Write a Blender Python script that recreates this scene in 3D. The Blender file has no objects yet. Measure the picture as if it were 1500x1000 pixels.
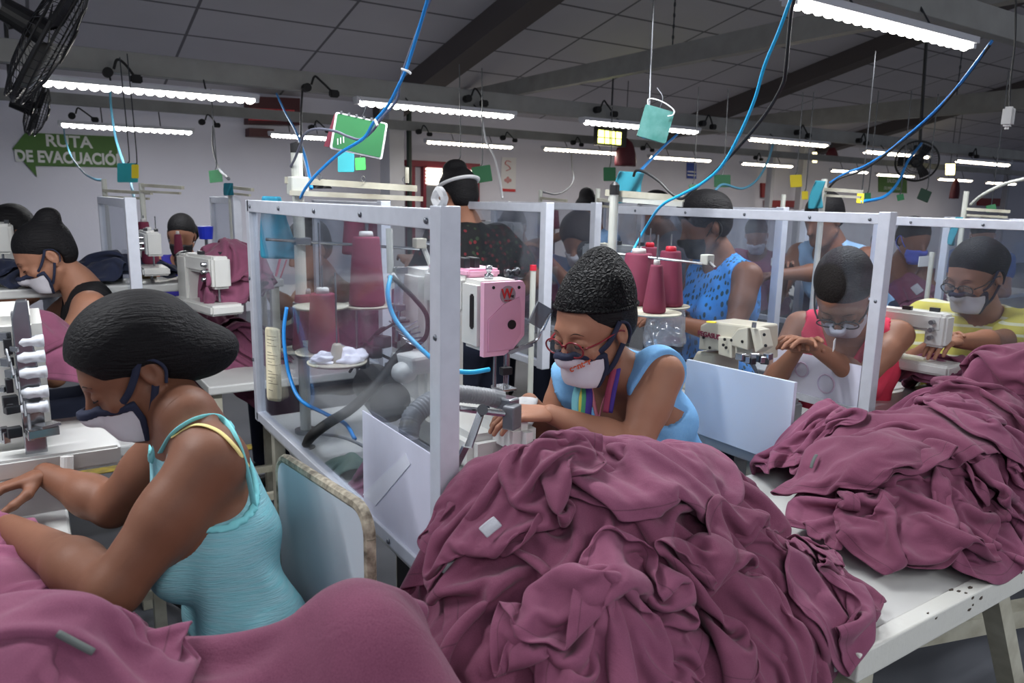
import bpy, bmesh, math, random, zlib, base64
import numpy as np
from mathutils import Vector, Matrix, Quaternion
PI = math.pi
SC = bpy.context.scene
C = SC.collection
V = Vector

# ------------------------------------------------------------------ camera
CAM_H = 1.45
AX = V((0.83795711, 0.08626029, -0.53887572))
AY = V((-0.54539005, 0.16752339, -0.82127072))
AZ = V((0.01943124, 0.9820871, 0.18742292))
FPX = 1093.24
RW = Matrix((AX, AY, AZ))                    # world <- camera
cam = bpy.data.objects.new('camera', bpy.data.cameras.new('camera'))
C.objects.link(cam)
cam.matrix_world = Matrix.Translation((0, 0, CAM_H)) @ RW.to_4x4()
cam.data.sensor_fit = 'HORIZONTAL'
cam.data.sensor_width = 36.0
cam.data.lens = 36.0 * FPX / 1500.0
cam.data.clip_start = 0.05
cam.data.clip_end = 60
cam.data.dof.use_dof = True
cam.data.dof.focus_distance = 1.75
cam.data.dof.aperture_fstop = 7.0
SC.camera = cam
SC.view_settings.view_transform = 'Standard'
SC.view_settings.look = 'None'
SC.view_settings.gamma = 1
SC.view_settings.use_curve_mapping = False
SC.view_settings.exposure = 0.95
SC.cycles.use_denoising = True
SC.cycles.max_bounces = 6
SC.cycles.transparent_max_bounces = 24
SC.cycles.caustics_reflective = False
SC.cycles.caustics_refractive = False
SC.cycles.sample_clamp_indirect = 4.0

# ------------------------------------------------------------------ world
world = bpy.data.worlds.new('world')
SC.world = world
world.use_nodes = True
world.node_tree.nodes['Background'].inputs[0].default_value = (0.55, 0.6, 0.72, 1)
world.node_tree.nodes['Background'].inputs[1].default_value = 0.22
TUBE_W = 8.6        # watts of each long lamp

# ------------------------------------------------------------------ helpers
def ray(px, py):
    return RW @ V((px - 750.0, 500.0 - py, -FPX))
O0 = V((0, 0, CAM_H))
def D(px, py, d):   return O0 + ray(px, py) * (d / FPX)
def atz(px, py, z): r = ray(px, py); return O0 + r * ((z - CAM_H) / r.z)
def aty(px, py, y): r = ray(px, py); return O0 + r * (y / r.y)
def atx(px, py, x): r = ray(px, py); return O0 + r * (x / r.x)

def s2l(c):
    return tuple(((v / 255 / 12.92) if v / 255 <= 0.04045 else ((v / 255 + 0.055) / 1.055) ** 2.4) for v in c) + (1,)

class NT:
    def __init__(s, name):
        s.m = bpy.data.materials.new(name); s.m.use_nodes = True
        s.t = s.m.node_tree; s.n = s.t.nodes; s.l = s.t.links
        s.b = s.n['Principled BSDF']; s.out = s.n['Material Output']
    def node(s, typ, **kw):
        n = s.n.new(typ)
        for k, v in kw.items():
            if k in n.inputs.keys() if isinstance(k, str) else False: n.inputs[k].default_value = v
            else: setattr(n, k, v)
        return n
    def link(s, a, b): s.l.new(a, b)

MATS = {}
def mat(name, rgb, rough=0.6, metal=0.0, noise=0.0, nscale=8.0, bump=0.0, bscale=60.0, col2=None, spec=0.5,
        sss=0.0, stretch=None, bdist=0.004, emit=0.0, kind='noise', alpha=1.0):
    """principled material; noise mixes toward col2 (or a darker tone)"""
    if name in MATS: return MATS[name]
    t = NT(name)
    base = s2l(rgb)
    t.b.inputs['Base Color'].default_value = base
    t.b.inputs['Roughness'].default_value = rough
    t.b.inputs['Metallic'].default_value = metal
    t.b.inputs['Specular IOR Level'].default_value = spec
    if sss: 
        t.b.inputs['Subsurface Weight'].default_value = sss
        t.b.inputs['Subsurface Radius'].default_value = (0.02, 0.008, 0.005)
        t.b.inputs['Subsurface Scale'].default_value = 0.3
    if emit:
        t.b.inputs['Emission Color'].default_value = base
        t.b.inputs['Emission Strength'].default_value = emit
    if noise or bump:
        tc = t.node('ShaderNodeTexCoord'); mp = t.node('ShaderNodeMapping')
        if stretch: mp.inputs['Scale'].default_value = stretch
        t.link(tc.outputs['Object'], mp.inputs['Vector'])
    if noise:
        n = t.node('ShaderNodeTexNoise'); n.inputs['Scale'].default_value = nscale; n.inputs['Detail'].default_value = 5
        t.link(mp.outputs[0], n.inputs['Vector'])
        r = t.node('ShaderNodeMapRange'); r.inputs[1].default_value = 0.35; r.inputs[2].default_value = 0.7
        r.inputs[3].default_value = 0; r.inputs[4].default_value = noise
        t.link(n.outputs[0], r.inputs[0])
        mx = t.node('ShaderNodeMix'); mx.data_type = 'RGBA'
        mx.inputs[6].default_value = base
        c2 = s2l(col2) if col2 else tuple(v * 0.45 for v in base[:3]) + (1,)
        mx.inputs[7].default_value = c2
        t.link(r.outputs[0], mx.inputs[0]); t.link(mx.outputs[2], t.b.inputs['Base Color'])
    if bump:
        if kind == 'voronoi':
            n = t.node('ShaderNodeTexVoronoi'); n.feature = 'DISTANCE_TO_EDGE'
        else:
            n = t.node('ShaderNodeTexNoise'); n.inputs['Detail'].default_value = 4
        n.inputs['Scale'].default_value = bscale
        t.link(mp.outputs[0], n.inputs['Vector'])
        b = t.node('ShaderNodeBump'); b.inputs['Strength'].default_value = bump; b.inputs['Distance'].default_value = bdist
        t.link(n.outputs[0], b.inputs['Height']); t.link(b.outputs[0], t.b.inputs['Normal'])
    MATS[name] = t.m
    return t.m

def emit_mat(name, rgb, strength):
    if name in MATS: return MATS[name]
    m = bpy.data.materials.new(name); m.use_nodes = True
    n = m.node_tree.nodes; n.remove(n['Principled BSDF'])
    e = n.new('ShaderNodeEmission'); e.inputs[0].default_value = s2l(rgb); e.inputs[1].default_value = strength
    m.node_tree.links.new(e.outputs[0], n['Material Output'].inputs[0])
    MATS[name] = m
    return m

def clear_mat(name, tint=(245, 248, 252), haze=0.10, gloss=0.05, hazecol=(200, 205, 215), blotch=0.0, rough=0.08):
    """thin clear sheet: see-through, a little dusty, a little shiny"""
    if name in MATS: return MATS[name]
    m = bpy.data.materials.new(name); m.use_nodes = True
    t = m.node_tree; n = t.nodes; L = t.links; n.remove(n['Principled BSDF'])
    tr = n.new('ShaderNodeBsdfTransparent'); tr.inputs[0].default_value = s2l(tint)
    df = n.new('ShaderNodeBsdfDiffuse'); df.inputs[0].default_value = s2l(hazecol)
    gl = n.new('ShaderNodeBsdfGlossy'); gl.inputs['Roughness'].default_value = rough
    m1 = n.new('ShaderNodeMixShader'); m2 = n.new('ShaderNodeMixShader')
    if blotch:
        tc = n.new('ShaderNodeTexCoord'); no = n.new('ShaderNodeTexNoise'); no.inputs['Scale'].default_value = 5; no.inputs['Detail'].default_value = 4
        L.new(tc.outputs['Object'], no.inputs['Vector'])
        r = n.new('ShaderNodeMapRange'); r.inputs[1].default_value = .45; r.inputs[2].default_value = .7
        r.inputs[3].default_value = haze; r.inputs[4].default_value = haze + blotch
        L.new(no.outputs[0], r.inputs[0]); L.new(r.outputs[0], m1.inputs[0])
    else: m1.inputs[0].default_value = haze
    fr = n.new('ShaderNodeFresnel'); fr.inputs[0].default_value = 1.45
    mm = n.new('ShaderNodeMath'); mm.operation = 'MULTIPLY_ADD'; mm.inputs[1].default_value = 0.35; mm.inputs[2].default_value = gloss * .3
    L.new(fr.outputs[0], mm.inputs[0])
    L.new(tr.outputs[0], m1.inputs[1]); L.new(df.outputs[0], m1.inputs[2])
    L.new(mm.outputs[0], m2.inputs[0]); L.new(m1.outputs[0], m2.inputs[1]); L.new(gl.outputs[0], m2.inputs[2])
    L.new(m2.outputs[0], n['Material Output'].inputs[0])
    MATS[name] = m
    return m

def tag(o, label=None, cat=None, group=None, kind=None):
    if label: o['label'] = label
    if cat: o['category'] = cat
    if group: o['group'] = group
    if kind: o['kind'] = kind
    return o

def thing(name, label, cat, loc=(0, 0, 0), group=None):
    o = bpy.data.objects.new(name, None); C.objects.link(o)
    o.location = loc; o.empty_display_size = 0.05
    o['_l'] = 1
    del o['_l']
    return tag(o, label, cat, group)

def link(me_or_bm, name, m, parent=None, smooth=False):
    if isinstance(me_or_bm, bmesh.types.BMesh):
        me = bpy.data.meshes.new(name); bmesh.ops.recalc_face_normals(me_or_bm, faces=me_or_bm.faces[:]); me_or_bm.to_mesh(me); me_or_bm.free()
    else: me = me_or_bm
    for mm in (m if isinstance(m, (list, tuple)) else [m]): me.materials.append(mm)
    if smooth:
        me.polygons.foreach_set('use_smooth', [True] * len(me.polygons))
    o = bpy.data.objects.new(name, me); C.objects.link(o)
    if parent:
        o.parent = parent
        P = parent; off = V((0, 0, 0))
        while P: off = off + P.location; P = P.parent
        if parent.type == 'EMPTY': o.matrix_parent_inverse = Matrix.Translation(-off)
    return o

def frame_from(d, up=(0, 0, 1)):
    d = V(d).normalized(); u = V(up)
    if abs(d.dot(u)) > 0.98: u = V((1, 0, 0)) if abs(d.x) < .9 else V((0, 1, 0))
    s = d.cross(u).normalized(); u = s.cross(d).normalized()
    return s, u, d

class MB:
    """collects shapes into one mesh (world coordinates)"""
    def __init__(s): s.bm = bmesh.new(); s.mi = 0
    def _f(s, vs):
        try: f = s.bm.faces.new(vs); f.material_index = s.mi; return f
        except ValueError: return None
    def box(s, c, size, rot=None, bev=0.0, taper=1.0):
        hx, hy, hz = size[0] / 2, size[1] / 2, size[2] / 2
        pts = []
        for z, k in ((-hz, 1.0), (hz, taper)):
            for x, y in ((-hx, -hy), (hx, -hy), (hx, hy), (-hx, hy)): pts.append(V((x * k, y * k, z)))
        if rot is not None:
            if not isinstance(rot, Matrix): rot = Matrix.Rotation(rot, 3, 'Z')
            pts = [rot @ p for p in pts]
        v = [s.bm.verts.new(p + V(c)) for p in pts]
        fs = [s._f([v[i] for i in q]) for q in ((3, 2, 1, 0), (4, 5, 6, 7), (0, 1, 5, 4), (1, 2, 6, 5), (2, 3, 7, 6), (3, 0, 4, 7))]
        if bev: 
            es = {e for f in fs for e in f.edges}
            r = bmesh.ops.bevel(s.bm, geom=list(es), offset=bev, segments=2, affect='EDGES')
            for f in r['faces']: f.material_index = s.mi
        return s
    def bar(s, a, b, w, h, up=(0, 0, 1), bev=0.0):
        a, b = V(a), V(b); S, U, Dd = frame_from(b - a, up)
        return s.box((a + b) / 2, (w, h, (b - a).length), Matrix((S, U, Dd)).transposed(), bev)
    def cyl(s, a, b, r1, r2=None, n=16, cap=True):
        a, b = V(a), V(b); r2 = r1 if r2 is None else r2; S, U, _ = frame_from(b - a)
        A = [s.bm.verts.new(a + (S * math.cos(2 * PI * i / n) + U * math.sin(2 * PI * i / n)) * r1) for i in range(n)]
        B = [s.bm.verts.new(b + (S * math.cos(2 * PI * i / n) + U * math.sin(2 * PI * i / n)) * r2) for i in range(n)]
        for i in range(n): s._f((A[i], A[(i + 1) % n], B[(i + 1) % n], B[i]))
        if cap: s._f(A[::-1]); s._f(B)
        return s
    def lathe(s, prof, o=(0, 0, 0), axis=(0, 0, 1), n=24):
        S, U, Dd = frame_from(axis); o = V(o); rings = []
        for r, h in prof:
            rings.append([s.bm.verts.new(o + Dd * h + (S * math.cos(2 * PI * i / n) + U * math.sin(2 * PI * i / n)) * max(r, 1e-4)) for i in range(n)])
        for A, B in zip(rings, rings[1:]):
            for i in range(n): s._f((A[i], A[(i + 1) % n], B[(i + 1) % n], B[i]))
        s._f(rings[0][::-1]); s._f(rings[-1]); return s
    def tube(s, pts, r, n=8, closed=False, flat=1.0):
        pts = [V(p) for p in pts]; rings = []; S = None
        N = len(pts)
        for i, p in enumerate(pts):
            d = (pts[min(i + 1, N - 1)] - pts[max(i - 1, 0)])
            if d.length < 1e-9: d = V((0, 0, 1))
            d.normalize()
            if S is None: S, U, _ = frame_from(d)
            else:
                S = (S - d * S.dot(d)).normalized(); U = S.cross(d) * -1
                U = d.cross(S) * -1
            rr = r[i] if isinstance(r, (list, tuple)) else r
            rings.append([s.bm.verts.new(p + (S * math.cos(2 * PI * k / n) + U * flat * math.sin(2 * PI * k / n)) * rr) for k in range(n)])
        for A, B in zip(rings, rings[1:]):
            for i in range(n): s._f((A[i], A[(i + 1) % n], B[(i + 1) % n], B[i]))
        s._f(rings[0][::-1]); s._f(rings[-1]); return s
    def ball(s, c, r, seg=16, sc=(1, 1, 1), rot=None):
        c = V(c); M = rot or Matrix.Identity(3); rings = []
        nr = max(6, seg // 2)
        for j in range(1, nr):
            t = PI * j / nr
            rings.append([s.bm.verts.new(c + M @ V((math.sin(t) * math.cos(2 * PI * i / seg) * r * sc[0], math.sin(t) * math.sin(2 * PI * i / seg) * r * sc[1], math.cos(t) * r * sc[2]))) for i in range(seg)])
        top = s.bm.verts.new(c + M @ V((0, 0, r * sc[2]))); bot = s.bm.verts.new(c + M @ V((0, 0, -r * sc[2])))
        for i in range(seg): s._f((top, rings[0][i], rings[0][(i + 1) % seg])); s._f((bot, rings[-1][(i + 1) % seg], rings[-1][i]))
        for A, B in zip(rings, rings[1:]):
            for i in range(seg): s._f((A[i], B[i], B[(i + 1) % seg], A[(i + 1) % seg]))
        return s
    def prism(s, poly, thick, M):
        """poly: 2D outline in M's xy, extruded along M's z by thick (centred)"""
        A = [s.bm.verts.new(M @ V((x, y, -thick / 2))) for x, y in poly]
        B = [s.bm.verts.new(M @ V((x, y, thick / 2))) for x, y in poly]
        n = len(poly)
        for i in range(n): s._f((A[i], A[(i + 1) % n], B[(i + 1) % n], B[i]))
        s._f(A[::-1]); s._f(B); return s
    def build(s, name, m, parent=None, smooth=False, bevel=0.0):
        o = link(s.bm, name, m, parent, smooth)
        if bevel:
            b = o.modifiers.new('b', 'BEVEL'); b.width = bevel; b.segments = 2; b.limit_method = 'ANGLE'
        if smooth and bevel == 0: pass
        return o

def basis(o, x, y):
    """4x4 with origin o, x and y axes"""
    x = V(x).normalized(); y = (V(y) - x * x.dot(V(y))).normalized(); z = x.cross(y)
    M = Matrix((x, y, z)).transposed().to_4x4(); M.translation = V(o); return M

def rrect(w, h, r, n=5):
    pts = []
    for cx, cy, a0 in ((w / 2 - r, h / 2 - r, 0), (-w / 2 + r, h / 2 - r, 90), (-w / 2 + r, -h / 2 + r, 180), (w / 2 - r, -h / 2 + r, 270)):
        for i in range(n + 1):
            a = math.radians(a0 + 90 * i / n); pts.append((cx + r * math.cos(a), cy + r * math.sin(a)))
    return pts

def bez(pts, n=10):
    """smooth Catmull-Rom curve through points"""
    pts = [V(p) for p in pts]; P = [pts[0] * 2 - pts[1]] + pts + [pts[-1] * 2 - pts[-2]]; out = []
    for i in range(1, len(P) - 2):
        for k in range(n):
            t = k / n; a, b, c, d = P[i - 1:i + 3]
            out.append(0.5 * ((2 * b) + (c - a) * t + (2 * a - 5 * b + 4 * c - d) * t * t + (3 * b - a - 3 * c + d) * t ** 3))
    out.append(pts[-1]); return out

def children(o): return [c for c in bpy.data.objects if c.parent == o]
def dup(o, delta, label=None, group=None, parent=None, kids=None):
    kids = kids if kids is not None else {}
    if not kids:
        for c in bpy.data.objects:
            if c.parent: kids.setdefault(c.parent.name, []).append(c)
    c = o.copy(); C.objects.link(c)
    if parent: c.parent = parent
    else: c.location = o.location + V(delta)
    if label: c['label'] = label
    if group: c['group'] = group
    for ch in kids.get(o.name, []): dup(ch, (0, 0, 0), parent=c, kids=kids)
    return c

def text(name, s, M, size, m, parent=None, extrude=0.0008, align='CENTER', bold=0.0, sx=1.0):
    cu = bpy.data.curves.new(name, 'FONT'); cu.body = s; cu.size = size; cu.extrude = extrude; cu.align_x = align; cu.align_y = 'CENTER'
    cu.offset = bold; cu.space_character = 1.0
    tmp = bpy.data.objects.new(name, cu); C.objects.link(tmp)
    dg = bpy.context.evaluated_depsgraph_get(); me = bpy.data.meshes.new_from_object(tmp.evaluated_get(dg))
    bpy.data.objects.remove(tmp); bpy.data.curves.remove(cu)
    me.transform(Matrix.Diagonal((sx, 1, 1, 1))); me.transform(M)
    return link(me, name, m, parent)

# ------------------------------------------------------------------ common materials
M_alu = mat('aluminium', (214, 218, 228), 0.38, 0.3, noise=.25, nscale=30, col2=(180, 184, 194))
M_steel = mat('steel', (170, 172, 176), 0.25, 0.95, noise=.3, nscale=20)
M_dsteel = mat('dark_steel', (70, 72, 76), 0.35, 0.8)
M_white = mat('white_enamel', (206, 206, 204), 0.35, noise=.25, nscale=5, col2=(160, 158, 150))
M_table = mat('table_laminate', (205, 206, 204), 0.28, noise=.35, nscale=4, col2=(168, 166, 160))
M_paint = mat('cream_paint', (188, 186, 170), 0.5, noise=.6, nscale=14, col2=(122, 112, 92))
M_black = mat('black_plastic', (22, 22, 24), 0.45)
M_rubber = mat('black_rubber', (14, 14, 15), 0.7)
M_hose = mat('grey_hose', (128, 130, 134), 0.45)
M_blue = mat('blue_cable', (20, 135, 215), 0.4)
M_cyan = mat('cyan_tube', (30, 170, 225), 0.35)
M_navy = mat('navy_cloth', (26, 32, 54), 0.9)
M_glass = clear_mat('clear_acrylic', haze=0.015, blotch=0.05)
M_glass2 = clear_mat('clear_acrylic_far', haze=0.02, blotch=0.03)
M_thread = mat('maroon_thread', (122, 40, 68), 0.75, noise=.4, nscale=300, stretch=(1, 1, 14), bump=.4, bscale=300)
M_pipe = mat('pale_pipe', (196, 198, 190), 0.4, noise=.3, nscale=12, col2=(140, 138, 128))
M_green = mat('green_card', (30, 120, 70), 0.35, noise=.2, nscale=8)
M_green2 = mat('green_folder', (34, 104, 62), 0.6, noise=.2, nscale=8)
M_teal = mat('teal_pouch', (40, 160, 170), 0.5, noise=.25, nscale=10)
M_paper = mat('paper', (225, 226, 228), 0.8)
M_yellow = mat('yellow_note', (222, 200, 40), 0.7)
# ------------------------------------------------------------------ the room
YW = 9.6
def ceil_z(y): return 2.65 + 0.22 * (YW - y)
def ceiling_mat():
    t = NT('ceiling_tiles'); t.b.inputs['Roughness'].default_value = .9
    ge = t.node('ShaderNodeNewGeometry'); sp = t.node('ShaderNodeSeparateXYZ'); t.link(ge.outputs['Position'], sp.inputs[0])
    def edge(sock, off, pitch, w):
        a = t.node('ShaderNodeMath', operation='ADD'); a.inputs[1].default_value = -off + 100 * pitch; t.link(sock, a.inputs[0])
        b = t.node('ShaderNodeMath', operation='MODULO'); b.inputs[1].default_value = pitch; t.link(a.outputs[0], b.inputs[0])
        c = t.node('ShaderNodeMath', operation='LESS_THAN'); c.inputs[1].default_value = w; t.link(b.outputs[0], c.inputs[0]); return c.outputs[0]
    e1 = edge(sp.outputs[0], 1.50, 1.30, .028); e2 = edge(sp.outputs[1], 8.19 - 6.1, .61, .030)
    mx = t.node('ShaderNodeMath', operation='MAXIMUM'); t.link(e1, mx.inputs[0]); t.link(e2, mx.inputs[1])
    n = t.node('ShaderNodeTexNoise'); n.inputs['Scale'].default_value = 1.5; n.inputs['Detail'].default_value = 6; t.link(ge.outputs['Position'], n.inputs['Vector'])
    c1 = t.node('ShaderNodeMix', data_type='RGBA'); c1.inputs[6].default_value = s2l((204, 202, 208)); c1.inputs[7].default_value = s2l((190, 188, 194)); t.link(n.outputs[0], c1.inputs[0])
    c = t.node('ShaderNodeMix', data_type='RGBA'); t.link(c1.outputs[2], c.inputs[6]); c.inputs[7].default_value = s2l((112, 110, 116))
    t.link(mx.outputs[0], c.inputs[0]); t.link(c.outputs[2], t.b.inputs['Base Color'])
    return t.m
m = MB()
y0, x0, x1 = -1.5, -5.0, 30.0
hx0, hx1, hy0, hy1 = 3.02, 3.98, 5.75, 6.36        # missing tiles
for (a, b, c_, d) in ((x0, x1, y0, hy0), (x0, x1, hy1, YW + .1), (x0, hx0, hy0, hy1), (hx1, x1, hy0, hy1)):
    vs = [m.bm.verts.new((x, y, ceil_z(y) + k)) for k in (0, .04) for x, y in ((a, c_), (b, c_), (b, d), (a, d))]
    for q in ((0, 1, 2, 3), (7, 6, 5, 4), (0, 4, 5, 1), (1, 5, 6, 2), (2, 6, 7, 3), (3, 7, 4, 0)): m._f([vs[i] for i in q])
tag(m.build('ceiling', ceiling_mat()), kind='structure')
M_dark = mat('void_shade', (30, 29, 30), .95)
m = MB(); m.box(((hx0 + hx1) / 2, (hy0 + hy1) / 2, ceil_z(6.05) + .35), (1.2, .9, .02)); tag(m.build('trim_1', M_dark), kind='structure')  # dark sheet painting in the unlit space above the missing tiles

tf = NT('concrete_floor'); tf.b.inputs['Roughness'].default_value = .55
ge = tf.node('ShaderNodeNewGeometry'); n = tf.node('ShaderNodeTexNoise'); n.inputs['Scale'].default_value = 2.2; n.inputs['Detail'].default_value = 8; tf.link(ge.outputs['Position'], n.inputs['Vector'])
mx = tf.node('ShaderNodeMix', data_type='RGBA'); mx.inputs[6].default_value = s2l((62, 66, 74)); mx.inputs[7].default_value = s2l((98, 100, 106)); tf.link(n.outputs[0], mx.inputs[0]); tf.link(mx.outputs[2], tf.b.inputs['Base Color'])
m = MB(); m.box((12.5, 4.05, -.03), (35, 11.3, .06)); tag(m.build('floor', tf.m), kind='structure')
M_wall = mat('painted_block_wall', (214, 214, 226), .8, noise=.35, nscale=1.2, col2=(196, 196, 208), bump=.25, bscale=40)
m = MB(); m.box((12.5, YW + .08, 1.4), (35, .16, 2.9)); tag(m.build('wall_back', M_wall), kind='structure')
M_line = mat('yellow_floor_paint', (196, 168, 40), .6, noise=.7, nscale=20, col2=(110, 100, 60))
m = MB(); m.box((2.5, 3.0, .002), (13, .09, .004)); tag(m.build('floor_line', M_line), 'worn yellow walkway line painted on the grey floor', 'floor line')
m = MB(); m.box((2.5, 4.3, .002), (13, .09, .004)); tag(m.build('floor_line', M_line), 'second yellow walkway line painted further back on the floor', 'floor line')
# roof rafters under the sloped ceiling, column
M_raf = mat('dark_rafter', (86, 80, 80), .8)
for i, (xa, w, dz) in enumerate(((4.18, .30, .24), (9.2, .26, .20), (13.6, .26, .2))):
    m = MB(); ya, yb = 0.0, YW
    m.bar((xa, ya, ceil_z(ya) - dz / 2), (xa, yb, ceil_z(yb) - dz / 2), w, dz)
    tag(m.build('trim_%d' % (i + 2), M_raf), kind='structure')
M_col = mat('column_paint', (188, 190, 198), .7, noise=.2, nscale=3)
p = aty(580, 330, 9.0)
m = MB(); m.box((p.x, 9.1, 1.35), (.2, .3, 2.7)); tag(m.build('trim_5', M_col), kind='structure')
p = aty(600, 330, 9.4)
m = MB(); m.cyl((p.x, 9.4, 0), (p.x, 9.4, 2.6), .035, n=12); tag(m.build('trim_6', mat('dark_green_pipe', (40, 56, 50), .5)), kind='structure')

# ------------------------------------------------------------------ raceway beams and their lamps
M_race = mat('raceway_paint', (150, 150, 146), .55, noise=.4, nscale=6, col2=(112, 110, 104))
def beam(name, a, b, w, h, label):
    m = MB(); m.bar(a, b, w, h)
    o = m.build(name, M_race, bevel=.004); return tag(o, label, 'raceway')
RY1, RY2, RY0 = 4.82, 8.0, 1.80
beam('lamp_raceway', (-2.5, RY1 + .08, 2.16), (24, RY1 + .08, 2.14), .07, .12, 'long pale metal raceway carrying the middle row of lamps')
beam('lamp_raceway', (-2.5, RY2 + .08, 2.26), (24, RY2 + .08, 2.22), .07, .10, 'long pale metal raceway over the far row of lamps near the back wall')
beam('lamp_raceway', (.4, RY0 + .09, 2.31), (7, RY0 + .09, 2.29), .07, .12, 'nearest raceway crossing the upper right corner above the brightest lamp')
# beams running toward the back wall
b1a, b1b = aty(1400, 22, 3.6), aty(742, 122, 9.3)
xb = 4.95
A = atx(1400, 15, xb); B_ = atx(760, 119, xb)
zb = (A.z + B_.z) / 2
beam('hanging_raceway', (xb, 1.3, zb), (xb, YW - .02, zb), .10, .17, 'grey raceway hung by chains and running back from the front to the rear wall')
A2 = atx(1500, 145, 9.4); zb2 = A2.z
beam('hanging_raceway', (9.4, 1.5, zb2), (9.4, YW - .02, zb2), .10, .22, 'far right hanging raceway running to the back wall')
def chain(px, py0, y, z0, z1, x=None):
    m = MB(); k = 0; z = z0
    m.cyl((x, y, z0), (x, y, z1), .006, n=6)
    while z < z1 - .03:
        m.tube([(x + (.012 * math.cos(a) if k % 2 else 0), y + (0 if k % 2 else .012 * math.cos(a)), z + .02 + .02 * math.sin(a)) for a in [2 * PI * i / 8 for i in range(9)]], .003, n=5); z += .09; k += 1
    return m
for i, px in enumerate((985, 1236)):
    q = atx(px, 70, xb)
    yy = q.y if i == 0 else 3.2
    o = chain(px, 0, yy, zb + .05, ceil_z(yy), x=xb).build('hanging_chain', M_dsteel)
    tag(o, 'black chain between the ceiling and the hanging raceway, %s one' % ('rear' if i == 0 else 'front'), 'chain')
q = atx(1400, 150, 9.4); tag(chain(0, 0, q.y, zb2 + .05, ceil_z(q.y), x=9.4).build('hanging_chain', M_dsteel), 'black chain holding up the far right hanging raceway', 'chain')

E_tube = emit_mat('lamp_diode_glow', (255, 250, 240), 14.0)
E_warm = emit_mat('lamp_diode_glow_warm', (255, 240, 215), 9.0)
M_house = mat('lamp_housing', (196, 198, 204), .4)
def lamp(x, y, z, label, L=1.2, warm=False, group='long lamps under the raceways', scal=20, bulb=.016, watts=None):
    t = thing('tube_lamp', label, 'lamp', (x + L / 2, y, z), group)
    m = MB(); m.box((x + L / 2, y, z + .018), (L + .05, .075, .028)); m.build('housing', M_house, t, bevel=.003)
    m = MB()
    for i in range(scal):
        m.ball((x + (i + .5) * L / scal, y, z - .006), bulb, 10, (L / scal / 2 / bulb * .98, 1.2, 1.35))
    m.build('diode_row', E_warm if warm else E_tube, t, smooth=True)
    for s in (0, 1):
        m = MB(); m.box((x + s * L + (.012 if s else -.012), y, z - .004), (.024, .05, .022)); m.build('end_cap', M_house, t)
    for k in (.3, .75): MB().cyl((x + k * L, y, z + .03), (x + k * L, y + .06, (2.12 if y > 4 else 2.27) if y < 7 else 2.2), .005, n=6).build('bracket', M_dsteel, t)
    ld = bpy.data.lights.new('lamp_light', 'AREA'); ld.shape = 'RECTANGLE'; ld.size = L; ld.size_y = .06; ld.energy = TUBE_W if watts is None else watts
    ld.color = (1, .93, .84) if warm else (.93, .96, 1.0)
    lo = bpy.data.objects.new('lamp_light', ld); C.objects.link(lo); lo.parent = t; lo.location = (0, 0, -.022)
    return t
far = 'lamps in the far row close to the back wall'; mid = 'lamps in the middle row'
def lampx(x0p, x1p, y, z): a = aty(x0p, 200, y).x; b = aty(x1p, 200, y).x; return a, b - a
names = ['lamp at the left end of the middle row beside the wall fans', 'middle row lamp over the hanging green folder', 'middle row lamp partly behind the shiny teal pouch',
         'middle row lamp right of the long blue and black cables', 'middle row lamp above the dark fan on the right', 'middle row lamp at the right edge of the view']
for (xa, xb_, ya, yb_), nm in zip(((60, 372, 124, 142), (525, 750, 152, 167), (855, 1020, 178, 192), (1097, 1210, 202, 213), (1265, 1360, 220, 230), (1400, 1477, 235, 241)), names):
    a = aty(xa, ya, RY1); b = aty(xb_, yb_, RY1)
    lamp(a.x, RY1, (a.z + b.z) / 2, 'long white ' + nm, L=b.x - a.x, group=None, warm=xa > 900)
names2 = ['above the green arrow sign', 'left of the green hanging folder', 'left of the column', 'over the poster with a large S curve', 'between the lit exit sign and the teal pouch',
          'above the small blue sheet', 'above the yellow square note', 'over the green floor sign board', 'fourth from the right edge', 'at the far right corner']
for i, (xa, xb_, ya, yb_) in enumerate(((90, 280, 185, 190), (397, 487, 197, 202), (625, 750, 208, 214), (797, 905, 216, 225), (952, 1040, 228, 236), (1087, 1160, 238, 244), (1218, 1270, 249, 252), (1285, 1338, 254, 259), (1375, 1423, 261, 265), (1445, 1487, 266, 270))):
    a = aty(xa, ya, RY2); b = aty(xb_, yb_, RY2)
    lamp(a.x, RY2, (a.z + b.z) / 2, 'far row lamp ' + names2[i], L=b.x - a.x, warm=i > 1, group=None, scal=18, bulb=.018)
lamp(2.32, RY0, 2.145, 'brightest and nearest long white lamp in the upper right corner', L=1.2, group=None, watts=TUBE_W * 1.6)
SEE = 'nearest row lamps above and out of the view'
for i, x in enumerate((.55, -1.2)): lamp(x, RY0, 2.145, 'long white lamp overhead in the nearest row, %s' % ('next to the brightest one' if i == 0 else 'over the left machine'), group=SEE, watts=TUBE_W * 2.0)
for x, w_ in ((-1.2, 'leftmost'), (.5, 'second from left'), (2.2, 'third from left'), (3.9, 'rightmost')): lamp(x, -1.0, 2.3, 'long white lamp behind the viewpoint, %s of four' % w_, group='lamps behind the viewpoint', watts=TUBE_W * 1.3)
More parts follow.
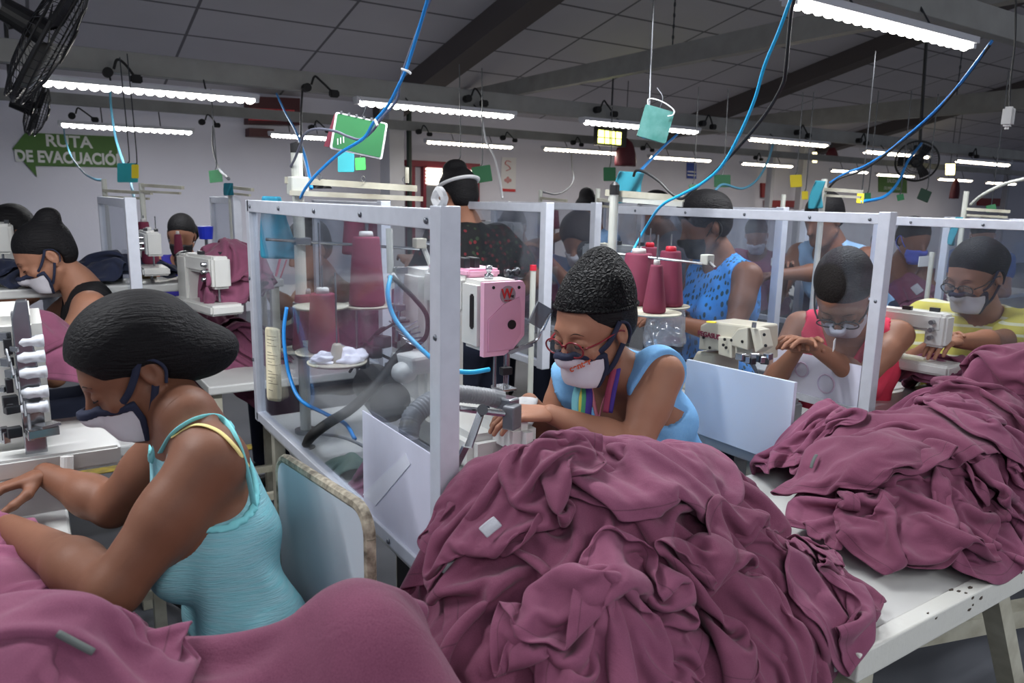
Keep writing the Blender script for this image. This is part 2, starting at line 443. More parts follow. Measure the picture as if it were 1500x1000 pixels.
# ------------------------------------------------------------------ acrylic screens
M_screw = mat('screw_head', (120, 124, 132), .35, .8)
M_tape = mat('white_tape_sheet', (214, 215, 232), .35, noise=.4, nscale=9, col2=(186, 184, 200), stretch=(1, 1, .5))
def screen(x, ya, yb, za, zb, label, w=.034, dth=.026, near=True, farp=True, sc=(), glass=None, bottom=True, group=None):
    t = thing('acrylic_screen', label, 'screen', (x, (ya + yb) / 2, za), group)
    MB().box((x, (ya + yb) / 2, zb - w / 2), (dth, yb - ya, w)).build('top_rail', M_alu, t, bevel=.002)
    if bottom: MB().box((x, (ya + yb) / 2, za + w / 2), (dth, yb - ya, w * .8)).build('bottom_rail', M_alu, t, bevel=.002)
    if near: MB().box((x + .004, ya - w * .1, (za + zb) / 2 + .002), (dth + .012, w * 1.15, zb - za + .006)).build('post', M_alu, t, bevel=.002)
    if farp: MB().box((x, yb, (za + zb) / 2), (dth, w, zb - za)).build('post', M_alu, t, bevel=.002)
    MB().box((x, (ya + yb) / 2, (za + zb) / 2), (.004, yb - ya - .01, zb - za - .02)).build('clear_pane', glass or M_glass, t)
    for (yy, zz) in sc:
        m = MB(); m.lathe([(.0055, 0), (.006, .001), (.004, .0035), (0, .004)], (x - dth / 2 - .001, yy, zz), (-1, 0, 0), 10); m.build('screw', M_screw, t, smooth=True)
    return t
s1 = screen(.58, 1.10, 2.31, .755, 1.432, 'nearest tall aluminium framed clear screen left of the woman in glasses',
            sc=[(1.13, 1.412), (1.42, 1.414), (1.70, 1.414), (1.98, 1.414), (2.27, 1.414), (1.095, 1.22), (1.095, .84), (1.30, .77), (2.31, 1.2), (2.31, .95)])
sh = MB().box((.575, 1.285, .893), (.003, .325, .222)).build('lower_sheet', M_tape, s1)
MB().prism([(.12, .06), (.10, .075), (-.12, -.085), (-.05, -.085)], .001, basis((.5725, 1.33, .90), (0, -1, 0), (0, 0, 1))).build('tape_strip', mat('clear_tape', (226, 228, 240), .25), s1)
tag(MB().tube(bez([(.585, 1.115, 1.435), (.587, 1.14, 1.447), (.585, 1.12, 1.462), (.583, 1.098, 1.45), (.585, 1.108, 1.437)], 6), .007, 6).build('knotted_tie', M_paper), 'white plastic tie knotted on top of the nearest screen post', 'tie')
s2 = screen(2.29, 1.355, 2.66, .76, 1.428, 'aluminium framed clear screen in front of the woman in the coral top',
            sc=[(1.40, 1.408), (1.62, 1.408), (1.9, 1.41), (2.2, 1.41), (2.5, 1.41), (1.35, 1.15)])
MB().box((2.285, 1.55, .855), (.003, .345, .155)).build('lower_sheet', M_tape, s2)
M_stain = mat('faded_print', (186, 180, 206), .5, noise=.6, nscale=20, col2=(205, 170, 190))
for yy, zz, r in ((1.50, .845, .032), (1.60, .875, .026)):
    MB().tube([(2.2825, yy + r * math.cos(a), zz + r * math.sin(a)) for a in [2 * PI * i / 18 for i in range(19)]], .003, 5).build('faded_ring_print', M_stain, s2)
s3 = screen(2.98, .85, 1.79, .78, 1.41, 'clear screen at the right edge reaching over the yellow striped woman', sc=[(1.65, 1.39), (1.38, 1.39)], glass=M_glass2)
s4 = screen(3.9, .6, 1.98, .78, 1.405, 'further clear screen behind the yellow striped woman at the right edge', glass=M_glass2)
def scr_px(px, py, d, length, label, zb=None, za=.78, **k):
    p = D(px, py, d); return screen(p.x, p.y, p.y + length, za, zb or p.z, label, glass=M_glass2, **k)
scr_px(800, 298, 2.9, .9, 'clear screen right of the standing woman in the dark floral blouse')
scr_px(188, 291, 2.7, 1.1, 'tall clear screen at the left behind the foreground woman', za=.8)
scr_px(344, 289, 3.6, .5, 'clear screen behind the cloth bundle and left of the nearest screen')
scr_px(560, 296, 2.75, .75, 'clear screen seen through the nearest screen behind its thread cones')
scr_px(872, 298, 3.5, .9, 'clear screen behind the cap of the woman in glasses')
scr_px(1145, 305, 3.3, .9, 'clear screen between the blue pineapple print top and the woman in coral')
scr_px(1180, 308, 4.1, 1.0, 'clear screen in the middle distance beside the bent worker')
scr_px(1385, 322, 4.6, .9, 'clear screen in the distance beside the worker in the blue mask')
scr_px(1035, 298, 4.7, 1.0, 'clear screen in the distance behind the blue pineapple print top')

# ------------------------------------------------------------------ tables
M_worn = mat('worn_board_edge', (180, 170, 150), .6, noise=.9, nscale=60, col2=(70, 58, 44))
def table(x0, x1, y0, y1, z, label, legs=True, th=.035, leg=.035, group=None, topm=None, apron=True, foot=True, name='work_table'):
    t = thing(name, label, 'table', ((x0 + x1) / 2, (y0 + y1) / 2, 0), group)
    MB().box(((x0 + x1) / 2, (y0 + y1) / 2, z - th / 2), (x1 - x0, y1 - y0, th)).build('tabletop', topm or M_table, t, bevel=.006)
    if legs:
        for x in (x0 + leg, x1 - leg):
            for y in (y0 + leg, y1 - leg): MB().box((x, y, (z - th) / 2), (leg, leg, z - th)).build('leg', M_paint, t, bevel=.002)
    if foot:
        MB().box(((x0 + x1) / 2, y0 + leg, .22), (x1 - x0 - leg * 3, leg * .8, leg * .8)).build('foot_rail', M_paint, t)
    return t
# the long front table: pale top with a chipped rim, open frame below
tt = thing('long_work_table', 'long white table at lower right with a chipped rim and open metal frame', 'table', (1.92, .95, 0))
MB().box((1.78, .93, .725), (1.38, .62, .022)).build('tabletop', M_table, tt, bevel=.004)
M_rim = mat('chipped_white_rim', (206, 206, 200), .4, noise=1.0, nscale=13, col2=(205, 205, 198), bump=.3)
M_chip = mat('bare_rust_chip', (66, 56, 48), .8)
MB().box((1.78, .612, .716), (1.42, .034, .052)).build('front_rim', M_rim, tt, bevel=.003)
MB().box((1.095, .93, .716), (.034, .62, .046)).build('end_rim', M_rim, tt, bevel=.003)
random.seed(4)
for (cx, n, sp) in ((1.44, 4, .03), (1.30, 1, .02), (1.66, 3, .05)):
    for i in range(n):
        x = cx + random.uniform(-sp, sp); y = .5945 + random.uniform(0, .02); 
        r = random.uniform(.0012, .0038)
        pl = [(r * random.uniform(.5, 1.3) * math.cos(a) * 1.9, r * random.uniform(.5, 1.2) * math.sin(a)) for a in [2 * PI * k / 8 for k in range(8)]]
        MB().prism(pl, .0012, basis((x, .6 + random.uniform(.0, .028), .7425), (1, .1 * random.random(), 0), (0, 1, 0))).build('paint_chip', M_chip, tt)
        MB().prism(pl, .0012, basis((x + .01, .5948, .739 - random.uniform(0, .03)), (1, 0, .1), (0, 0, 1))).build('paint_chip', M_chip, tt)
for x in (1.12, 2.44):
    for y in (.63, 1.2): MB().box((x, y, .345), (.045, .045, .69)).build('leg', M_paint, tt, bevel=.002)
MB().bar((1.14, .66, .40), (2.2, 1.18, .30), .05, .05).build('cross_brace', M_paint, tt)
MB().bar((1.14, 1.18, .30), (2.42, .66, .42), .05, .05).build('cross_brace', M_paint, tt)
MB().bar((1.95, .64, .12), (1.62, .64, .68), .04, .04).build('cross_brace', M_paint, tt)
MB().bar((1.14, .64, .22), (2.42, .64, .22), .045, .045).build('foot_rail', M_paint, tt)

def mtable(x0, x1, y0, y1, label): return table(x0, x1, y0, y1, .75, label, th=.04)
mtable(.60, 1.10, 1.12, 2.36, 'white machine table under the pink and white sewing machine')
table(-1.0, .035, 1.28, 2.42, .75, 'white machine table under the hands of the foreground woman at the left', th=.04)
mtable(1.72, 2.26, 1.32, 2.3, 'white machine table under the cream overlock machine')
mtable(2.62, 2.95, 1.55, 2.5, 'machine table of the woman in coral right of her screen')
table(1.70, 2.72, 3.42, 4.2, .74, 'white table piled with maroon cloth right of the floral blouse')
table(3.5, 4.72, 3.45, 3.95, .74, 'white table behind the blue pineapple print top with cloth on it')
table(5.1, 7.6, 2.95, 4.2, .74, 'white table with maroon cloth behind the woman in coral')
table(-1.5, .30, 2.36, 2.76, .72, 'table with maroon cloth in front of the woman in the black top')
table(-1.4, .95, 3.28, 3.56, aty(100, 420, 3.3).z, 'high white table at the left carrying dark blue cloth')
table(.55, 1.5, 2.95, 3.6, .72, 'table under the hanging maroon cloth left of the nearest screen')
table(1.5, 3.1, 5.2, 6.0, .74, 'pale table far behind the standing woman')

# seat backs
def plate(poly, th, M, name, m, parent=None): return MB().prism(poly, th, M).build(name, m, parent)
ch = thing('wooden_chair', 'grey painted wooden chair with a worn edge behind the foreground woman', 'chair', (.30, 1.2, 0))
a = D(410, 668, 1.52); b = D(541, 752, 1.18)
ux = (V((b.x, b.y, 0)) - V((a.x, a.y, 0))).normalized(); wdt = (V((b.x, b.y, 0)) - V((a.x, a.y, 0))).length
Mx = basis(((a.x + b.x) / 2, (a.y + b.y) / 2, .745), ux, (0, 0, 1))
M_board = mat('grey_painted_board', (198, 204, 212), .4, noise=.5, nscale=7, col2=(178, 186, 196))
dz = a.z - b.z
pl = [(x, y + (0 if y < 0 else -dz / 2 * (x / (wdt / 2)))) for x, y in rrect(wdt, .40, .045, 6)]
plate(pl, .016, Mx, 'backrest', M_board, ch)
MB().tube([Mx @ V((x * 1.0, y, 0)) for x, y in pl + pl[:1]], .0105, 8).build('backrest_edge', M_worn, ch)
M_red = mat('red_marker', (150, 60, 66), .7)
mk = [bez([Mx @ V((-.165 + .02 * math.cos(t_), .13 + .016 * math.sin(t_), -.0095)) for t_ in (2.4, 1.6, .8, 0, -.8, -1.4)], 4),
      [Mx @ V((-.145, .105, -.0095)), Mx @ V((-.12, .055, -.0095))], [Mx @ V((-.115, .10, -.0095)), Mx @ V((-.15, .055, -.0095))]]
for sgn in (-1, 1):
    pass
for c_ in mk: MB().tube([p + (Mx.to_3x3() @ V((0, 0, 0))) for p in c_], .0016, 5).build('marker_stroke', M_red, ch)
for dx, dy in ((-.09, .085), (.10, -.02)): MB().lathe([(.004, 0), (.004, .0009)], Mx @ V((dx, dy, -.0095)), Mx.to_3x3() @ V((0, 0, 1)), 10).build('bolt_hole', M_black, ch)
MB().box((.22, 1.17, .45), (.36, .38, .03), math.atan2(ux.y, ux.x)).build('seat', M_board, ch, bevel=.006)
for x, y in ((.06, 1.10), (.17, 1.33), (.30, .99), (.41, 1.22)): MB().box((x, y, .22), (.035, .035, .435)).build('leg', M_paint, ch)
for x, y in ((.325, 1.01), (.45, 1.30)): MB().box((x, y, .52), (.03, .03, .14)).build('back_support', M_paint, ch)

# white cover board beside the overlock
pa = atx(1008, 526, 1.70); pb = atx(1166, 560, 1.70)
tag(MB().prism([(0, 0), (0, -(pa.z - .752)), (-(pa.y - pb.y), -(pa.z - .752)), (-(pa.y - pb.y), -(pa.z - pb.z))], .012,
      basis((1.70, pa.y, pa.z), (0, 1, 0), (0, 0, 1))).build('side_board', mat('pale_blue_board', (196, 206, 222), .4, noise=.2, nscale=4, col2=(170, 180, 196))),
    'pale blue white guard board with one bolt hole in front of the cream overlock', 'board')

# ------------------------------------------------------------------ pink and white flatlock machine
M_pink = mat('pink_plate', (232, 176, 200), .3)
M_mach = mat('machine_white', (214, 214, 210), .3, noise=.15, nscale=9, col2=(180, 176, 166))
M_red2 = mat('logo_red', (196, 40, 44), .4)
M_grey = mat('grey_metal', (120, 122, 126), .4, .4)
pk = thing('flatlock_machine', 'pink and white industrial sewing machine behind the nearest screen post', 'sewing machine', (.95, 1.85, .752))
hx, hy = 1.02, 1.60                                        # front plate centre
zt, zb_ = 1.245, 1.065
MB().box((hx - .005, hy + .055, (zt + zb_) / 2), (.125, .10, zt - zb_), bev=.012).build('head', M_mach, pk)
# front plate, with slanted recess
Mf = basis((hx, hy, (zt + zb_) / 2), (1, 0, 0), (0, 0, 1))
hw, hh = .062, .088
plate([(-hw, -hh - .014), (-hw, hh), (hw - .008, hh), (hw, hh - .012), (hw, -hh * .62), (hw * .45, -hh), (0, -hh - .014)], .018, Mf, 'front_plate', M_pink, pk)
plate([(-hw + .012, -hh + .0), (-hw + .012, -.005), (-.005, .032), (.042, .048), (.048, .02), (.048, -hh * .55), (.02, -hh + .0)], .006, Mf @ Matrix.Translation((0, 0, .011)), 'recess_panel', mat('pink_plate_soft', (218, 158, 184), .35), pk)
MB().lathe([(.023, 0), (.023, .002), (.0, .002)], Mf @ V((.008, .055, .009)), (0, -1, 0), 28).build('logo_disc', mat('logo_disc_grey', (170, 150, 158), .3, .3), pk)
text('logo_letter', 'W', Mf @ Matrix.Translation((.004, .057, .0125)), .036, M_red2, pk, bold=.0006, sx=.9)
text('logo_small_letters', 'ing', Mf @ Matrix.Translation((.019, .052, .0125)), .010, M_dsteel, pk)
text('logo_caption', 'WILLING', Mf @ Matrix.Translation((.008, .040, .0125)), .006, mat('logo_caption_red', (190, 70, 90), .4), pk)
MB().lathe([(.012, 0), (.012, .006), (0, .006)], Mf @ V((.018, -.022, .012)), (0, -1, 0), 20).build('sight_hole', M_black, pk)
for dx, dy in ((-.035, .075), (.042, .072)): MB().lathe([(.0042, 0), (.0042, .0015), (0, .0015)], Mf @ V((dx, dy, .009)), (0, -1, 0), 12).build('screw', M_black, pk)
MB().box((hx - .005, hy + .21, zt - .045), (.12, .24, .10), bev=.012).build('arm', M_mach, pk)
MB().box((hx - .005, hy + .20, zt + .012), (.10, .23, .022), bev=.006).build('top_cover', M_pink, pk)
MB().box((hx - .005, hy + .39, (.80 + zt) / 2), (.15, .16, zt - .80), bev=.02).build('column', M_mach, pk)
MB().box((hx - .02, hy + .20, .81), (.20, .50, .10), bev=.02).build('bed', M_mach, pk)
MB().box((hx - .01, hy - .05, .86), (.07, .20, .10), bev=.025).build('cylinder_bed', M_mach, pk)
MB().box((hx - .069, hy + .04, (zt + zb_) / 2 + .01), (.004, .016, .09), bev=.004).build('side_slot', M_black, pk)
MB().lathe([(.012, 0), (.012, .012), (.006, .014), (.006, .02), (.009, .022), (.009, .034), (0, .036)], (hx - .01, hy + .055, zt), (0, 0, 1), 16).build('tension_knob', M_steel, pk, smooth=True)
MB().lathe([(.011, 0), (.011, .01), (.007, .012), (.007, .03), (.012, .032), (.012, .04), (0, .042)], (hx + .045, hy + .06, zt + .012), (1, 0, .1), 16).build('tension_post', M_dsteel, pk, smooth=True)
for k in range(2): MB().box((hx - .04 + .03 * k, hy + .14, zt + .035), (.018, .05, .03)).build('thread_eyelet_block', M_dsteel, pk, bevel=.003)
# needle assembly
for k in range(3): MB().cyl((hx + .02 + .006 * k, hy + .02, zb_ - .01), (hx + .02 + .006 * k, hy + .02, .945 + .01), .0022, n=6).build('needle', M_steel, pk)
MB().cyl((hx + .028, hy + .02, zb_), (hx + .028, hy + .02, 1.01), .008, n=10).build('needle_bar', M_steel, pk)
MB().cyl((hx + .0, hy + .035, zb_), (hx + .0, hy + .035, .96), .005, n=10).build('presser_bar', M_steel, pk)
MB().box((hx + .02, hy + .02, .957), (.045, .06, .008)).build('presser_foot', M_steel, pk, bevel=.002)
MB().box((hx + .02, hy + .012, 1.005), (.03, .02, .02)).build('needle_clamp', M_dsteel, pk, bevel=.002)
# flip guard
g0 = V((hx + .065, hy - .01, 1.115))
MB().box(g0 + V((.04, -.01, .035)), (.055, .006, .06), Matrix.Rotation(math.radians(28), 3, 'Y')).build('eye_guard', clear_mat('smoke_guard', tint=(170, 175, 180), haze=.25), pk)
MB().tube(bez([g0 + V((-.01, 0, -.045)), g0 + V((.03, -.005, -.03)), g0 + V((.045, -.01, 0)), g0 + V((.07, -.01, .04))], 5), .0045, 6).build('guard_arm', M_steel, pk)
MB().bar(g0 + V((-.05, 0, -.055)), g0 + V((.02, 0, -.04)), .014, .01).build('guard_bracket', M_steel, pk)
# thread guides along the column, pneumatics
for k in range(5): MB().cyl((hx - .08, hy + .33 + .03 * k, 1.0 + .03 * k), (hx - .10, hy + .33 + .03 * k, 1.0 + .03 * k), .011, n=12).build('tension_disc', M_steel, pk)

def cable(pts, r, name, m, label, cat, group=None, parent=None, n=8):
    o = MB().tube(bez(pts, 8), r, n).build(name, m, parent, smooth=True)
    if label: tag(o, label, cat, group)
    return o
# ribbed hose from the machine to the folder
def ribbed(pts, r, name, m, label, cat, pitch=.008, parent=None):
    P = bez(pts, 14); L = 0; out = []; rad = []
    for i in range(len(P) - 1):
        seg = (P[i + 1] - P[i]).length; k = max(1, int(seg / (pitch / 4)))
        for j in range(k):
            out.append(P[i].lerp(P[i + 1], j / k)); rad.append(r * (1 + .10 * math.sin(2 * PI * (L + seg * j / k) / pitch)))
        L += seg
    o = MB().tube(out, rad, 14).build(name, m, parent, smooth=True)
    if label: tag(o, label, cat)
    return o
ribbed([D(655, 575, 1.62), D(690, 578, 1.66), D(722, 582, 1.70)], .0185, 'suction_hose', M_hose, 'grey ribbed suction hose beside the hands of the woman in glasses', 'hose')
MB().cyl(D(718, 582, 1.70), D(736, 586, 1.71), .021, n=16).build('hose_cuff', M_grey, pk)
ribbed([D(652, 583, 1.60), D(628, 590, 1.55), D(604, 612, 1.52), D(598, 640, 1.50)], .021, 'suction_hose', M_hose, 'grey ribbed hose curving down behind the white lower sheet of the nearest screen', 'hose', pitch=.007)
fa = thing('cloth_folder', 'metal cloth folder attachment in front of the gloved hand', 'folder attachment', D(735, 600, 1.62))
MB().box(D(742, 590, 1.70), (.035, .05, .03), .3).build('clamp', M_steel, fa, bevel=.004)
MB().box(D(750, 610, 1.68), (.04, .03, .055), .5).build('block', M_grey, fa, bevel=.004)
MB().bar(D(706, 600, 1.60), D(686, 655, 1.55), .016, .006).build('arm', M_steel, fa)
MB().cyl(D(672, 598, 1.60), D(738, 606, 1.66), .007, n=10).build('rod', M_steel, fa)
MB().cyl(D(707, 600, 1.585), D(707, 600, 1.605), .012, n=14).build('pivot', M_dsteel, fa)
MB().bar(D(683, 652, 1.56), D(664, 690, 1.60), .02, .006).build('arm_foot', M_steel, fa)
# things on the machine table seen through the screen
MB_ = MB().lathe([(.0, 0), (.030, 0), (.030, .004), (.0185, .165), (.0175, .19), (.014, .193), (0, .193)], atz(581, 652, .752), (0, 0, 1), 24)
tag(MB_.build('empty_thread_cone', mat('white_cone', (232, 234, 240), .45), smooth=True), 'tall empty white thread cone standing on the pink machine table', 'thread cone')
# pneumatic cylinder and black cables
pc = D(580, 420, 2.0)
pn = thing('air_cylinder', 'clear and steel air cylinder above the pink machine table', 'air cylinder', pc)
MB().box(D(586, 396, 2.0), (.035, .03, .018)).build('end_cap', M_steel, pn, bevel=.003)
MB().box(D(583, 450, 2.0), (.035, .03, .018)).build('end_cap', M_steel, pn, bevel=.003)
MB().cyl(D(586, 399, 2.0), D(583, 447, 2.0), .013, n=14).build('barrel', clear_mat('clear_tube', haze=.35), pn)
MB().cyl(D(583, 450, 2.0), D(580, 500, 2.02), .005, n=8).build('rod', M_steel, pn)
MB().cyl(D(572, 402, 1.98), D(578, 412, 1.98), .012, n=10).build('valve', M_white, pn)
MB().cyl(D(570, 335, 2.0), D(572, 400, 2.0), .009, n=10).build('support_rod', M_pipe, pn)
cable([D(575, 405, 1.97), D(590, 420, 1.96), D(608, 438, 1.96), D(625, 462, 1.97), D(624, 492, 1.98), D(606, 508, 2.0)], .0065, 'black_air_line', M_rubber, 'black hose bowing from the air cylinder down to the machine', 'cable')
cable([D(572, 405, 1.96), D(568, 430, 1.93), D(575, 460, 1.92), D(592, 485, 1.9), D(618, 512, 1.86), D(640, 530, 1.8), D(665, 542, 1.72), D(690, 545, 1.72), D(716, 541, 1.76)], .006, 'cyan_air_line', M_cyan, 'bright cyan air line curving from the air cylinder behind the screen post', 'cable')
cable([atz(447, 655, .745), D(455, 640, 1.85), D(480, 620, 1.83), D(512, 600, 1.84), D(540, 575, 1.86), D(560, 552, 1.9), D(585, 520, 1.95), D(600, 508, 1.98)], [.014] * 0 or .013, 'cable_bundle', M_rubber, 'thick black taped cable bundle rising from a hole in the machine table', 'cable')
MB().lathe([(.028, 0), (.028, .002), (.020, .003), (.016, 0)], atz(447, 655, .751), (0, 0, 1), 20).build('cable_grommet', M_dsteel, None) 
tag(bpy.data.objects['cable_grommet'], 'dark round cable hole rim in the machine table', 'grommet')
cable([atz(465, 635, .76), D(500, 640, 1.8), D(530, 652, 1.72), D(545, 665, 1.65)], .004, 'grey_wire', M_hose, 'thin grey wire lying over the machine table from the cable bundle', 'cable')
cable([D(420, 450, 1.98), D(416, 480, 1.97), D(417, 510, 1.96), D(424, 550, 1.95), D(440, 585, 1.92), D(475, 605, 1.9), D(505, 620, 1.85), D(520, 643, 1.8)], .005, 'blue_air_line', M_blue, 'blue air line looping down to the machine table behind the screen', 'cable')
mo = thing('servo_motor', 'black motor and solenoid block behind the empty white cone', 'motor', D(556, 570, 2.0))
MB().cyl(D(545, 560, 2.05), D(572, 590, 1.92), .055, n=20).build('motor_body', M_black, mo, smooth=False)
for i, (px, py) in enumerate(((548, 515), (560, 500), (528, 530), (575, 540))): MB().box(D(px, py, 1.95), (.03, .04, .03), .4 * i).build('solenoid', M_dsteel, mo, bevel=.003)
for i, (px, py, qx, qy) in enumerate(((540, 500, 565, 480), (530, 520, 512, 545), (548, 492, 600, 470), (560, 520, 590, 560))): MB().tube(bez([D(px, py, 1.96), D((px + qx) / 2 + 5, (py + qy) / 2 - 8, 1.94), D(qx, qy, 1.95)], 5), .004, 6).build('small_wire', M_rubber, mo)
MB().box(D(605, 530, 1.95), (.08, .1, .05), .2).build('rear_casing', M_mach, mo, bevel=.01)
MB().ball(D(592, 545, 1.92), .035, 14, (1, 1, .8)).build('rear_dome', M_mach, mo, smooth=True)
for k in range(6):
    MB().tube(bez([D(570 + 5 * k, 470 + 6 * k, 1.98), D(590 + 3 * k, 480 + 5 * k, 1.97), D(612 + 2 * k, 470 + 8 * k, 1.97)], 5), .0025, 5).build('thread_guide_wire', M_steel, mo)

# ------------------------------------------------------------------ thread cones and stands
def cone_proto(name='thread_cone', label='', m=None, tip=None, s=1.0, at=(0, 0, 0), h=.17, r0=.045, r1=.030):
    t = thing(name, label, 'thread cone', at)
    MB().lathe([(0, 0), (r0 * .9, 0), (r0, .006), (r0 * .98, .02), (r1, h), (r1 * .93, h + .005), (0, h + .005)], at, (0, 0, 1), 24).build('wound_thread', m or M_thread, t, smooth=True)
    MB().lathe([(0, 0), (r1 * .55, 0), (r1 * .5, .014), (r1 * .42, .016), (0, .016)], V(at) + V((0, 0, h + .004)), (0, 0, 1), 16).build('cone_tip', tip or M_white, t, smooth=True)
    return t
M_tipr = mat('red_cone_tip', (200, 40, 60), .4)
def disc(t, p, r=.075):
    MB().lathe([(0, -.002), (r * .95, -.002), (r, .001), (r, .005), (r * .96, .003), (0, .002)], p, (0, 0, 1), 30).build('cone_tray', M_paint, t, smooth=True)
    MB().cyl(V(p), V(p) + V((0, 0, .23)), .0025, n=6).build('spool_pin', M_steel, t)
def arm_rail(t, a, b, name='thread_arm', m=None):
    MB().bar(a, b, .020, .012).build(name, m or M_paint, t, bevel=.002)
# stand behind screen 1
sx, sy = .665, 2.13
b0 = V((sx, sy, .752))
st = thing('thread_stand', 'tall pale thread stand pole behind the nearest screen with a forked top arm', 'thread stand', b0)
MB().cyl(b0, (sx, sy, 1.565), .016, n=16).build('pole', M_pipe, st, smooth=False)
MB().lathe([(.0165, 0), (.017, 0), (.017, .025), (0, .03)], (sx, sy, 1.565), (0, 0, 1), 16).build('pole_cap', M_black, st)
MB().cyl(b0, b0 + V((0, 0, .01)), .032, n=20).build('base_flange', M_steel, st)
MB().box((sx, sy, 1.475), (.05, .05, .05)).build('clamp', M_pipe, st, bevel=.004)
pA = D(416, 276, (b0 - O0).dot(ray(424, 280).normalized()) if False else 2.05)
MB().bar((sx - .03, sy + .02, 1.49), (sx + .34, sy - .06, 1.475), .018, .018).build('thread_arm', M_paint, st)
MB().bar((sx - .03, sy - .02, 1.455), (sx + .34, sy - .10, 1.445), .014, .014).build('thread_arm', M_paint, st)
for k in range(3): MB().tube([(sx + .05 + .13 * k + .006 * math.cos(a_), sy - .04, 1.50 + .008 * math.sin(a_)) for a_ in [2 * PI * i / 8 for i in range(9)]], .0015, 5).build('thread_eyelet', M_steel, st)
MB().cyl((sx + .30, sy - .08, 1.49), (sx + .30, sy - .08, 1.535), .006, n=8).build('end_peg', M_paint, st)
MB().cyl((sx - .09, sy + .02, 1.325), (sx + .33, sy - .10, 1.298), .0045, n=8).build('cross_rod', M_steel, st)
MB().box((sx + .005, sy, 1.32), (.045, .045, .022)).build('rod_clamp', M_steel, st, bevel=.003)
MB().box((sx + .33, sy - .10, 1.315), (.035, .03, .03)).build('rod_end_block', M_paint, st, bevel=.003)
MB().cyl((sx + .33, sy - .10, 1.32), (sx + .43, sy - .16, 1.30), .006, n=8).build('tension_rod', M_steel, st)
MB().cyl((sx + .40, sy - .15, 1.12), (sx + .34, sy - .10, 1.31), .008, n=8).build('drop_pipe', M_pipe, st)
MB().box((sx, sy, 1.10), (.042, .042, .09)).build('tray_clamp', M_grey, st, bevel=.003)
MB().box((sx, sy, 1.00), (.036, .036, .04)).build('tray_clamp', M_grey, st, bevel=.003)
trays = []
for px, py, d in ((538, 448, 2.15), (470, 450, 2.05), (450, 513, 2.2), (475, 516, 1.98), (494, 531, 1.9)):
    p = D(px, py, d); trays.append(p); disc(st, p); MB().bar(p - V((0, 0, .006)), (sx, sy, p.z - .006), .016, .006).build('tray_arm', M_paint, st)
MB().lathe([(.022, 0), (.022, .004), (.012, .045), (.008, .05), (0, .05)], trays[4], (0, 0, 1), 18).build('cone_holder', M_paint, st, smooth=True)
cone_proto(label='large maroon thread cone on the upper tray seen through the nearest screen', at=trays[0] + V((0, 0, .003)), h=.19, r0=.052, r1=.038)
cone_proto(label='maroon thread cone with a grey tip on the lower left tray behind the screen', at=trays[2] + V((0, 0, .003)), h=.16, r0=.042, r1=.030, tip=M_hose)
cone_proto(label='maroon thread cone with a white tip on the lower middle tray behind the screen', at=trays[3] + V((0, 0, .003)), h=.15, r0=.042, r1=.032)
# crumpled white rag on the front tray
def blobmesh(c, rx, ry, rz, seed, amp=.35, n=40):
    rnd = np.random.RandomState(seed); bm = bmesh.new(); bmesh.ops.create_icosphere(bm, subdivisions=4, radius=1)
    w = rnd.randn(10, 3) * 2.6; ph = rnd.rand(10) * 6.28
    for v in bm.verts:
        q = np.array(v.co); s_ = sum(abs(math.sin(q @ w[i] + ph[i])) for i in range(10)) / 10 - .6
        k = 1 + amp * s_; v.co = V((q[0] * rx * k, q[1] * ry * k, max(q[2], -.25) * rz * (k + amp * s_))) + V(c)
    return bm
tag(link(blobmesh(trays[4] + V((.03, 0, .008)), .045, .04, .022, 3, .9), 'crumpled_rag', mat('white_cotton', (222, 224, 236), .9, bump=.3, bscale=90), smooth=True), 'crumpled white rag lying on the front thread tray', 'rag')
tag(link(blobmesh(trays[4] + V((-.035, .01, .008)), .03, .03, .018, 5, .9), 'crumpled_rag', MATS['white_cotton'], smooth=True), 'small white rag at the left of the cone holder on the front tray', 'rag')
# stand behind the woman in glasses
q0 = atz(902, 600, .752); q0 = V((1.62, 1.86, .752))
q0 = D(893, 440, 2.45); qx, qy = q0.x, q0.y
sb = thing('thread_stand', 'thread stand with four maroon cones right of the woman in glasses', 'thread stand', (qx, qy, .75))
MB().cyl((qx, qy, .752), (qx, qy, 1.47), .014, n=14).build('pole', M_pipe, sb)
MB().lathe([(.015, 0), (.016, 0), (.016, .03), (.006, .04), (0, .04)], (qx, qy, 1.47), (0, 0, 1), 12).build('pole_cap', M_black, sb)
pe = D(1000, 294, 2.35)
MB().bar(D(888, 282, 2.42), D(1002, 291, 2.3), .018, .02).build('thread_arm', M_paint, sb)
MB().bar(D(892, 291, 2.42), D(1000, 299, 2.3), .012, .016).build('thread_arm', M_pipe, sb)
MB().cyl(D(900, 371, 2.35), D(1030, 386, 2.2), .0045, n=8).build('cross_rod', M_steel, sb)
MB().box(D(1036, 380, 2.2), (.03, .03, .03)).build('rod_end_block', M_pipe, sb, bevel=.003)
MB().cyl(D(1036, 380, 2.2), D(1048, 393, 2.15), .005, n=8).build('tension_rod', M_steel, sb)
tl = []
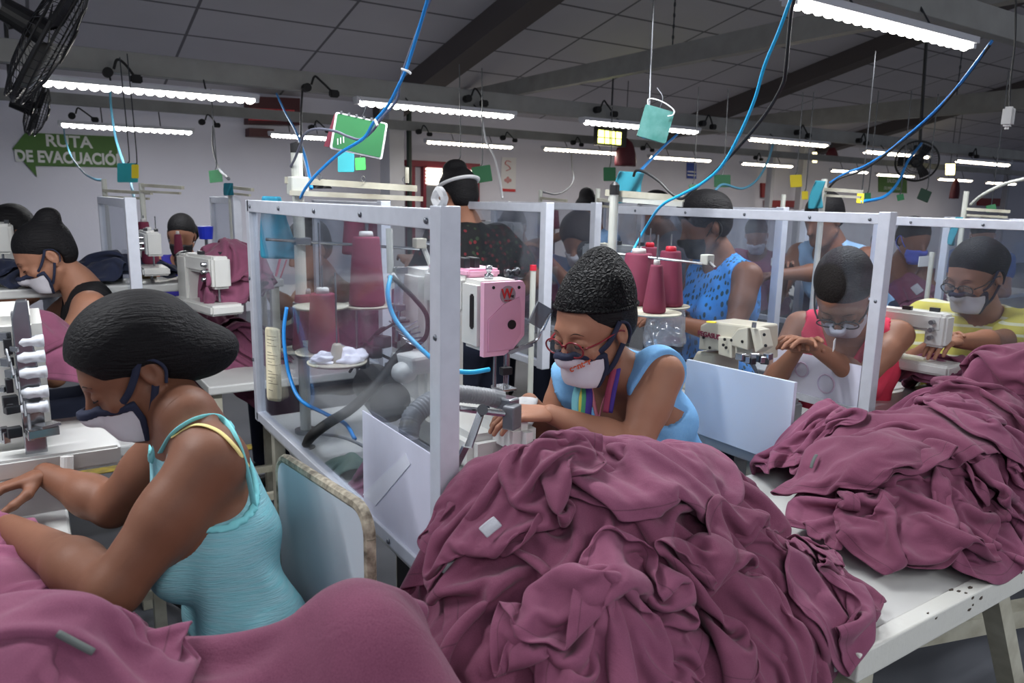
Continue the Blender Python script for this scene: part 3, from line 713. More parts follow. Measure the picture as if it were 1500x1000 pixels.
for px, py, d, h, r0, r1, tip, lb in ((932, 447, 2.35, .155, .055, .042, M_white, 'wide maroon cone with a white tip at the left of the four cones'),
                                  (948, 434, 2.55, .16, .04, .028, M_tipr, 'maroon cone with a red tip behind the wide cone'),
                                  (978, 449, 2.40, .17, .048, .032, M_tipr, 'tall maroon cone with a red tip at the right of the four cones'),
                                  (958, 459, 2.2, .135, .034, .018, M_white, 'slender maroon cone with a white tip nearest in front of the four cones')):
    p = D(px, py, d); disc(sb, p, .08 if d < 2.3 else .07); MB().bar(p - V((0, 0, .006)), (qx, qy, p.z - .006), .014, .006).build('tray_arm', M_paint, sb)
    cone_proto(label=lb, at=p + V((0, 0, .003)), h=h, r0=r0, r1=r1, tip=tip)
# background stands: (pole top pixel, base z, depth, arm pixels)
def small_stand(px, py, d, ax, ay, label, z0=.75, r=.012, trayspx=()):
    p = D(px, py, d); t = thing('thread_stand', label, 'thread stand', (p.x, p.y, z0))
    MB().cyl((p.x, p.y, z0), p, r, n=10).build('pole', M_pipe, t)
    if ax: 
        MB().bar(D(px, ay, d), D(ax, ay + 4, d * .97), .016, .014).build('thread_arm', M_paint, t)
        MB().bar(D(px, ay + 9, d), D(ax - 4, ay + 12, d * .97), .012, .01).build('thread_arm', M_paint, t)
    for (tx, ty) in trayspx:
        q = D(tx, ty, d * .98); disc(t, q, .06); MB().bar(q - V((0, 0, .004)), (p.x, p.y, q.z - .004), .012, .005).build('tray_arm', M_paint, t)
    return t
small_stand(152, 262, 3.6, 222, 279, 'thin thread stand with a long arm at the left below the green arrow sign')
small_stand(207, 268, 3.4, 268, 271, 'thread stand over the small machine behind the foreground woman', trayspx=((215, 392), (232, 393)))
small_stand(337, 268, 3.6, 370, 274, 'thread stand holding a small teal sheet left of the nearest screen')
small_stand(1208, 262, 3.1, 1265, 277, 'thread stand with the blue cloth strip above the woman in coral')
small_stand(1148, 285, 3.8, 0, 0, 'slim thread stand pole near the yellow square note')
small_stand(1416, 280, 3.6, 1480, 306, 'thread stand at right behind the woman in yellow')
small_stand(792, 278, 4.2, 830, 290, 'thread stand left of the worker with high pinned hair')
small_stand(876, 276, 3.6, 905, 292, 'short thread stand behind the cap of the woman in glasses')
for (px, py, d, h, r0, lb) in ((213, 368, 3.2, .12, .03, 'maroon cone high on the small stand behind the foreground woman'), (221, 386, 3.1, .13, .034, 'pale tipped maroon cone at the front of the small stand'),
                          (262, 372, 3.6, .09, .022, 'small maroon cone in front of the far seated woman'), (812, 335, 4.3, .10, .03, 'dark maroon cone left of the worker with pinned hair'),
                          (520, 372, 2.9, .17, .05, 'blurred maroon cone left one behind the nearest screen'), (556, 372, 2.9, .17, .05, 'blurred maroon cone right one behind the nearest screen')):
    p = D(px, py, d)
    cone_proto(label=lb, at=p, h=h, r0=r0, r1=r0 * .7)
    MB().cyl(p - V((0, 0, .002)), (p.x, p.y, .75), .006, n=6).build('cone_pin', M_steel, None)
    tag(bpy.data.objects[-1] if False else C.objects[-1], 'steel pin carrying the ' + ' '.join(lb.split()[:11]), 'pin')

# ------------------------------------------------------------------ cream overlock (side seen, arm along y)
M_cream = mat('cream_machine', (196, 192, 176), .35, noise=.25, nscale=9, col2=(160, 154, 136))
ov = thing('overlock_machine', 'cream overlock sewing machine behind the pale blue board', 'sewing machine', (2.0, 1.72, .752))
def X2(px, py, x=1.90): return atx(px, py, x)
a = X2(1026, 500); b = X2(1128, 515)
MB().prism([(X2(1027, 476).y, X2(1027, 476).z), (X2(1040, 470).y, X2(1040, 470).z), (X2(1103, 478).y, X2(1103, 478).z), (X2(1103, 530).y, X2(1103, 530).z), (X2(1060, 514).y, X2(1060, 514).z), (X2(1024, 512).y, X2(1024, 512).z)], .13,
     basis((1.96, 0, 0), (0, 1, 0), (0, 0, 1))).build('arm', M_cream, ov, bevel=.006)
MB().prism([(X2(1058, 492).y, X2(1058, 492).z), (X2(1078, 494).y, X2(1078, 494).z), (X2(1078, 524).y, X2(1078, 524).z), (X2(1058, 518).y, X2(1058, 518).z)], .02, basis((1.89, 0, 0), (0, 1, 0), (0, 0, 1))).build('side_cover', M_cream, ov, bevel=.003)
MB().prism([(X2(1080, 492).y, X2(1080, 492).z), (X2(1090, 480).y, X2(1090, 480).z), (X2(1104, 478).y, X2(1104, 478).z), (X2(1104, 512).y, X2(1104, 512).z), (X2(1080, 505).y, X2(1080, 505).z)], .03, basis((1.885, 0, 0), (0, 1, 0), (0, 0, 1))).build('front_hood', M_cream, ov, bevel=.004)
MB().prism([(X2(1106, 478).y, X2(1106, 478).z), (X2(1120, 482).y, X2(1120, 482).z), (X2(1126, 508).y, X2(1126, 508).z), (X2(1114, 516).y, X2(1114, 516).z)], .05, basis((1.90, 0, 0), (0, 1, 0), (0, 0, 1))).build('thread_plate', M_cream, ov, bevel=.003)
for px, py in ((1062, 497), (1072, 498), (1060, 505), (1064, 509), (1088, 500), (1120, 490), (1122, 506), (1031, 494), (1040, 509)):
    MB().lathe([(.005, 0), (.005, .003), (0, .003)], X2(px, py, 1.872 if px > 1055 else 1.893), (-1, 0, 0), 10).build('screw', M_black, ov)
text('name_letters', 'PEGASUS', basis(X2(1038, 491, 1.893), (0, -1, 0), (0, 0, 1)), .024, mat('maker_maroon', (130, 50, 72), .5), ov, bold=.0006)
MB().lathe([(.016, 0), (.016, .002), (0, .002)], D(1042, 472, 2.32) + V((0, 0, 0)), (0, 0, 1), 16).build('yellow_sticker', M_yellow, ov)
MB().box((1.96, X2(1115, 540).y + .1, .80), (.16, .34, .09), bev=.015).build('bed', M_grey, ov)
MB().prism([(X2(1010, 530).y, X2(1010, 530).z), (X2(1018, 514).y, X2(1018, 514).z), (X2(1045, 518).y, X2(1045, 518).z), (X2(1045, 545).y, .80), (X2(990, 560).y, .80)], .13, basis((1.97, 0, 0), (0, 1, 0), (0, 0, 1))).build('base_casing', M_cream, ov, bevel=.01)
MB().cyl(D(1104, 480, 2.3), D(1105, 472, 2.3), .007, n=10).build('thread_post', M_steel, ov)
random.seed(8)
for k in range(9): MB().box(D(1085 + 5 * k, 522 + 2 * (k % 4), 2.2), (.02, .025, .02), k).build('looper_part', M_dsteel if k % 2 else M_steel, ov, bevel=.002)

# ------------------------------------------------------------------ left foreground overlock with tension dials
lf = thing('overlock_machine', 'white overlock machine with a row of round dials at the left edge', 'sewing machine', (-.1, 1.9, .752))
MB().box(D(8, 545, 1.75), (.16, .3, .30), bev=.02).build('body', M_mach, lf)
MB().prism([(-.012, -.17), (-.012, .14), (.0, .18), (.02, .18), (.022, .1), (.03, .0), (.03, -.17)], .03, basis(D(36, 560, 1.62), (1, 0, 0), (0, 0, 1))).build('dial_bracket', M_steel, lf, bevel=.003)
MB().box(D(27, 486, 1.62), (.022, .03, .09)).build('guide_frame', M_grey, lf, bevel=.003)
for i, (px, py) in enumerate(((44, 501), (46, 524), (49, 547), (51, 576), (51, 598))):
    p = D(px - 12, py, 1.6)
    MB().lathe([(.008, -.01), (.0115, 0), (.013, .003), (.0115, .012), (.0115, .024), (.0135, .026), (.0135, .040), (0, .041)], p, (1, -.1, .03), 18).build('tension_dial', mat('dial_white', (206, 210, 216), .35), lf, smooth=True)
for i in range(14):
    px, py = random.uniform(0, 30), random.uniform(490, 640); MB().box(D(px, py, 1.6), (random.uniform(.01, .03), .02, random.uniform(.01, .035)), random.random()).build('linkage', M_steel if i % 2 else M_dsteel, lf, bevel=.002)
for i in range(6): MB().cyl(D(6 + i * 7, 500 + i * 20, 1.6), D(14 + i * 6, 530 + i * 20, 1.58), .003, n=6).build('lever', M_steel, lf)
MB().box(D(48, 665, 1.70), (.34, .20, .045), bev=.006).build('work_plate', M_white, lf)
MB().cyl(D(46, 620, 1.62), D(46, 645, 1.62), .006, n=8).build('presser_bar', M_steel, lf)
MB().box(D(62, 632, 1.62), (.06, .03, .02), .2).build('presser_foot', M_steel, lf, bevel=.002)
MB().box(D(70, 622, 1.62), (.04, .03, .006), .5).build('guard_lever', M_steel, lf)
MB().cyl(D(98, 668, 1.62), D(98, 690, 1.62), .013, n=14).build('knee_cap', M_white, lf)

# ------------------------------------------------------------------ generic machines in the background
def bgmachine(px, py, d, label, s=1.0, yaw=0.0, m=None, extra=()):
    p = D(px, py, d); m = m or M_mach; R3 = Matrix.Rotation(yaw, 3, 'Z')
    t = thing('sewing_machine', label, 'sewing machine', p)
    def q(v): return p + R3 @ (V(v) * s)
    MB().box(q((0, .17, .13)), (.11 * s, .12 * s, .26 * s), R3, .012 * s).build('column', m, t)
    MB().box(q((0, .0, .225)), (.10 * s, .34 * s, .085 * s), R3, .014 * s).build('arm', m, t)
    MB().box(q((0, -.14, .19)), (.09 * s, .09 * s, .15 * s), R3, .012 * s).build('head', m, t)
    MB().box(q((0, .0, .02)), (.16 * s, .46 * s, .05 * s), R3, .01 * s).build('bed', m, t)
    MB().cyl(q((0, -.14, .13)), q((0, -.14, .05)), .006 * s, n=8).build('needle_bar', M_steel, t)
    MB().cyl(q((0, .235, .22)), q((0, .27, .22)), .05 * s, n=18).build('hand_wheel', M_dsteel, t)
    for k in range(3): MB().cyl(q((-.05, -.13, .16 + .035 * k)), q((-.075, -.13, .16 + .035 * k)), .011 * s, n=10).build('tension_disc', M_steel, t)
    for k in range(2): MB().box(q((.03 - .05 * k, -.1 + .1 * k, .275)), (.02 * s, .04 * s, .02 * s), R3).build('thread_guide', M_dsteel, t)
    return t
bgmachine(1322, 535, 2.75, 'white sewing machine between the women in coral and yellow', .78, 0.1)
bgmachine(305, 452, 2.95, 'greyish sewing machine behind the head of the foreground woman', .8, .2)
bgmachine(222, 398, 3.05, 'small white sewing machine in front of the far seated woman', .62, 0)
bgmachine(8, 400, 3.2, 'machine at the far left edge by the dark masked worker', .8, 0)
bgmachine(905, 440, 3.6, 'pale machine in the middle behind the thread cones', 1.0, 0)
bgmachine(735, 385, 4.4, 'pale sewing machine in front of the grey haired worker', .9, 0)
# ------------------------------------------------------------------ implicit surfaces for bodies and clothes
def A3(p): return np.array([p[0], p[1], p[2]], np.float32)
class Sdf:
    """list of rounded shapes blended into one skin"""
    def __init__(s): s.pr = []
    def cap(s, a, b, ra, rb=None, k=.02, flat=None):
        s.pr.append(('c', A3(a), A3(b), float(ra), float(ra if rb is None else rb), k, flat)); return s
    def ell(s, c, r, R=None, k=.02, neg=False):
        s.pr.append(('e', A3(c), A3(r), np.array(R, np.float32) if R is not None else None, neg, k)); return s
    def bounds(s):
        lo = np.full(3, 9e9); hi = -lo
        for p in s.pr:
            if p[0] == 'c':
                r = max(p[3], p[4]); lo = np.minimum(lo, np.minimum(p[1], p[2]) - r); hi = np.maximum(hi, np.maximum(p[1], p[2]) + r)
            elif not p[4]:
                r = p[2].max(); lo = np.minimum(lo, p[1] - r); hi = np.maximum(hi, p[1] + r)
        return lo, hi
    def grid(s, G):
        F = np.full(G.n, 1.0, np.float32)
        for p in s.pr:
            if p[0] == 'c':
                r = max(p[3], p[4]); a, b = np.minimum(p[1], p[2]) - r, np.maximum(p[1], p[2]) + r; k = p[5]
            else: r = p[2].max(); a, b = p[1] - r, p[1] + r; k = p[5]
            sl, X = G.sub(a, b, k + 3 * G.h + .012)
            if sl is None: continue
            if p[0] == 'c':
                ax = p[2] - p[1]; L2 = max(float(ax @ ax), 1e-9); q = X - p[1]
                t = np.clip((q @ ax) / L2, 0, 1); dv = q - t[..., None] * ax
                if p[6] is not None:
                    n, f = p[6]; n = A3(n); dn = dv @ n; dv = dv + (dn * (1 / f - 1))[..., None] * n
                d = np.sqrt((dv * dv).sum(-1)) - (p[3] + (p[4] - p[3]) * t)
            else:
                q = X - p[1]
                if p[3] is not None: q = q @ p[3]
                rr = p[2]; m_ = rr.min(); k0 = np.sqrt(((q / rr) ** 2).sum(-1)); k1 = np.sqrt(((q / (rr * rr)) ** 2).sum(-1))
                d = k0 * (k0 - 1) / np.maximum(k1, 1e-6)
            f0 = F[sl]
            if p[0] == 'e' and p[4]:
                d = -d; h = np.clip(.5 - .5 * (f0 - d) / k, 0, 1); F[sl] = f0 * (1 - h) + d * h + k * h * (1 - h)
            else:
                h = np.clip(.5 + .5 * (f0 - d) / k, 0, 1); F[sl] = f0 * (1 - h) + d * h - k * h * (1 - h)
        return F
class Grid:
    def __init__(s, lo, hi, h):
        s.h = h; s.lo = np.array(lo, np.float32) - 2.5 * h; s.n = tuple(int(v) for v in np.ceil((np.array(hi) + 2.5 * h - s.lo) / h) + 1)
        s.ax = [s.lo[i] + h * np.arange(s.n[i], dtype=np.float32) for i in range(3)]
    def sub(s, a, b, m):
        i0 = [max(0, int((a[i] - m - s.lo[i]) / s.h)) for i in range(3)]; i1 = [min(s.n[i], int((b[i] + m - s.lo[i]) / s.h) + 2) for i in range(3)]
        if any(i1[i] <= i0[i] for i in range(3)): return None, None
        sl = tuple(slice(i0[i], i1[i]) for i in range(3))
        return sl, np.stack(np.meshgrid(*[s.ax[i][sl[i]] for i in range(3)], indexing='ij'), -1)
    def pts(s): return np.stack(np.meshgrid(*s.ax, indexing='ij'), -1)
def nets(F, G):
    """surface nets: level set 0 -> smooth quad mesh"""
    F = F.copy(); 
    for a in range(3):
        i = [slice(None)] * 3; i[a] = 0; F[tuple(i)] = np.maximum(F[tuple(i)], 1e-3); i[a] = -1; F[tuple(i)] = np.maximum(F[tuple(i)], 1e-3)
    nx, ny, nz = F.shape; S = F < 0; acc = {}; cs = []; ps = []; quads = []
    for a in range(3):
        i0 = [slice(None)] * 3; i1 = [slice(None)] * 3; i0[a] = slice(0, -1); i1[a] = slice(1, None)
        E_ = np.argwhere(S[tuple(i0)] != S[tuple(i1)])
        if not len(E_): continue
        b, c = (a + 1) % 3, (a + 2) % 3
        E_ = E_[(E_[:, b] > 0) & (E_[:, c] > 0)]
        f0 = F[E_[:, 0], E_[:, 1], E_[:, 2]]; E2 = E_.copy(); E2[:, a] += 1; f1 = F[E2[:, 0], E2[:, 1], E2[:, 2]]
        t = f0 / (f0 - f1); P = E_.astype(np.float32); P[:, a] += t
        cells = []
        for db, dc in ((0, 0), (-1, 0), (-1, -1), (0, -1)):
            Cc = E_.copy(); Cc[:, b] += db; Cc[:, c] += dc; ids = (Cc[:, 0] * ny + Cc[:, 1]) * nz + Cc[:, 2]
            cells.append(ids); cs.append(ids); ps.append(P)
        Q = np.stack(cells, 1); fl = f0 >= 0; Q[fl] = Q[fl][:, ::-1]; quads.append(Q)
    if not cs: return np.zeros((0, 3)), np.zeros((0, 4), int)
    cs = np.concatenate(cs); ps = np.concatenate(ps); u, inv = np.unique(cs, return_inverse=True); n = len(u)
    cnt = np.bincount(inv, minlength=n); Vx = np.stack([np.bincount(inv, ps[:, k], n) / cnt for k in range(3)], 1)
    Q = np.concatenate(quads); Q = np.searchsorted(u, Q)
    return Vx * G.h + G.lo, Q
def mesh_np(name, parts, m, parent=None, smooth=True):
    vs = []; fs = []; o = 0
    for v, q in parts: vs.append(v); fs.append(q + o); o += len(v)
    v = np.concatenate(vs).astype(np.float32); q = np.concatenate(fs).astype(np.int32)
    me = bpy.data.meshes.new(name); me.vertices.add(len(v)); me.vertices.foreach_set('co', v.ravel())
    me.loops.add(q.size); me.loops.foreach_set('vertex_index', q.ravel()); me.polygons.add(len(q))
    me.polygons.foreach_set('loop_start', np.arange(0, q.size, q.shape[1], dtype=np.int32)); me.polygons.foreach_set('loop_total', np.full(len(q), q.shape[1], np.int32))
    me.update(calc_edges=True); me.validate()
    return link(me, name, m, parent, smooth)

# skin, hair, cloth
def skin_mat(name, rgb): return mat(name, rgb, .55, noise=.35, nscale=9, col2=tuple(int(v * .82) for v in rgb), sss=.0, bump=.12, bscale=140, spec=.35, bdist=.002)
M_skinA = skin_mat('skin_warm_brown', (122, 80, 60))
M_skinB = skin_mat('skin_brown', (158, 111, 88))
M_skinC = skin_mat('skin_tan', (154, 108, 86))
M_skinD = skin_mat('skin_deep_brown', (118, 78, 60))
def hair_mat(name, rgb=(12, 11, 13), net=0, dense=1.0):
    if name in MATS: return MATS[name]
    t = NT(name); t.b.inputs['Roughness'].default_value = .6; t.b.inputs['Specular IOR Level'].default_value = .16
    tc = t.node('ShaderNodeTexCoord'); mp = t.node('ShaderNodeMapping'); mp.inputs['Scale'].default_value = (9, 120, 120); mp.inputs['Rotation'].default_value = (0, .35, .1); t.link(tc.outputs['Object'], mp.inputs[0])
    n = t.node('ShaderNodeTexNoise'); n.inputs['Scale'].default_value = 1.6; n.inputs['Detail'].default_value = 7; n.inputs['Distortion'].default_value = .6; t.link(mp.outputs[0], n.inputs['Vector'])
    mx = t.node('ShaderNodeMix', data_type='RGBA'); mx.inputs[6].default_value = s2l(rgb); mx.inputs[7].default_value = s2l(tuple(min(255, v + 20) for v in rgb)); t.link(n.outputs[0], mx.inputs[0])
    col = mx.outputs[2]
    b = t.node('ShaderNodeBump'); b.inputs['Strength'].default_value = .7; b.inputs['Distance'].default_value = .006; t.link(n.outputs[0], b.inputs['Height'])
    if net:
        v = t.node('ShaderNodeTexVoronoi'); v.feature = 'DISTANCE_TO_EDGE'; v.inputs['Scale'].default_value = net; t.link(tc.outputs['Object'], v.inputs['Vector'])
        lt = t.node('ShaderNodeMapRange'); lt.inputs[1].default_value = .0; lt.inputs[2].default_value = .22; lt.inputs[3].default_value = 1; lt.inputs[4].default_value = 0; t.link(v.outputs['Distance'], lt.inputs[0])
        b2 = t.node('ShaderNodeBump'); b2.inputs['Strength'].default_value = dense; b2.inputs['Distance'].default_value = .005; t.link(lt.outputs[0], b2.inputs['Height']); t.link(b.outputs[0], b2.inputs['Normal'])
        t.link(b2.outputs[0], t.b.inputs['Normal'])
        m2 = t.node('ShaderNodeMix', data_type='RGBA'); m2.inputs[7].default_value = s2l(tuple(min(255, int(v * 1.1 + 6)) for v in rgb)); t.link(col, m2.inputs[6]); t.link(lt.outputs[0], m2.inputs[0]); col = m2.outputs[2]
    else: t.link(b.outputs[0], t.b.inputs['Normal'])
    t.link(col, t.b.inputs['Base Color'])
    MATS[name] = t.m; return t.m
M_hair = hair_mat('black_hair'); M_hairnet = hair_mat('hair_under_fine_net', net=170, dense=.10); M_hairg = hair_mat('greying_hair', (58, 54, 54)); M_cap = hair_mat('crocheted_net', (10, 10, 12), net=95, dense=1.0)
M_maskw = mat('mask_white_cotton', (214, 212, 218), .9, noise=.25, nscale=14, col2=(180, 176, 186), bump=.25, bscale=50)
M_maskb = mat('mask_black', (24, 24, 28), .9); M_maskbl = mat('mask_blue', (80, 92, 190), .9)
M_trim = mat('navy_trim', (28, 34, 58), .85, bump=.2, bscale=200)
def cloth_mat(name, rgb, **k): 
    k.setdefault('noise', .3); k.setdefault('nscale', 12); k.setdefault('col2', tuple(int(v * .82) for v in rgb)); k.setdefault('bump', .5); k.setdefault('bscale', 22); k.setdefault('bdist', .006)
    return mat(name, rgb, .9, spec=.2, **k)
M_trou = cloth_mat('dark_denim', (38, 42, 58))

def unit(v): v = V(v); return v.normalized()
def ik(S, W, l1, l2, hint):
    S, W = V(S), V(W); d = W - S; L = d.length
    if L > (l1 + l2) * .995: W = S + d * ((l1 + l2) * .995 / L); d = W - S; L = d.length
    a = (l1 * l1 - l2 * l2 + L * L) / (2 * L); h = math.sqrt(max(l1 * l1 - a * a, 0)); n = V(hint); n = (n - d * (n.dot(d) / L / L)); n.normalize()
    return S + d * (a / L) + n * h, W

def hand_prims(S_, W, dirv, palm_n, curl=.5, side=1, sc=1.0, spread=.012):
    """palm + four jointed fingers + thumb; dirv along fingers, palm_n out of the palm"""
    d = unit(dirv); n = unit(V(palm_n) - d * d.dot(V(palm_n))); s_ = d.cross(n) * side      # s_ toward the thumb
    kc = V(W) + d * .088 * sc
    S_.cap(W, V(W) + d * .02, .024 * sc, .022 * sc, k=.02, flat=(n, .72))
    for k in range(4):
        off = (1.5 - k) * .0205 * sc
        S_.cap(V(W) + d * .02 * sc + s_ * off * .7, kc + s_ * off - d * .006, .0145 * sc, .0115 * sc, k=.014, flat=(n, .8))
    Ls = (.040, .045, .042, .033)
    for k in range(4):
        off = (1.5 - k); b0 = kc + s_ * off * .0205 * sc - n * 0; dirk = (d + s_ * off * spread * 3).normalized(); q = b0; ang = 0
        cu = curl * (1 + .15 * (k - 1.5) * side) + .06 * k
        for j, (l, r) in enumerate(((Ls[k], .0092), (Ls[k] * .68, .0083), (Ls[k] * .52, .0072))):
            ang += cu * (0.75, .85, .5)[j]; dd = (dirk * math.cos(ang) + n * math.sin(ang)).normalized()
            q2 = q + dd * l * sc; S_.cap(q, q2, r * sc, (r - .0009) * sc, k=.004); q = q2
    t0 = V(W) + d * .028 * sc + s_ * .022 * sc + n * .008; t1 = t0 + (d * .55 + s_ * .62 + n * .4).normalized() * .042 * sc
    t2 = t1 + (d * .85 + s_ * .15 + n * .35).normalized() * .034 * sc; t3 = t2 + (d * .95 - s_ * .12 + n * .35).normalized() * .026 * sc
    S_.cap(t0, t1, .0145 * sc, .0115 * sc, k=.014); S_.cap(t1, t2, .0108 * sc, .0098 * sc, k=.005); S_.cap(t2, t3, .0096 * sc, .0078 * sc, k=.005)

class Head:
    """head frame: c = centre between ears, f forward, u up, r = the person's right"""
    def __init__(s, c, fwd, up, sc=1.0):
        s.c = V(c); s.f = unit(fwd); s.u = unit(V(up) - s.f * s.f.dot(V(up))); s.r = s.f.cross(s.u); s.s = sc
        s.R = np.array([[s.f.x, s.r.x, s.u.x], [s.f.y, s.r.y, s.u.y], [s.f.z, s.r.z, s.u.z]], np.float32)      # local(f,r,u) -> world
    def w(s, f, r, u): return s.c + (s.f * f + s.r * r + s.u * u) * s.s
    def e(s, S_, c, r, k=.02, neg=False, tilt=None):
        R = s.R
        if tilt is not None: R = R @ np.array(Matrix.Rotation(tilt[1], 3, tilt[0]), np.float32)
        S_.ell(s.w(*c), V(r) * s.s, R, k * s.s, neg)
    def skull(s, S_, fine=True):
        e = s.e
        e(S_, (-.012, 0, .045), (.096, .075, .082), .03)
        e(S_, (.030, 0, -.005), (.062, .064, .080), .03)
        e(S_, (.038, 0, -.060), (.046, .048, .048), .03)
        S_.cap(s.w(.070, -.014, -.098), s.w(.070, .014, -.098), .017 * s.s, k=.03)
        S_.cap(s.w(.0, .052, -.055), s.w(.055, .026, -.098), .020 * s.s, .014 * s.s, k=.03); S_.cap(s.w(.0, -.052, -.055), s.w(.055, -.026, -.098), .020 * s.s, .014 * s.s, k=.03)
        if fine:
            S_.cap(s.w(.078, -.028, .022), s.w(.078, .028, .022), .014 * s.s, k=.02)
            for g in (-1, 1):
                e(S_, (.100, .031 * g, .002), (.016, .019, .012), .012, neg=True)
                e(S_, (.082, .031 * g, .0), (.0135, .0150, .0120), .005)
                S_.cap(s.w(.066, .044 * g, -.028), s.w(.074, .036 * g, -.032), .019 * s.s, .016 * s.s, k=.02)
            S_.cap(s.w(.089, 0, .008), s.w(.108, 0, -.026), .0075 * s.s, .0105 * s.s, k=.012)
            S_.cap(s.w(.094, -.009, -.034), s.w(.094, .009, -.034), .0085 * s.s, k=.008)
            S_.cap(s.w(.088, -.018, -.064), s.w(.088, .018, -.064), .0075 * s.s, k=.008); S_.cap(s.w(.088, -.014, -.074), s.w(.088, .014, -.074), .008 * s.s, k=.008)
            for g in (-1, 1):
                e(S_, (-.012, .076 * g, -.004), (.019, .0085, .031), .006, tilt=('Y', .2))
                e(S_, (-.008, .085 * g, .002), (.010, .007, .017), .005, neg=True)
                S_.cap(s.w(-.006, .077 * g, -.030), s.w(-.004, .076 * g, -.036), .0065 * s.s, k=.006)
        else:
            S_.cap(s.w(.089, 0, .008), s.w(.106, 0, -.026), .010 * s.s, .013 * s.s, k=.012)
            for g in (-1, 1): e(S_, (-.012, .074 * g, -.004), (.018, .011, .030), .006)
    def local(s, X): return (X - np.array(s.c, np.float32)) @ s.R / s.s

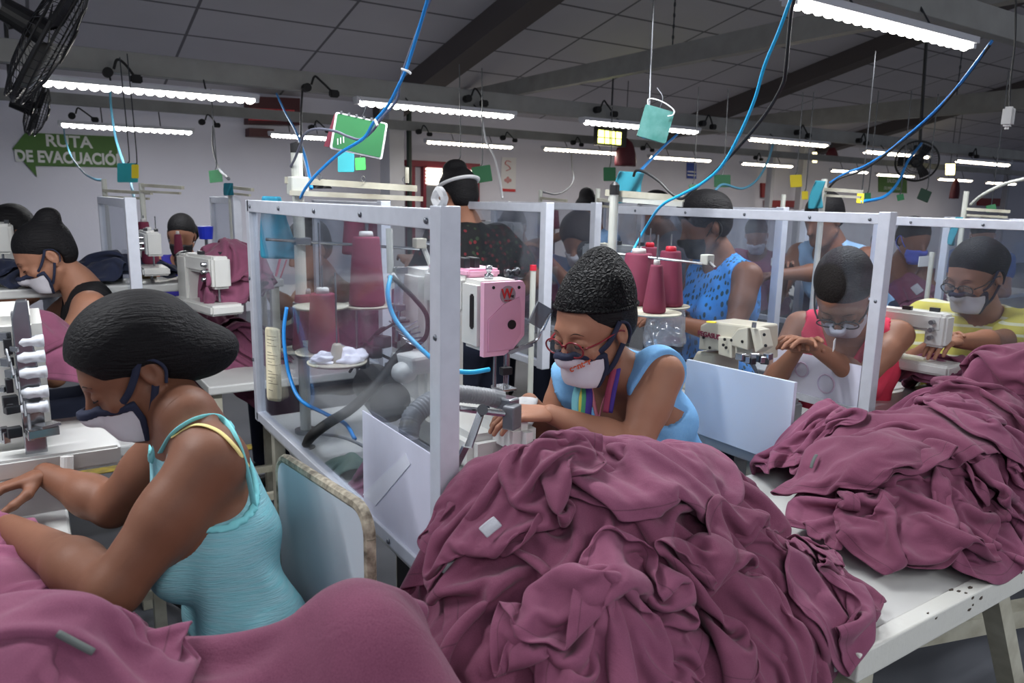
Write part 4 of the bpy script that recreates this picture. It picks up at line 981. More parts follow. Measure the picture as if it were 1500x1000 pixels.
def person(label, H, neck, shL, shR, elL, elR, wrL, wrR, pelvis, hipw=.10, knees=None, ankles=None, skin=None, h=.006, hh=.0035, hands=None, chest=(1, 1),
           hair=None, mask=None, top=None, build=1.0, fine=True, trousers=True, straps=None, cat='person', armr=1.0, foot=True, pants=None, beltz=None):
    t = thing('person', label, 'person', (pelvis[0], pelvis[1], 0))
    neck, shL, shR, pelvis = V(neck), V(shL), V(shR), V(pelvis)
    sp = (shL + shR) / 2; side = (shR - shL).normalized(); upv = (neck - pelvis).normalized(); fr = upv.cross(side) * -1
    if fr.dot(H.f) < 0 and abs(fr.dot(H.f)) > .2: fr = -fr
    b = build
    T = Sdf()                                               # torso only
    ch = pelvis.lerp(sp, .68); wa = pelvis.lerp(sp, .34)
    T.cap(pelvis - side * hipw * .75 * b, pelvis + side * hipw * .75 * b, .105 * b, k=.05, flat=(fr, .95))
    T.cap(wa - side * .055 * b, wa + side * .055 * b, .088 * b, k=.06, flat=(fr, .95))
    T.cap(ch - side * .075 * b, ch + side * .075 * b, .092 * b, k=.06, flat=(fr, .98))
    up_ = pelvis.lerp(sp, .88)
    T.cap(up_ - side * .085 * b, up_ + side * .085 * b, .070 * b, k=.05)
    for g in (-1, 1): T.ell(ch + side * g * .068 * b + fr * .070 * b - upv * .015, (.055 * chest[0] * b,) * 3, None, .04)
    T.cap(shL.lerp(sp, .18), sp + upv * .01 - fr * .01, .046 * b, .052 * b, k=.04); T.cap(shR.lerp(sp, .18), sp + upv * .01 - fr * .01, .046 * b, .052 * b, k=.04)
    Bd = Sdf(); Bd.pr = list(T.pr)
    nb = H.w(-.022, 0, -.045)
    nk = Sdf(); nk.cap(sp.lerp(neck, .5) - fr * .005, nb, .050 * b ** .5, .046 * b ** .5, k=.03); nk.cap(sp, neck, .05, .05, k=.05)
    Bd.pr += nk.pr
    arms = Sdf()
    for S0, El, Wr in ((shL, elL, wrL), (shR, elR, wrR)):
        if El is None: continue
        El, Wr = V(El), V(Wr); r = armr * b
        arms.cap(S0, S0.lerp(El, .45), .050 * r, .043 * r, k=.035); arms.cap(S0.lerp(El, .4), El, .043 * r, .034 * r, k=.02)
        arms.cap(El, El.lerp(Wr, .35), .034 * r, .036 * r, k=.015); arms.cap(El.lerp(Wr, .3), Wr, .036 * r, .0225 * r ** .5, k=.015)
    legs = Sdf()
    if knees:
        for g, (K, An) in enumerate(zip(knees, ankles)):
            hp = pelvis + side * (hipw * .85) * (-1 if g == 0 else 1) - upv * .02
            legs.cap(hp, K, .088 * b, .060 * b, k=.04); legs.cap(K, An, .058 * b, .038 * b, k=.02)
    Bd.pr += arms.pr
    legs_on = knees and not trousers
    if legs_on: Bd.pr += legs.pr
    hp_ = Sdf(); H.skull(hp_, fine)
    both = Sdf(); both.pr = Bd.pr + hp_.pr
    # body at coarse grid, head region carved out and rebuilt finer
    lo, hi = both.bounds(); G = Grid(lo, hi, h); F = both.grid(G)
    parts = []
    hc = np.array(H.c, np.float32); R_ = .150 * H.s
    if hh < h:
        X = G.pts(); dist = np.sqrt(((X - hc) ** 2).sum(-1)); FB = np.maximum(F, R_ - 3 * h - dist)
        parts.append(nets(FB, G)); del X, dist
        G2 = Grid(hc - R_ - .004, hc + R_ + .004, hh); F2 = both.grid(G2); X2_ = G2.pts(); d2 = np.sqrt(((X2_ - hc) ** 2).sum(-1)); F2h = np.maximum(F2, d2 - R_)
        parts.append(nets(F2h, G2)); 
    else: parts.append(nets(F, G)); G2, F2 = G, F
    if hands:
        for (W, dv, pn, cu, sd) in hands:
            Hs = Sdf(); hand_prims(Hs, W, dv, pn, cu, sd, sc=.95)
            lo2, hi2 = Hs.bounds(); G3 = Grid(lo2, hi2, .0026 if fine else .004); parts.append(nets(Hs.grid(G3), G3))
    o = mesh_np('body', parts, skin or M_skinB, t)
    # clothes
    if top:
        TS = Sdf(); TS.pr = list(T.pr)
        if top.get('sleeve'): 
            for S0, El in ((shL, elL), (shR, elR)):
                if El is None: continue
                TS.cap(S0, S0.lerp(V(El), top['sleeve']), .056 * armr * b, .052 * armr * b, k=.035)
        elif top.get('cover'):
            for S0, El in ((shL, elL), (shR, elR)):
                if El is not None: TS.cap(S0, S0.lerp(V(El), .22), .052 * armr * b, .048 * armr * b, k=.035)
        TS.cap(sp - fr * .004, sp.lerp(neck, .45), .052, .046, k=.03)
        lo, hi = TS.bounds(); hc_ = top.get('h', h); G = Grid(lo - .03, hi + .03, hc_); F = TS.grid(G); X = G.pts()
        off = top.get('off', .010)
        Fc = F - off
        q = X - np.array(sp, np.float32); u_ = q @ A3(upv); f_ = q @ A3(fr); s_ = q @ A3(side)
        wr_ = top.get('wr', .004)
        Fc = Fc - wr_ * np.sin(28 * u_ + 14 * s_ + 3 * np.sin(20 * f_ + 9 * s_)) * np.clip(-u_ * 5, 0, 1.2) - wr_ * .6 * np.sin(47 * u_ - 25 * f_ + 2 * np.sin(30 * s_))
        # neck opening
        nr = top.get('neck', .075); nc = V(sp) + upv * top.get('neckup', .05) + fr * top.get('neckf', .03)
        dn = np.sqrt(((X - np.array(nc, np.float32)) ** 2).sum(-1)); Fc = np.maximum(Fc, nr - dn)
        if top.get('vneck'):
            vn = np.abs(s_) * 2.2 + np.maximum(-u_ - .02, -1) * 1.0; Fc = np.where(f_ > 0, np.maximum(Fc, (top['vneck'] - vn) * .4), Fc)
        def armdot(S0, El):
            out_ = (V(S0) - sp).normalized(); a_ = (out_ * .85 + (V(El) - V(S0)).normalized() * .45).normalized(); return (X - np.array(V(S0) + a_ * top['cover'], np.float32)) @ A3(a_), np.sqrt(((X - np.array(V(S0), np.float32)) ** 2).sum(-1))
        if top.get('cover') is not None:
            for S0, El in ((shL, elL), (shR, elR)):
                dt_, ds_ = armdot(S0, El); Fc = np.where(ds_ < .145, np.maximum(Fc, dt_), Fc)
        elif not top.get('sleeve'):
            for S0, El in ((shL, elL), (shR, elR)):
                ca = V(S0) + (V(S0) - sp).normalized() * top.get('armout', .02); da = np.sqrt(((X - np.array(ca, np.float32)) ** 2).sum(-1)); Fc = np.maximum(Fc, top.get('armr', .075) - da)
        Fc = np.maximum(Fc, -(u_ + top.get('len', .62)))
        if top.get('cut'): Fc = top['cut'](Fc, X, q, u_, f_, s_)
        v_, q_ = nets(Fc, G); o2 = mesh_np(top.get('name', 'blouse'), [(v_, q_)], top['m'], t)
        if top.get('trim'):
            w_ = top.get('trimw', .006); Gt = G; 
            bd = np.abs(nr + w_ - dn) - w_ if top.get('cover') is None else np.ones_like(dn)
            for S0, El in ((shL, elL), (shR, elR)):
                if top.get('sleeve'): break
                if top.get('cover') is not None:
                    dt_, ds_ = armdot(S0, El); bd = np.minimum(bd, np.where(ds_ < .145, np.abs(dt_ + w_) - w_, 1)); continue
                ca = V(S0) + (V(S0) - sp).normalized() * top.get('armout', .02); da = np.sqrt(((X - np.array(ca, np.float32)) ** 2).sum(-1)); bd = np.minimum(bd, np.abs(top.get('armr', .075) + w_ - da) - w_)
            Ft = np.maximum(np.maximum(F - off - .004, bd), -(F - off + .004)); v_, q_ = nets(Ft, G)
            if len(v_): mesh_np('edge_binding', [(v_, q_)], top['trim'], t)
    if straps:
        for pts, w_, m_ in straps: MB().tube(bez(pts, 8), w_, 8, flat=.3).build('strap', m_, t, smooth=True)
    if knees and trousers:
        LS = Sdf(); LS.pr = list(legs.pr); LS.cap(pelvis - side * hipw * .75 * b, pelvis + side * hipw * .75 * b, .108 * b, k=.05)
        lo, hi = LS.bounds(); G = Grid(lo - .01, hi + .01, max(h, .008) * 1.2); F = LS.grid(G) - .008; mesh_np('trousers', [nets(F, G)], pants or M_trou, t)
        for An in ankles:
            FS = Sdf(); FS.cap(V(An) - V((0, 0, .02)), V(An) + unit((fr.x, fr.y, 0)) * .15 - V((0, 0, .045)), .036, .026, k=.02)
            lo, hi = FS.bounds(); G = Grid(lo, hi, .008); mesh_np('shoe', [nets(FS.grid(G), G)], M_black, t)
    # hair
    if hair:
        HS = Sdf(); 
        for c_, r_, *rest in hair['e']: H.e(HS, c_, r_, rest[0] if rest else .02)
        lo, hi = HS.bounds(); G = Grid(lo, hi, hair.get('h', hh)); F = HS.grid(G); X = G.pts(); L = H.local(X)
        if hair.get('face', True):                           # cut free the face: in front of a sloping plane
            a_, b_, c0 = hair.get('plane', (1.0, -.55, .060)); F = np.maximum(F, (L[..., 0] * a_ + L[..., 2] * b_ - c0) * .8)
            ear = np.sqrt(((L - np.array([-.005, 0, -.014])) * np.array([1, 0, 1])) [..., 0] ** 2 + ((L - np.array([-.005, 0, -.014]))[..., 2]) ** 2)
            F = np.maximum(F, np.where(np.abs(L[..., 1]) > .03, hair.get('ear', .036) - ear, -1))
            F = np.maximum(F, (hair.get('low', -.07) - L[..., 2]) - np.clip(-(L[..., 0] + .02), 0, 1) * hair.get('back', 1.2))
        if hair.get('rip'): F = F + hair['rip'] * np.sin(L[..., 2] * 140 + 6 * L[..., 0] * 20) * .5
        v_, q_ = nets(F, G); mesh_np('hair', [(v_, q_)], hair.get('m', M_hair), t)
    if mask:
        HS = Sdf(); H.skull(HS, False); G = Grid(hc - .125 * H.s, hc + .135 * H.s, hh); F = HS.grid(G); L = H.local(G.pts())
        f_, r_, u_ = L[..., 0], L[..., 1], L[..., 2]; ar = np.abs(r_)
        th = .008 * H.s
        puff = .010 * np.exp(-((u_ + .055) / .035) ** 2 - (r_ / .04) ** 2)
        # outline: top edge rises to the nose bridge, back edge stops before the ear
        top_ = u_ - (-.012 - ar * .30); back_ = .040 - f_ + np.clip(-.07 - u_, 0, 1) * .3; low_ = (-.125 - u_) 
        reg = np.maximum(np.maximum(top_ + .004, back_ + .002), low_) * .9
        Fm = np.maximum(F - th - puff, reg); Fm = np.maximum(Fm, -(F - .001))
        mesh_np('face_mask', [nets(Fm, G)], mask['m'], t)
        if mask.get('trim'):
            w_ = mask.get('w', .0055); bd = np.maximum(np.abs(top_ * .9 + w_) - w_, back_); bd2 = np.maximum(np.abs(back_ + w_) - w_, top_)
            Ft = np.maximum(np.minimum(bd, bd2), F - th - .0032 - puff); Ft = np.maximum(Ft, -(F - .002)); mesh_np('mask_binding', [nets(Ft, G)], mask['trim'], t)
        for g in (-1, 1):
            if mask.get('trim'):
                hw_ = (.0065 if mask.get('wide') else .0045) * H.s
                for P1 in ([(.058, .0630, -.026), (.038, .0745, -.012), (.016, .0790, .008), (-.004, .0820, .030)], [(.044, .0600, -.088), (.026, .0740, -.066), (.008, .0800, -.042), (-.004, .0840, -.024)], [(-.004, .0820, .030), (-.026, .0850, .018), (-.034, .0850, -.006), (-.022, .0840, -.030)]):
                    pts = bez([H.w(f_, r_ * g, u_) for f_, r_, u_ in P1], 5); bmx = bmesh.new(); rows = []
                    k_ = .45 if P1[0][0] < 0 else 1.0
                    for i, p_ in enumerate(pts):
                        tn = (pts[min(i + 1, len(pts) - 1)] - pts[max(i - 1, 0)]).normalized(); nn = (H.r * g + H.f * .35).normalized(); sd = tn.cross(nn).normalized() * hw_ * k_
                        rows.append([bmx.verts.new(p_ + sd + nn * .001), bmx.verts.new(p_ + nn * .0026), bmx.verts.new(p_ - sd + nn * .001), bmx.verts.new(p_ - sd - nn * .002), bmx.verts.new(p_ + sd - nn * .002)])
                    for r0, r1 in zip(rows, rows[1:]):
                        for q_ in range(5): bmx.faces.new((r0[q_], r0[(q_ + 1) % 5], r1[(q_ + 1) % 5], r1[q_]))
                    link(bmx, 'mask_strap', mask['trim'], t, True)
            else:
                w_ = mask.get('sw', .0025) * H.s
                MB().tube(bez([H.w(*q_) for q_ in ((.030, .066 * g, -.030), (.004, .077 * g, .0), (-.014, .082 * g, .024), (-.034, .084 * g, .0), (-.028, .082 * g, -.034), (.014, .066 * g, -.068))], 6), w_, 6).build('mask_loop', mask['m'], t, smooth=True)
    if fine:
        for g in (-1, 1):
            MB().tube(bez([H.w(.0885, .018 * g, -.004), H.w(.0960, .030 * g, -.0070), H.w(.0885, .045 * g, -.004)], 6), .0014 * H.s, 5).build('eyelashes', M_hair, t)
            MB().tube(bez([H.w(.0955, .013 * g, .020), H.w(.0940, .030 * g, .028), H.w(.084, .047 * g, .021)], 6), [.0010 * H.s] * 5 + [.0018 * H.s] * 5 + [.0008 * H.s] * 3, 6, flat=.6).build('eyebrow', M_hair, t)
    return t
def glasses(t, H, m, lens=None, r=.0255, tk=.0022, drop=-.004):
    for g in (-1, 1):
        pts = [H.w(.106 - .10 * (abs(.031 * g + r * math.cos(a) * 1.0) ** 1.6), .031 * g + r * 1.05 * math.cos(a), drop - .004 + r * .72 * math.sin(a)) for a in [2 * PI * i / 20 for i in range(21)]]
        MB().tube(pts, tk * H.s, 6).build('glasses_rim', m, t, smooth=True)
        if lens:
            b = bmesh.new(); b.faces.new([b.verts.new(p) for p in pts[:-1]]); link(b, 'glasses_lens', lens, t)
        MB().tube(bez([H.w(.094, .056 * g, drop), H.w(.060, .071 * g, drop + .004), H.w(.0, .080 * g, drop + .012), H.w(-.022, .079 * g, drop + .002)], 6), tk * 1.5 * H.s, 6, flat=.6).build('glasses_temple', m, t, smooth=True)
    MB().tube(bez([H.w(.104, -.008, drop), H.w(.108, 0, drop + .003), H.w(.104, .008, drop)], 4), tk * H.s, 6).build('glasses_bridge', m, t, smooth=True)

from mathutils.bvhtree import BVHTree
def snapper(objs, off=.004):
    ts = []
    for o in objs:
        me = o.data; ts.append(BVHTree.FromPolygons([v.co[:] for v in me.vertices], [p.vertices[:] for p in me.polygons]))
    def f(px, py, fallback=None, o_=off):
        d = ray(px, py).normalized(); best = None
        for t in ts:
            h = t.ray_cast(O0, d)
            if h[0] is not None and (best is None or h[3] < best[3]): best = h
        if best is None: return D(px, py, fallback) if fallback else None
        return best[0] - d * o_
    return f
def part_of(t, name): return [o for o in C.objects if o.parent == t and o.name.split('.')[0] == name]

def text_on(px, py, s_, size, rot, objs, m, parent, name='lettering', bold=0.0, up=.0035):
    """letters laid on the surface of the given objects around a picture point"""
    cu = bpy.data.curves.new(name, 'FONT'); cu.body = s_; cu.size = size; cu.align_x = 'CENTER'; cu.align_y = 'CENTER'; cu.offset = bold * size
    tmp = bpy.data.objects.new(name, cu); C.objects.link(tmp); dg = bpy.context.evaluated_depsgraph_get(); me = bpy.data.meshes.new_from_object(tmp.evaluated_get(dg)); bpy.data.objects.remove(tmp); bpy.data.curves.remove(cu)
    f = snapper(objs, 0); p0 = f(px, py)
    if p0 is None: bpy.data.meshes.remove(me); return
    c_, sn = math.cos(rot), math.sin(rot); bad = False; d0 = (p0 - O0).length
    for v in me.vertices:
        x, y = v.co.x * c_ - v.co.y * sn, v.co.x * sn + v.co.y * c_; q = f(px + x, py - y); dd = ray(px + x, py - y).normalized()
        if q is None or abs((q - O0).length - d0) > .06: q = O0 + dd * d0
        v.co = q - dd * up
    return link(me, name, m, parent)
M_lens = clear_mat('lens_glass', haze=.03, gloss=.3)
BUN = [((-.022, 0, .052), (.106, .086, .090)), ((-.05, 0, .0), (.065, .080, .085))]
# ---- the foreground woman
M_tank = cloth_mat('pale_blue_heather', (132, 196, 206), noise=.6, nscale=6, col2=(160, 198, 208), stretch=(3, 3, 34), bscale=14, bump=.5)
HA = Head(D(209, 549, 1.28) + V((0, .06, 0)), (-.88, -.04, -.46), (-.46, 0, .9), .93)
shA = D(314, 676, 1.22); neckA = D(274, 608, 1.29); 
shR_ = D(258, 648, 1.55)
def cutA(F, X, q, u, f, s):      # racer back: shoulders bare behind
    return F
pA = person('foreground woman in a pale blue racerback top with netted black hair', HA, neckA, shA + V((-.0, .03, -.012)), shR_, D(168, 862, 1.17), D(165, 742, 1.58), D(12, 772, 1.42), D(66, 694, 1.62), (.30, 1.20, .56),
    knees=((-.16, 1.05, .50), (-.16, 1.35, .50)), ankles=((-.12, 1.05, .08), (-.12, 1.35, .08)), skin=M_skinA, h=.0055, hh=.0028,
    hands=[(D(12, 772, 1.42), (-1, .1, .1), (.1, .5, -1), .45, -1), (D(66, 694, 1.62), (-1, -.25, -.12), (-.1, -.3, -1), .62, 1)],
    hair=dict(e=[((-.014, 0, .056), (.112, .088, .090)), ((-.055, 0, .03), (.085, .082, .080), .03), ((-.095, 0, -.025), (.065, .060, .050), .05), ((-.135, 0, -.048), (.048, .050, .038), .04)], plane=(1.0, -.60, .047), m=M_hairnet, ear=.030, low=-.05, back=1.6, h=.004),
    mask=dict(m=M_maskw, trim=M_trim, wide=True, w=.006), top=dict(m=M_tank, neck=.088, neckup=.075, neckf=.0, armr=.098, armout=.035, off=.009, name='racerback_top', trim=mat('aqua_binding', (130, 214, 220), .8), trimw=.007, len=.66, wr=.0035),
    armr=1.27, build=.97)
fA = snapper(part_of(pA, 'body') + part_of(pA, 'racerback_top'), .003)
def strap(pts, w, m, name, t, f, fb):
    P = [p for p in (f(x, y, fb) for x, y in pts) if p is not None]
    MB().tube(bez(P, 8), w, 8, flat=.35).build(name, m, t, smooth=True)
strap(((236, 662), (256, 632), (290, 612), (322, 612), (345, 640), (362, 690), (372, 740)), .0065, mat('aqua_binding', (130, 214, 220), .8), 'shoulder_strap', pA, fA, 1.22)
strap(((252, 640), (285, 622), (318, 630), (345, 655), (364, 684)), .0048, mat('pale_yellow_strap', (232, 214, 140), .7), 'inner_strap', pA, fA, 1.22)
# ---- the woman in glasses
M_bluev = cloth_mat('sky_blue_gingham', (120, 178, 230), noise=.6, nscale=300, col2=(140, 190, 232))
HB = Head(D(869, 482, 1.90), (-.95, -.17, -.25), (-.25, -.05, .96), 1.07)
wB = D(806, 606, 1.90); wB2 = D(775, 588, 2.06)
pB = person('woman in red glasses, black net cap and sky blue sleeveless blouse', HB, D(905, 545, 1.96), D(968, 548, 1.92), D(836, 560, 2.16), D(930, 655, 1.86), D(806, 640, 2.15), wB, wB2, (1.62, 1.50, .55),
    knees=((1.2, 1.35, .52), (1.2, 1.62, .52)), ankles=((1.22, 1.35, .08), (1.22, 1.62, .08)), skin=M_skinB, h=.0055, hh=.0026,
    hands=[(wB, (-1, .25, .12), (.1, .2, -1), .5, -1), (wB2, (-.9, -.25, -.1), (-.1, -.2, -1), .5, 1)],
    hair=dict(e=[((-.020, 0, .052), (.104, .084, .086)), ((-.06, 0, .01), (.06, .074, .07))], plane=(1.0, -.50, .030), ear=.034, low=-.045, back=1.3, h=.004),
    mask=dict(m=M_maskw, trim=M_trim, wide=True, w=.005), top=dict(m=M_bluev, neck=.070, neckup=.06, vneck=.16, cover=.012, off=.011, name='sleeveless_blouse', len=.6), build=1.02, armr=1.18)
glasses(pB, HB, mat('red_frame', (120, 20, 34), .3), M_lens)
CS = Sdf(); HB.e(CS, (-.022, 0, .062), (.108, .090, .083)); HB.e(CS, (-.045, 0, .118), (.066, .060, .048), .05); HB.e(CS, (-.055, 0, .150), (.040, .038, .036), .03)
lo, hi = CS.bounds(); Gc = Grid(lo, hi, .0035); Fc = CS.grid(Gc); Lc = HB.local(Gc.pts()); Fc = np.maximum(Fc, (.060 + Lc[..., 0] * .20) - Lc[..., 2])
mesh_np('net_cap', [nets(Fc, Gc)], M_cap, pB)
MB().tube([HB.w(-.022 + .1065 * math.cos(a), .0905 * math.sin(a), .0565 + .021 * math.cos(a)) for a in [2 * PI * i / 40 for i in range(41)]], .0045, 8).build('net_cap_band', M_cap, pB, smooth=True)
text_on(850, 535, 'center', 13, .40, part_of(pB, 'face_mask'), mat('orange_print', (214, 96, 60), .8), pB, 'mask_lettering', .03)
text_on(866, 527, 'n', 7, .3, part_of(pB, 'face_mask'), M_navy, pB, 'mask_logo', .08)
# lanyards and neckline strips
M_strips = [mat('ribbon_green', (70, 150, 110), .8), mat('ribbon_yellow', (206, 200, 90), .8), mat('ribbon_purple', (70, 50, 140), .8), mat('ribbon_pink', (226, 140, 160), .7), mat('ribbon_teal', (120, 190, 200), .8)]
for i, (m_, px) in enumerate(zip([M_strips[1], M_strips[0], M_strips[2], M_strips[4]], (850, 857, 864, 845))):
    MB().tube(bez([D(848 + 3 * i, 545, 1.98), D(px - 1, 575, 1.93), D(px - 3, 608, 1.925), D(px - 4, 640, 1.93)], 6), .0095, 8, flat=.3).build('blouse_stripe', m_, pB, smooth=True)
MB().tube(bez([D(858, 538, 1.97), D(866, 570, 1.945), D(876, 612, 1.935), D(884, 585, 1.93), D(902, 545, 1.93), D(915, 500, 1.96)], 8), .0055, 8, flat=.3).build('pink_lanyard', M_strips[3], pB, smooth=True)
for i, m_ in enumerate((M_strips[2], mat('ribbon_rose', (150, 60, 90), .8))): MB().tube(bez([D(912 - 5 * i, 500, 1.97), D(904 - 6 * i, 545, 1.90), D(898 - 7 * i, 575, 1.89), D(893 - 6 * i, 604, 1.90)], 6), .008, 8, flat=.3).build('blouse_stripe', m_, pB, smooth=True)
# glove on the near hand
GS = Sdf(); hand_prims(GS, wB2, (-.9, -.25, -.1), (-.1, -.2, -1), .5, 1, sc=.95); lo, hi = GS.bounds(); Gg = Grid(lo - .006, hi + .006, .003); mesh_np('work_glove', [nets(GS.grid(Gg) - .0028, Gg)], mat('white_glove', (206, 206, 208), .85, bump=.4, bscale=120), pB)

# ---- quick posed figure for the rest
def worker(label, head_px, d, fwd, up=(0, 0, 1), hs=1.0, lean=.12, seated=True, hands_px=None, body=1.0, yaw=None, elout=.5, h=.009, hh=.006, **k):
    """head_px: pixel of the head centre; fwd the looking direction; body heading yaw (deg, 180 faces -x)"""
    c = D(head_px[0], head_px[1], d); H = Head(c, fwd, up, hs)
    yw = math.radians(180 if yaw is None else yaw); F_ = V((math.cos(yw), math.sin(yw), 0)); Rr = F_.cross(V((0, 0, 1)))
    nk = H.w(-.03, 0, -.12) + V((0, 0, -.01)); nk = nk - F_ * .01
    sp = nk - F_ * .02 - V((0, 0, .055)); w_ = .165 * body
    shL, shR = sp - Rr * w_ - V((0, 0, .02)), sp + Rr * w_ - V((0, 0, .02))
    torso = .46; ln = lean; pel = sp - F_ * torso * math.sin(ln) - V((0, 0, torso * math.cos(ln)))
    if seated: pel.z = max(pel.z, .50)
    ws = []
    for i, (S0, g) in enumerate(((shL, -1), (shR, 1))):
        hp = hands_px[i] if hands_px else None
        W = D(*hp) if hp is not None and len(hp) == 3 else S0 + F_ * .36 - V((0, 0, .22)) - Rr * g * .06
        El, W = ik(S0, W, .27, .25, Rr * g * elout + V((0, 0, -1)) - F_ * .2); ws.append((El, W))
    if seated: kn = [pel + F_ * .40 + Rr * g * .10 for g in (-1, 1)]; an = [V((p.x, p.y, .08)) for p in kn]
    else: kn = [V((pel.x, pel.y, .47)) + F_ * .02 + Rr * g * .09 for g in (-1, 1)]; an = [V((p.x, p.y, .08)) - F_ * .02 for p in kn]
    hd = []
    for i, (El, W) in enumerate(ws):
        if k.get('nohands'): break
        dv = (W - El).normalized(); hd.append((W, dv + F_ * .3, V((0, 0, -1)), .45, -1 if i == 0 else 1))
    k.pop('nohands', None)
    t = person(label, H, nk, shL, shR, ws[0][0], ws[1][0], ws[0][1], ws[1][1], pel, knees=kn, ankles=an, h=h, hh=hh, hands=hd, fine=k.pop('fine', False), build=body, **k)
    return t, H, F_, Rr
def hair_short(m=None, **k): return dict(e=[((-.018, 0, .050), (.103, .082, .087)), ((-.05, 0, .005), (.062, .076, .075))], plane=(1.0, -.52, .050), low=-.05, h=.006, m=m or M_hair, **k)
def hair_bun(c=(-.115, 0, .075), r=(.048, .046, .046), **k):
    q = hair_short(**k); q['e'] = q['e'] + [(c, r, .02)]; return q
maskw = dict(m=M_maskw, trim=M_trim, sw=.003); maskp = dict(m=M_maskw, sw=.002); maskk = dict(m=M_maskb)
# coral woman, bent toward the camera's left
tC, HC, _, _ = worker('woman in a coral cardigan looking down, glasses and white mask, behind the clear screen', (1236, 430), 2.62, (-.60, -.28, -.75), (-.6, -.25, .75), 1.18, lean=.15, yaw=205, hands_px=((1192, 508, 2.48), (1168, 512, 2.58)),
       h=.007, hh=.004, fine=True, skin=M_skinC, hair=hair_short(m=hair_mat('short_dark_brown_hair', (18, 14, 13))), mask=maskp, body=1.05,
       top=dict(m=cloth_mat('coral_knit', (226, 70, 96)), neck=.085, neckup=.05, neckf=.03, vneck=.14, armr=.082, armout=.03, off=.013, name='coral_cardigan', len=.45, wr=.006))
glasses(tC, HC, mat('dark_frame', (24, 24, 30), .3), M_lens)
MB().box(D(1222, 505, 2.48), (.06, .002, .035), .5).build('name_badge', M_paper, tC)
# yellow striped woman
def stripes(name, a, b, scale, w=.3, ax=2):
    t = NT(name); t.b.inputs['Roughness'].default_value = .9; tc = t.node('ShaderNodeNewGeometry'); sp_ = t.node('ShaderNodeSeparateXYZ'); t.link(tc.outputs['Position'], sp_.inputs[0])
    n = t.node('ShaderNodeTexNoise'); n.inputs['Scale'].default_value = 3; t.link(tc.outputs['Position'], n.inputs['Vector'])
    m1 = t.node('ShaderNodeMath', operation='MULTIPLY_ADD'); m1.inputs[1].default_value = .035; t.link(n.outputs[0], m1.inputs[0]); t.link(sp_.outputs[ax], m1.inputs[2])
    m2 = t.node('ShaderNodeMath', operation='MULTIPLY'); m2.inputs[1].default_value = scale; t.link(m1.outputs[0], m2.inputs[0])
    m3 = t.node('ShaderNodeMath', operation='FRACT'); t.link(m2.outputs[0], m3.inputs[0]); m4 = t.node('ShaderNodeMath', operation='LESS_THAN'); m4.inputs[1].default_value = w; t.link(m3.outputs[0], m4.inputs[0])
    mx = t.node('ShaderNodeMix', data_type='RGBA'); mx.inputs[6].default_value = s2l(a); mx.inputs[7].default_value = s2l(b); t.link(m4.outputs[0], mx.inputs[0]); t.link(mx.outputs[2], t.b.inputs['Base Color']); return t.m
tD, HD, _, _ = worker('woman in a yellow striped shirt with glasses and white mask at the right edge', (1428, 404), 2.95, (-.93, .10, -.36), (-.36, 0, .93), 1.10, lean=.05, yaw=200, hands_px=((1400, 500, 2.7), (1372, 500, 2.85)), h=.007, hh=.004, fine=True,
       skin=M_skinB, hair=hair_bun((-.085, 0, .03), (.06, .07, .06)), mask=maskw, body=1.2, top=dict(m=stripes('yellow_stripes', (214, 200, 92), (232, 228, 190), 24, .26), neck=.080, neckup=.055, neckf=.02, sleeve=.62, off=.013, name='striped_shirt', len=.45, wr=.005))
glasses(tD, HD, MATS['dark_frame'], M_lens)
# left background: black top woman, dark masked worker
worker('woman in a black sleeveless top and white mask with a high black bun, left background', (68, 376), 2.75, (-.86, -.08, -.5), (-.45, 0, .9), .98, lean=.2, yaw=180, hands_px=((10, 470, 2.6), (-20, 440, 2.8)), h=.007, hh=.0045, fine=True,
       skin=M_skinB, hair=hair_bun((-.085, 0, .115), (.046, .046, .040)), mask=maskw, body=1.12, top=dict(m=cloth_mat('black_knit', (26, 25, 28)), neck=.07, neckup=.05, armr=.075, armout=.03, off=.011, name='black_top', len=.45))
worker('worker in a white collar and black mask bending low at the far left edge', (22, 345), 3.35, (-.75, -.1, -.65), (-.5, 0, .85), 1.0, lean=.5, yaw=180, hands_px=((-30, 385, 3.2), (-30, 375, 3.4)), skin=M_skinC, hair=hair_short(), mask=maskk,
       top=dict(m=cloth_mat('white_knit', (196, 200, 208)), neck=.07, neckup=.05, sleeve=.3, off=.012, name='white_shirt', len=.4))
worker('small far seated woman in a purple top with a dark mask, facing us', (266, 345), 4.7, (-.25, -.9, -.3), (0, -.2, 1), 1.0, lean=.1, yaw=250, skin=M_skinC, hair=hair_bun((-.06, -.05, .0), (.06, .05, .06)), mask=maskk,
       top=dict(m=cloth_mat('purple_knit', (60, 56, 150)), neck=.075, neckup=.05, armr=.08, off=.012, name='purple_top', len=.4))
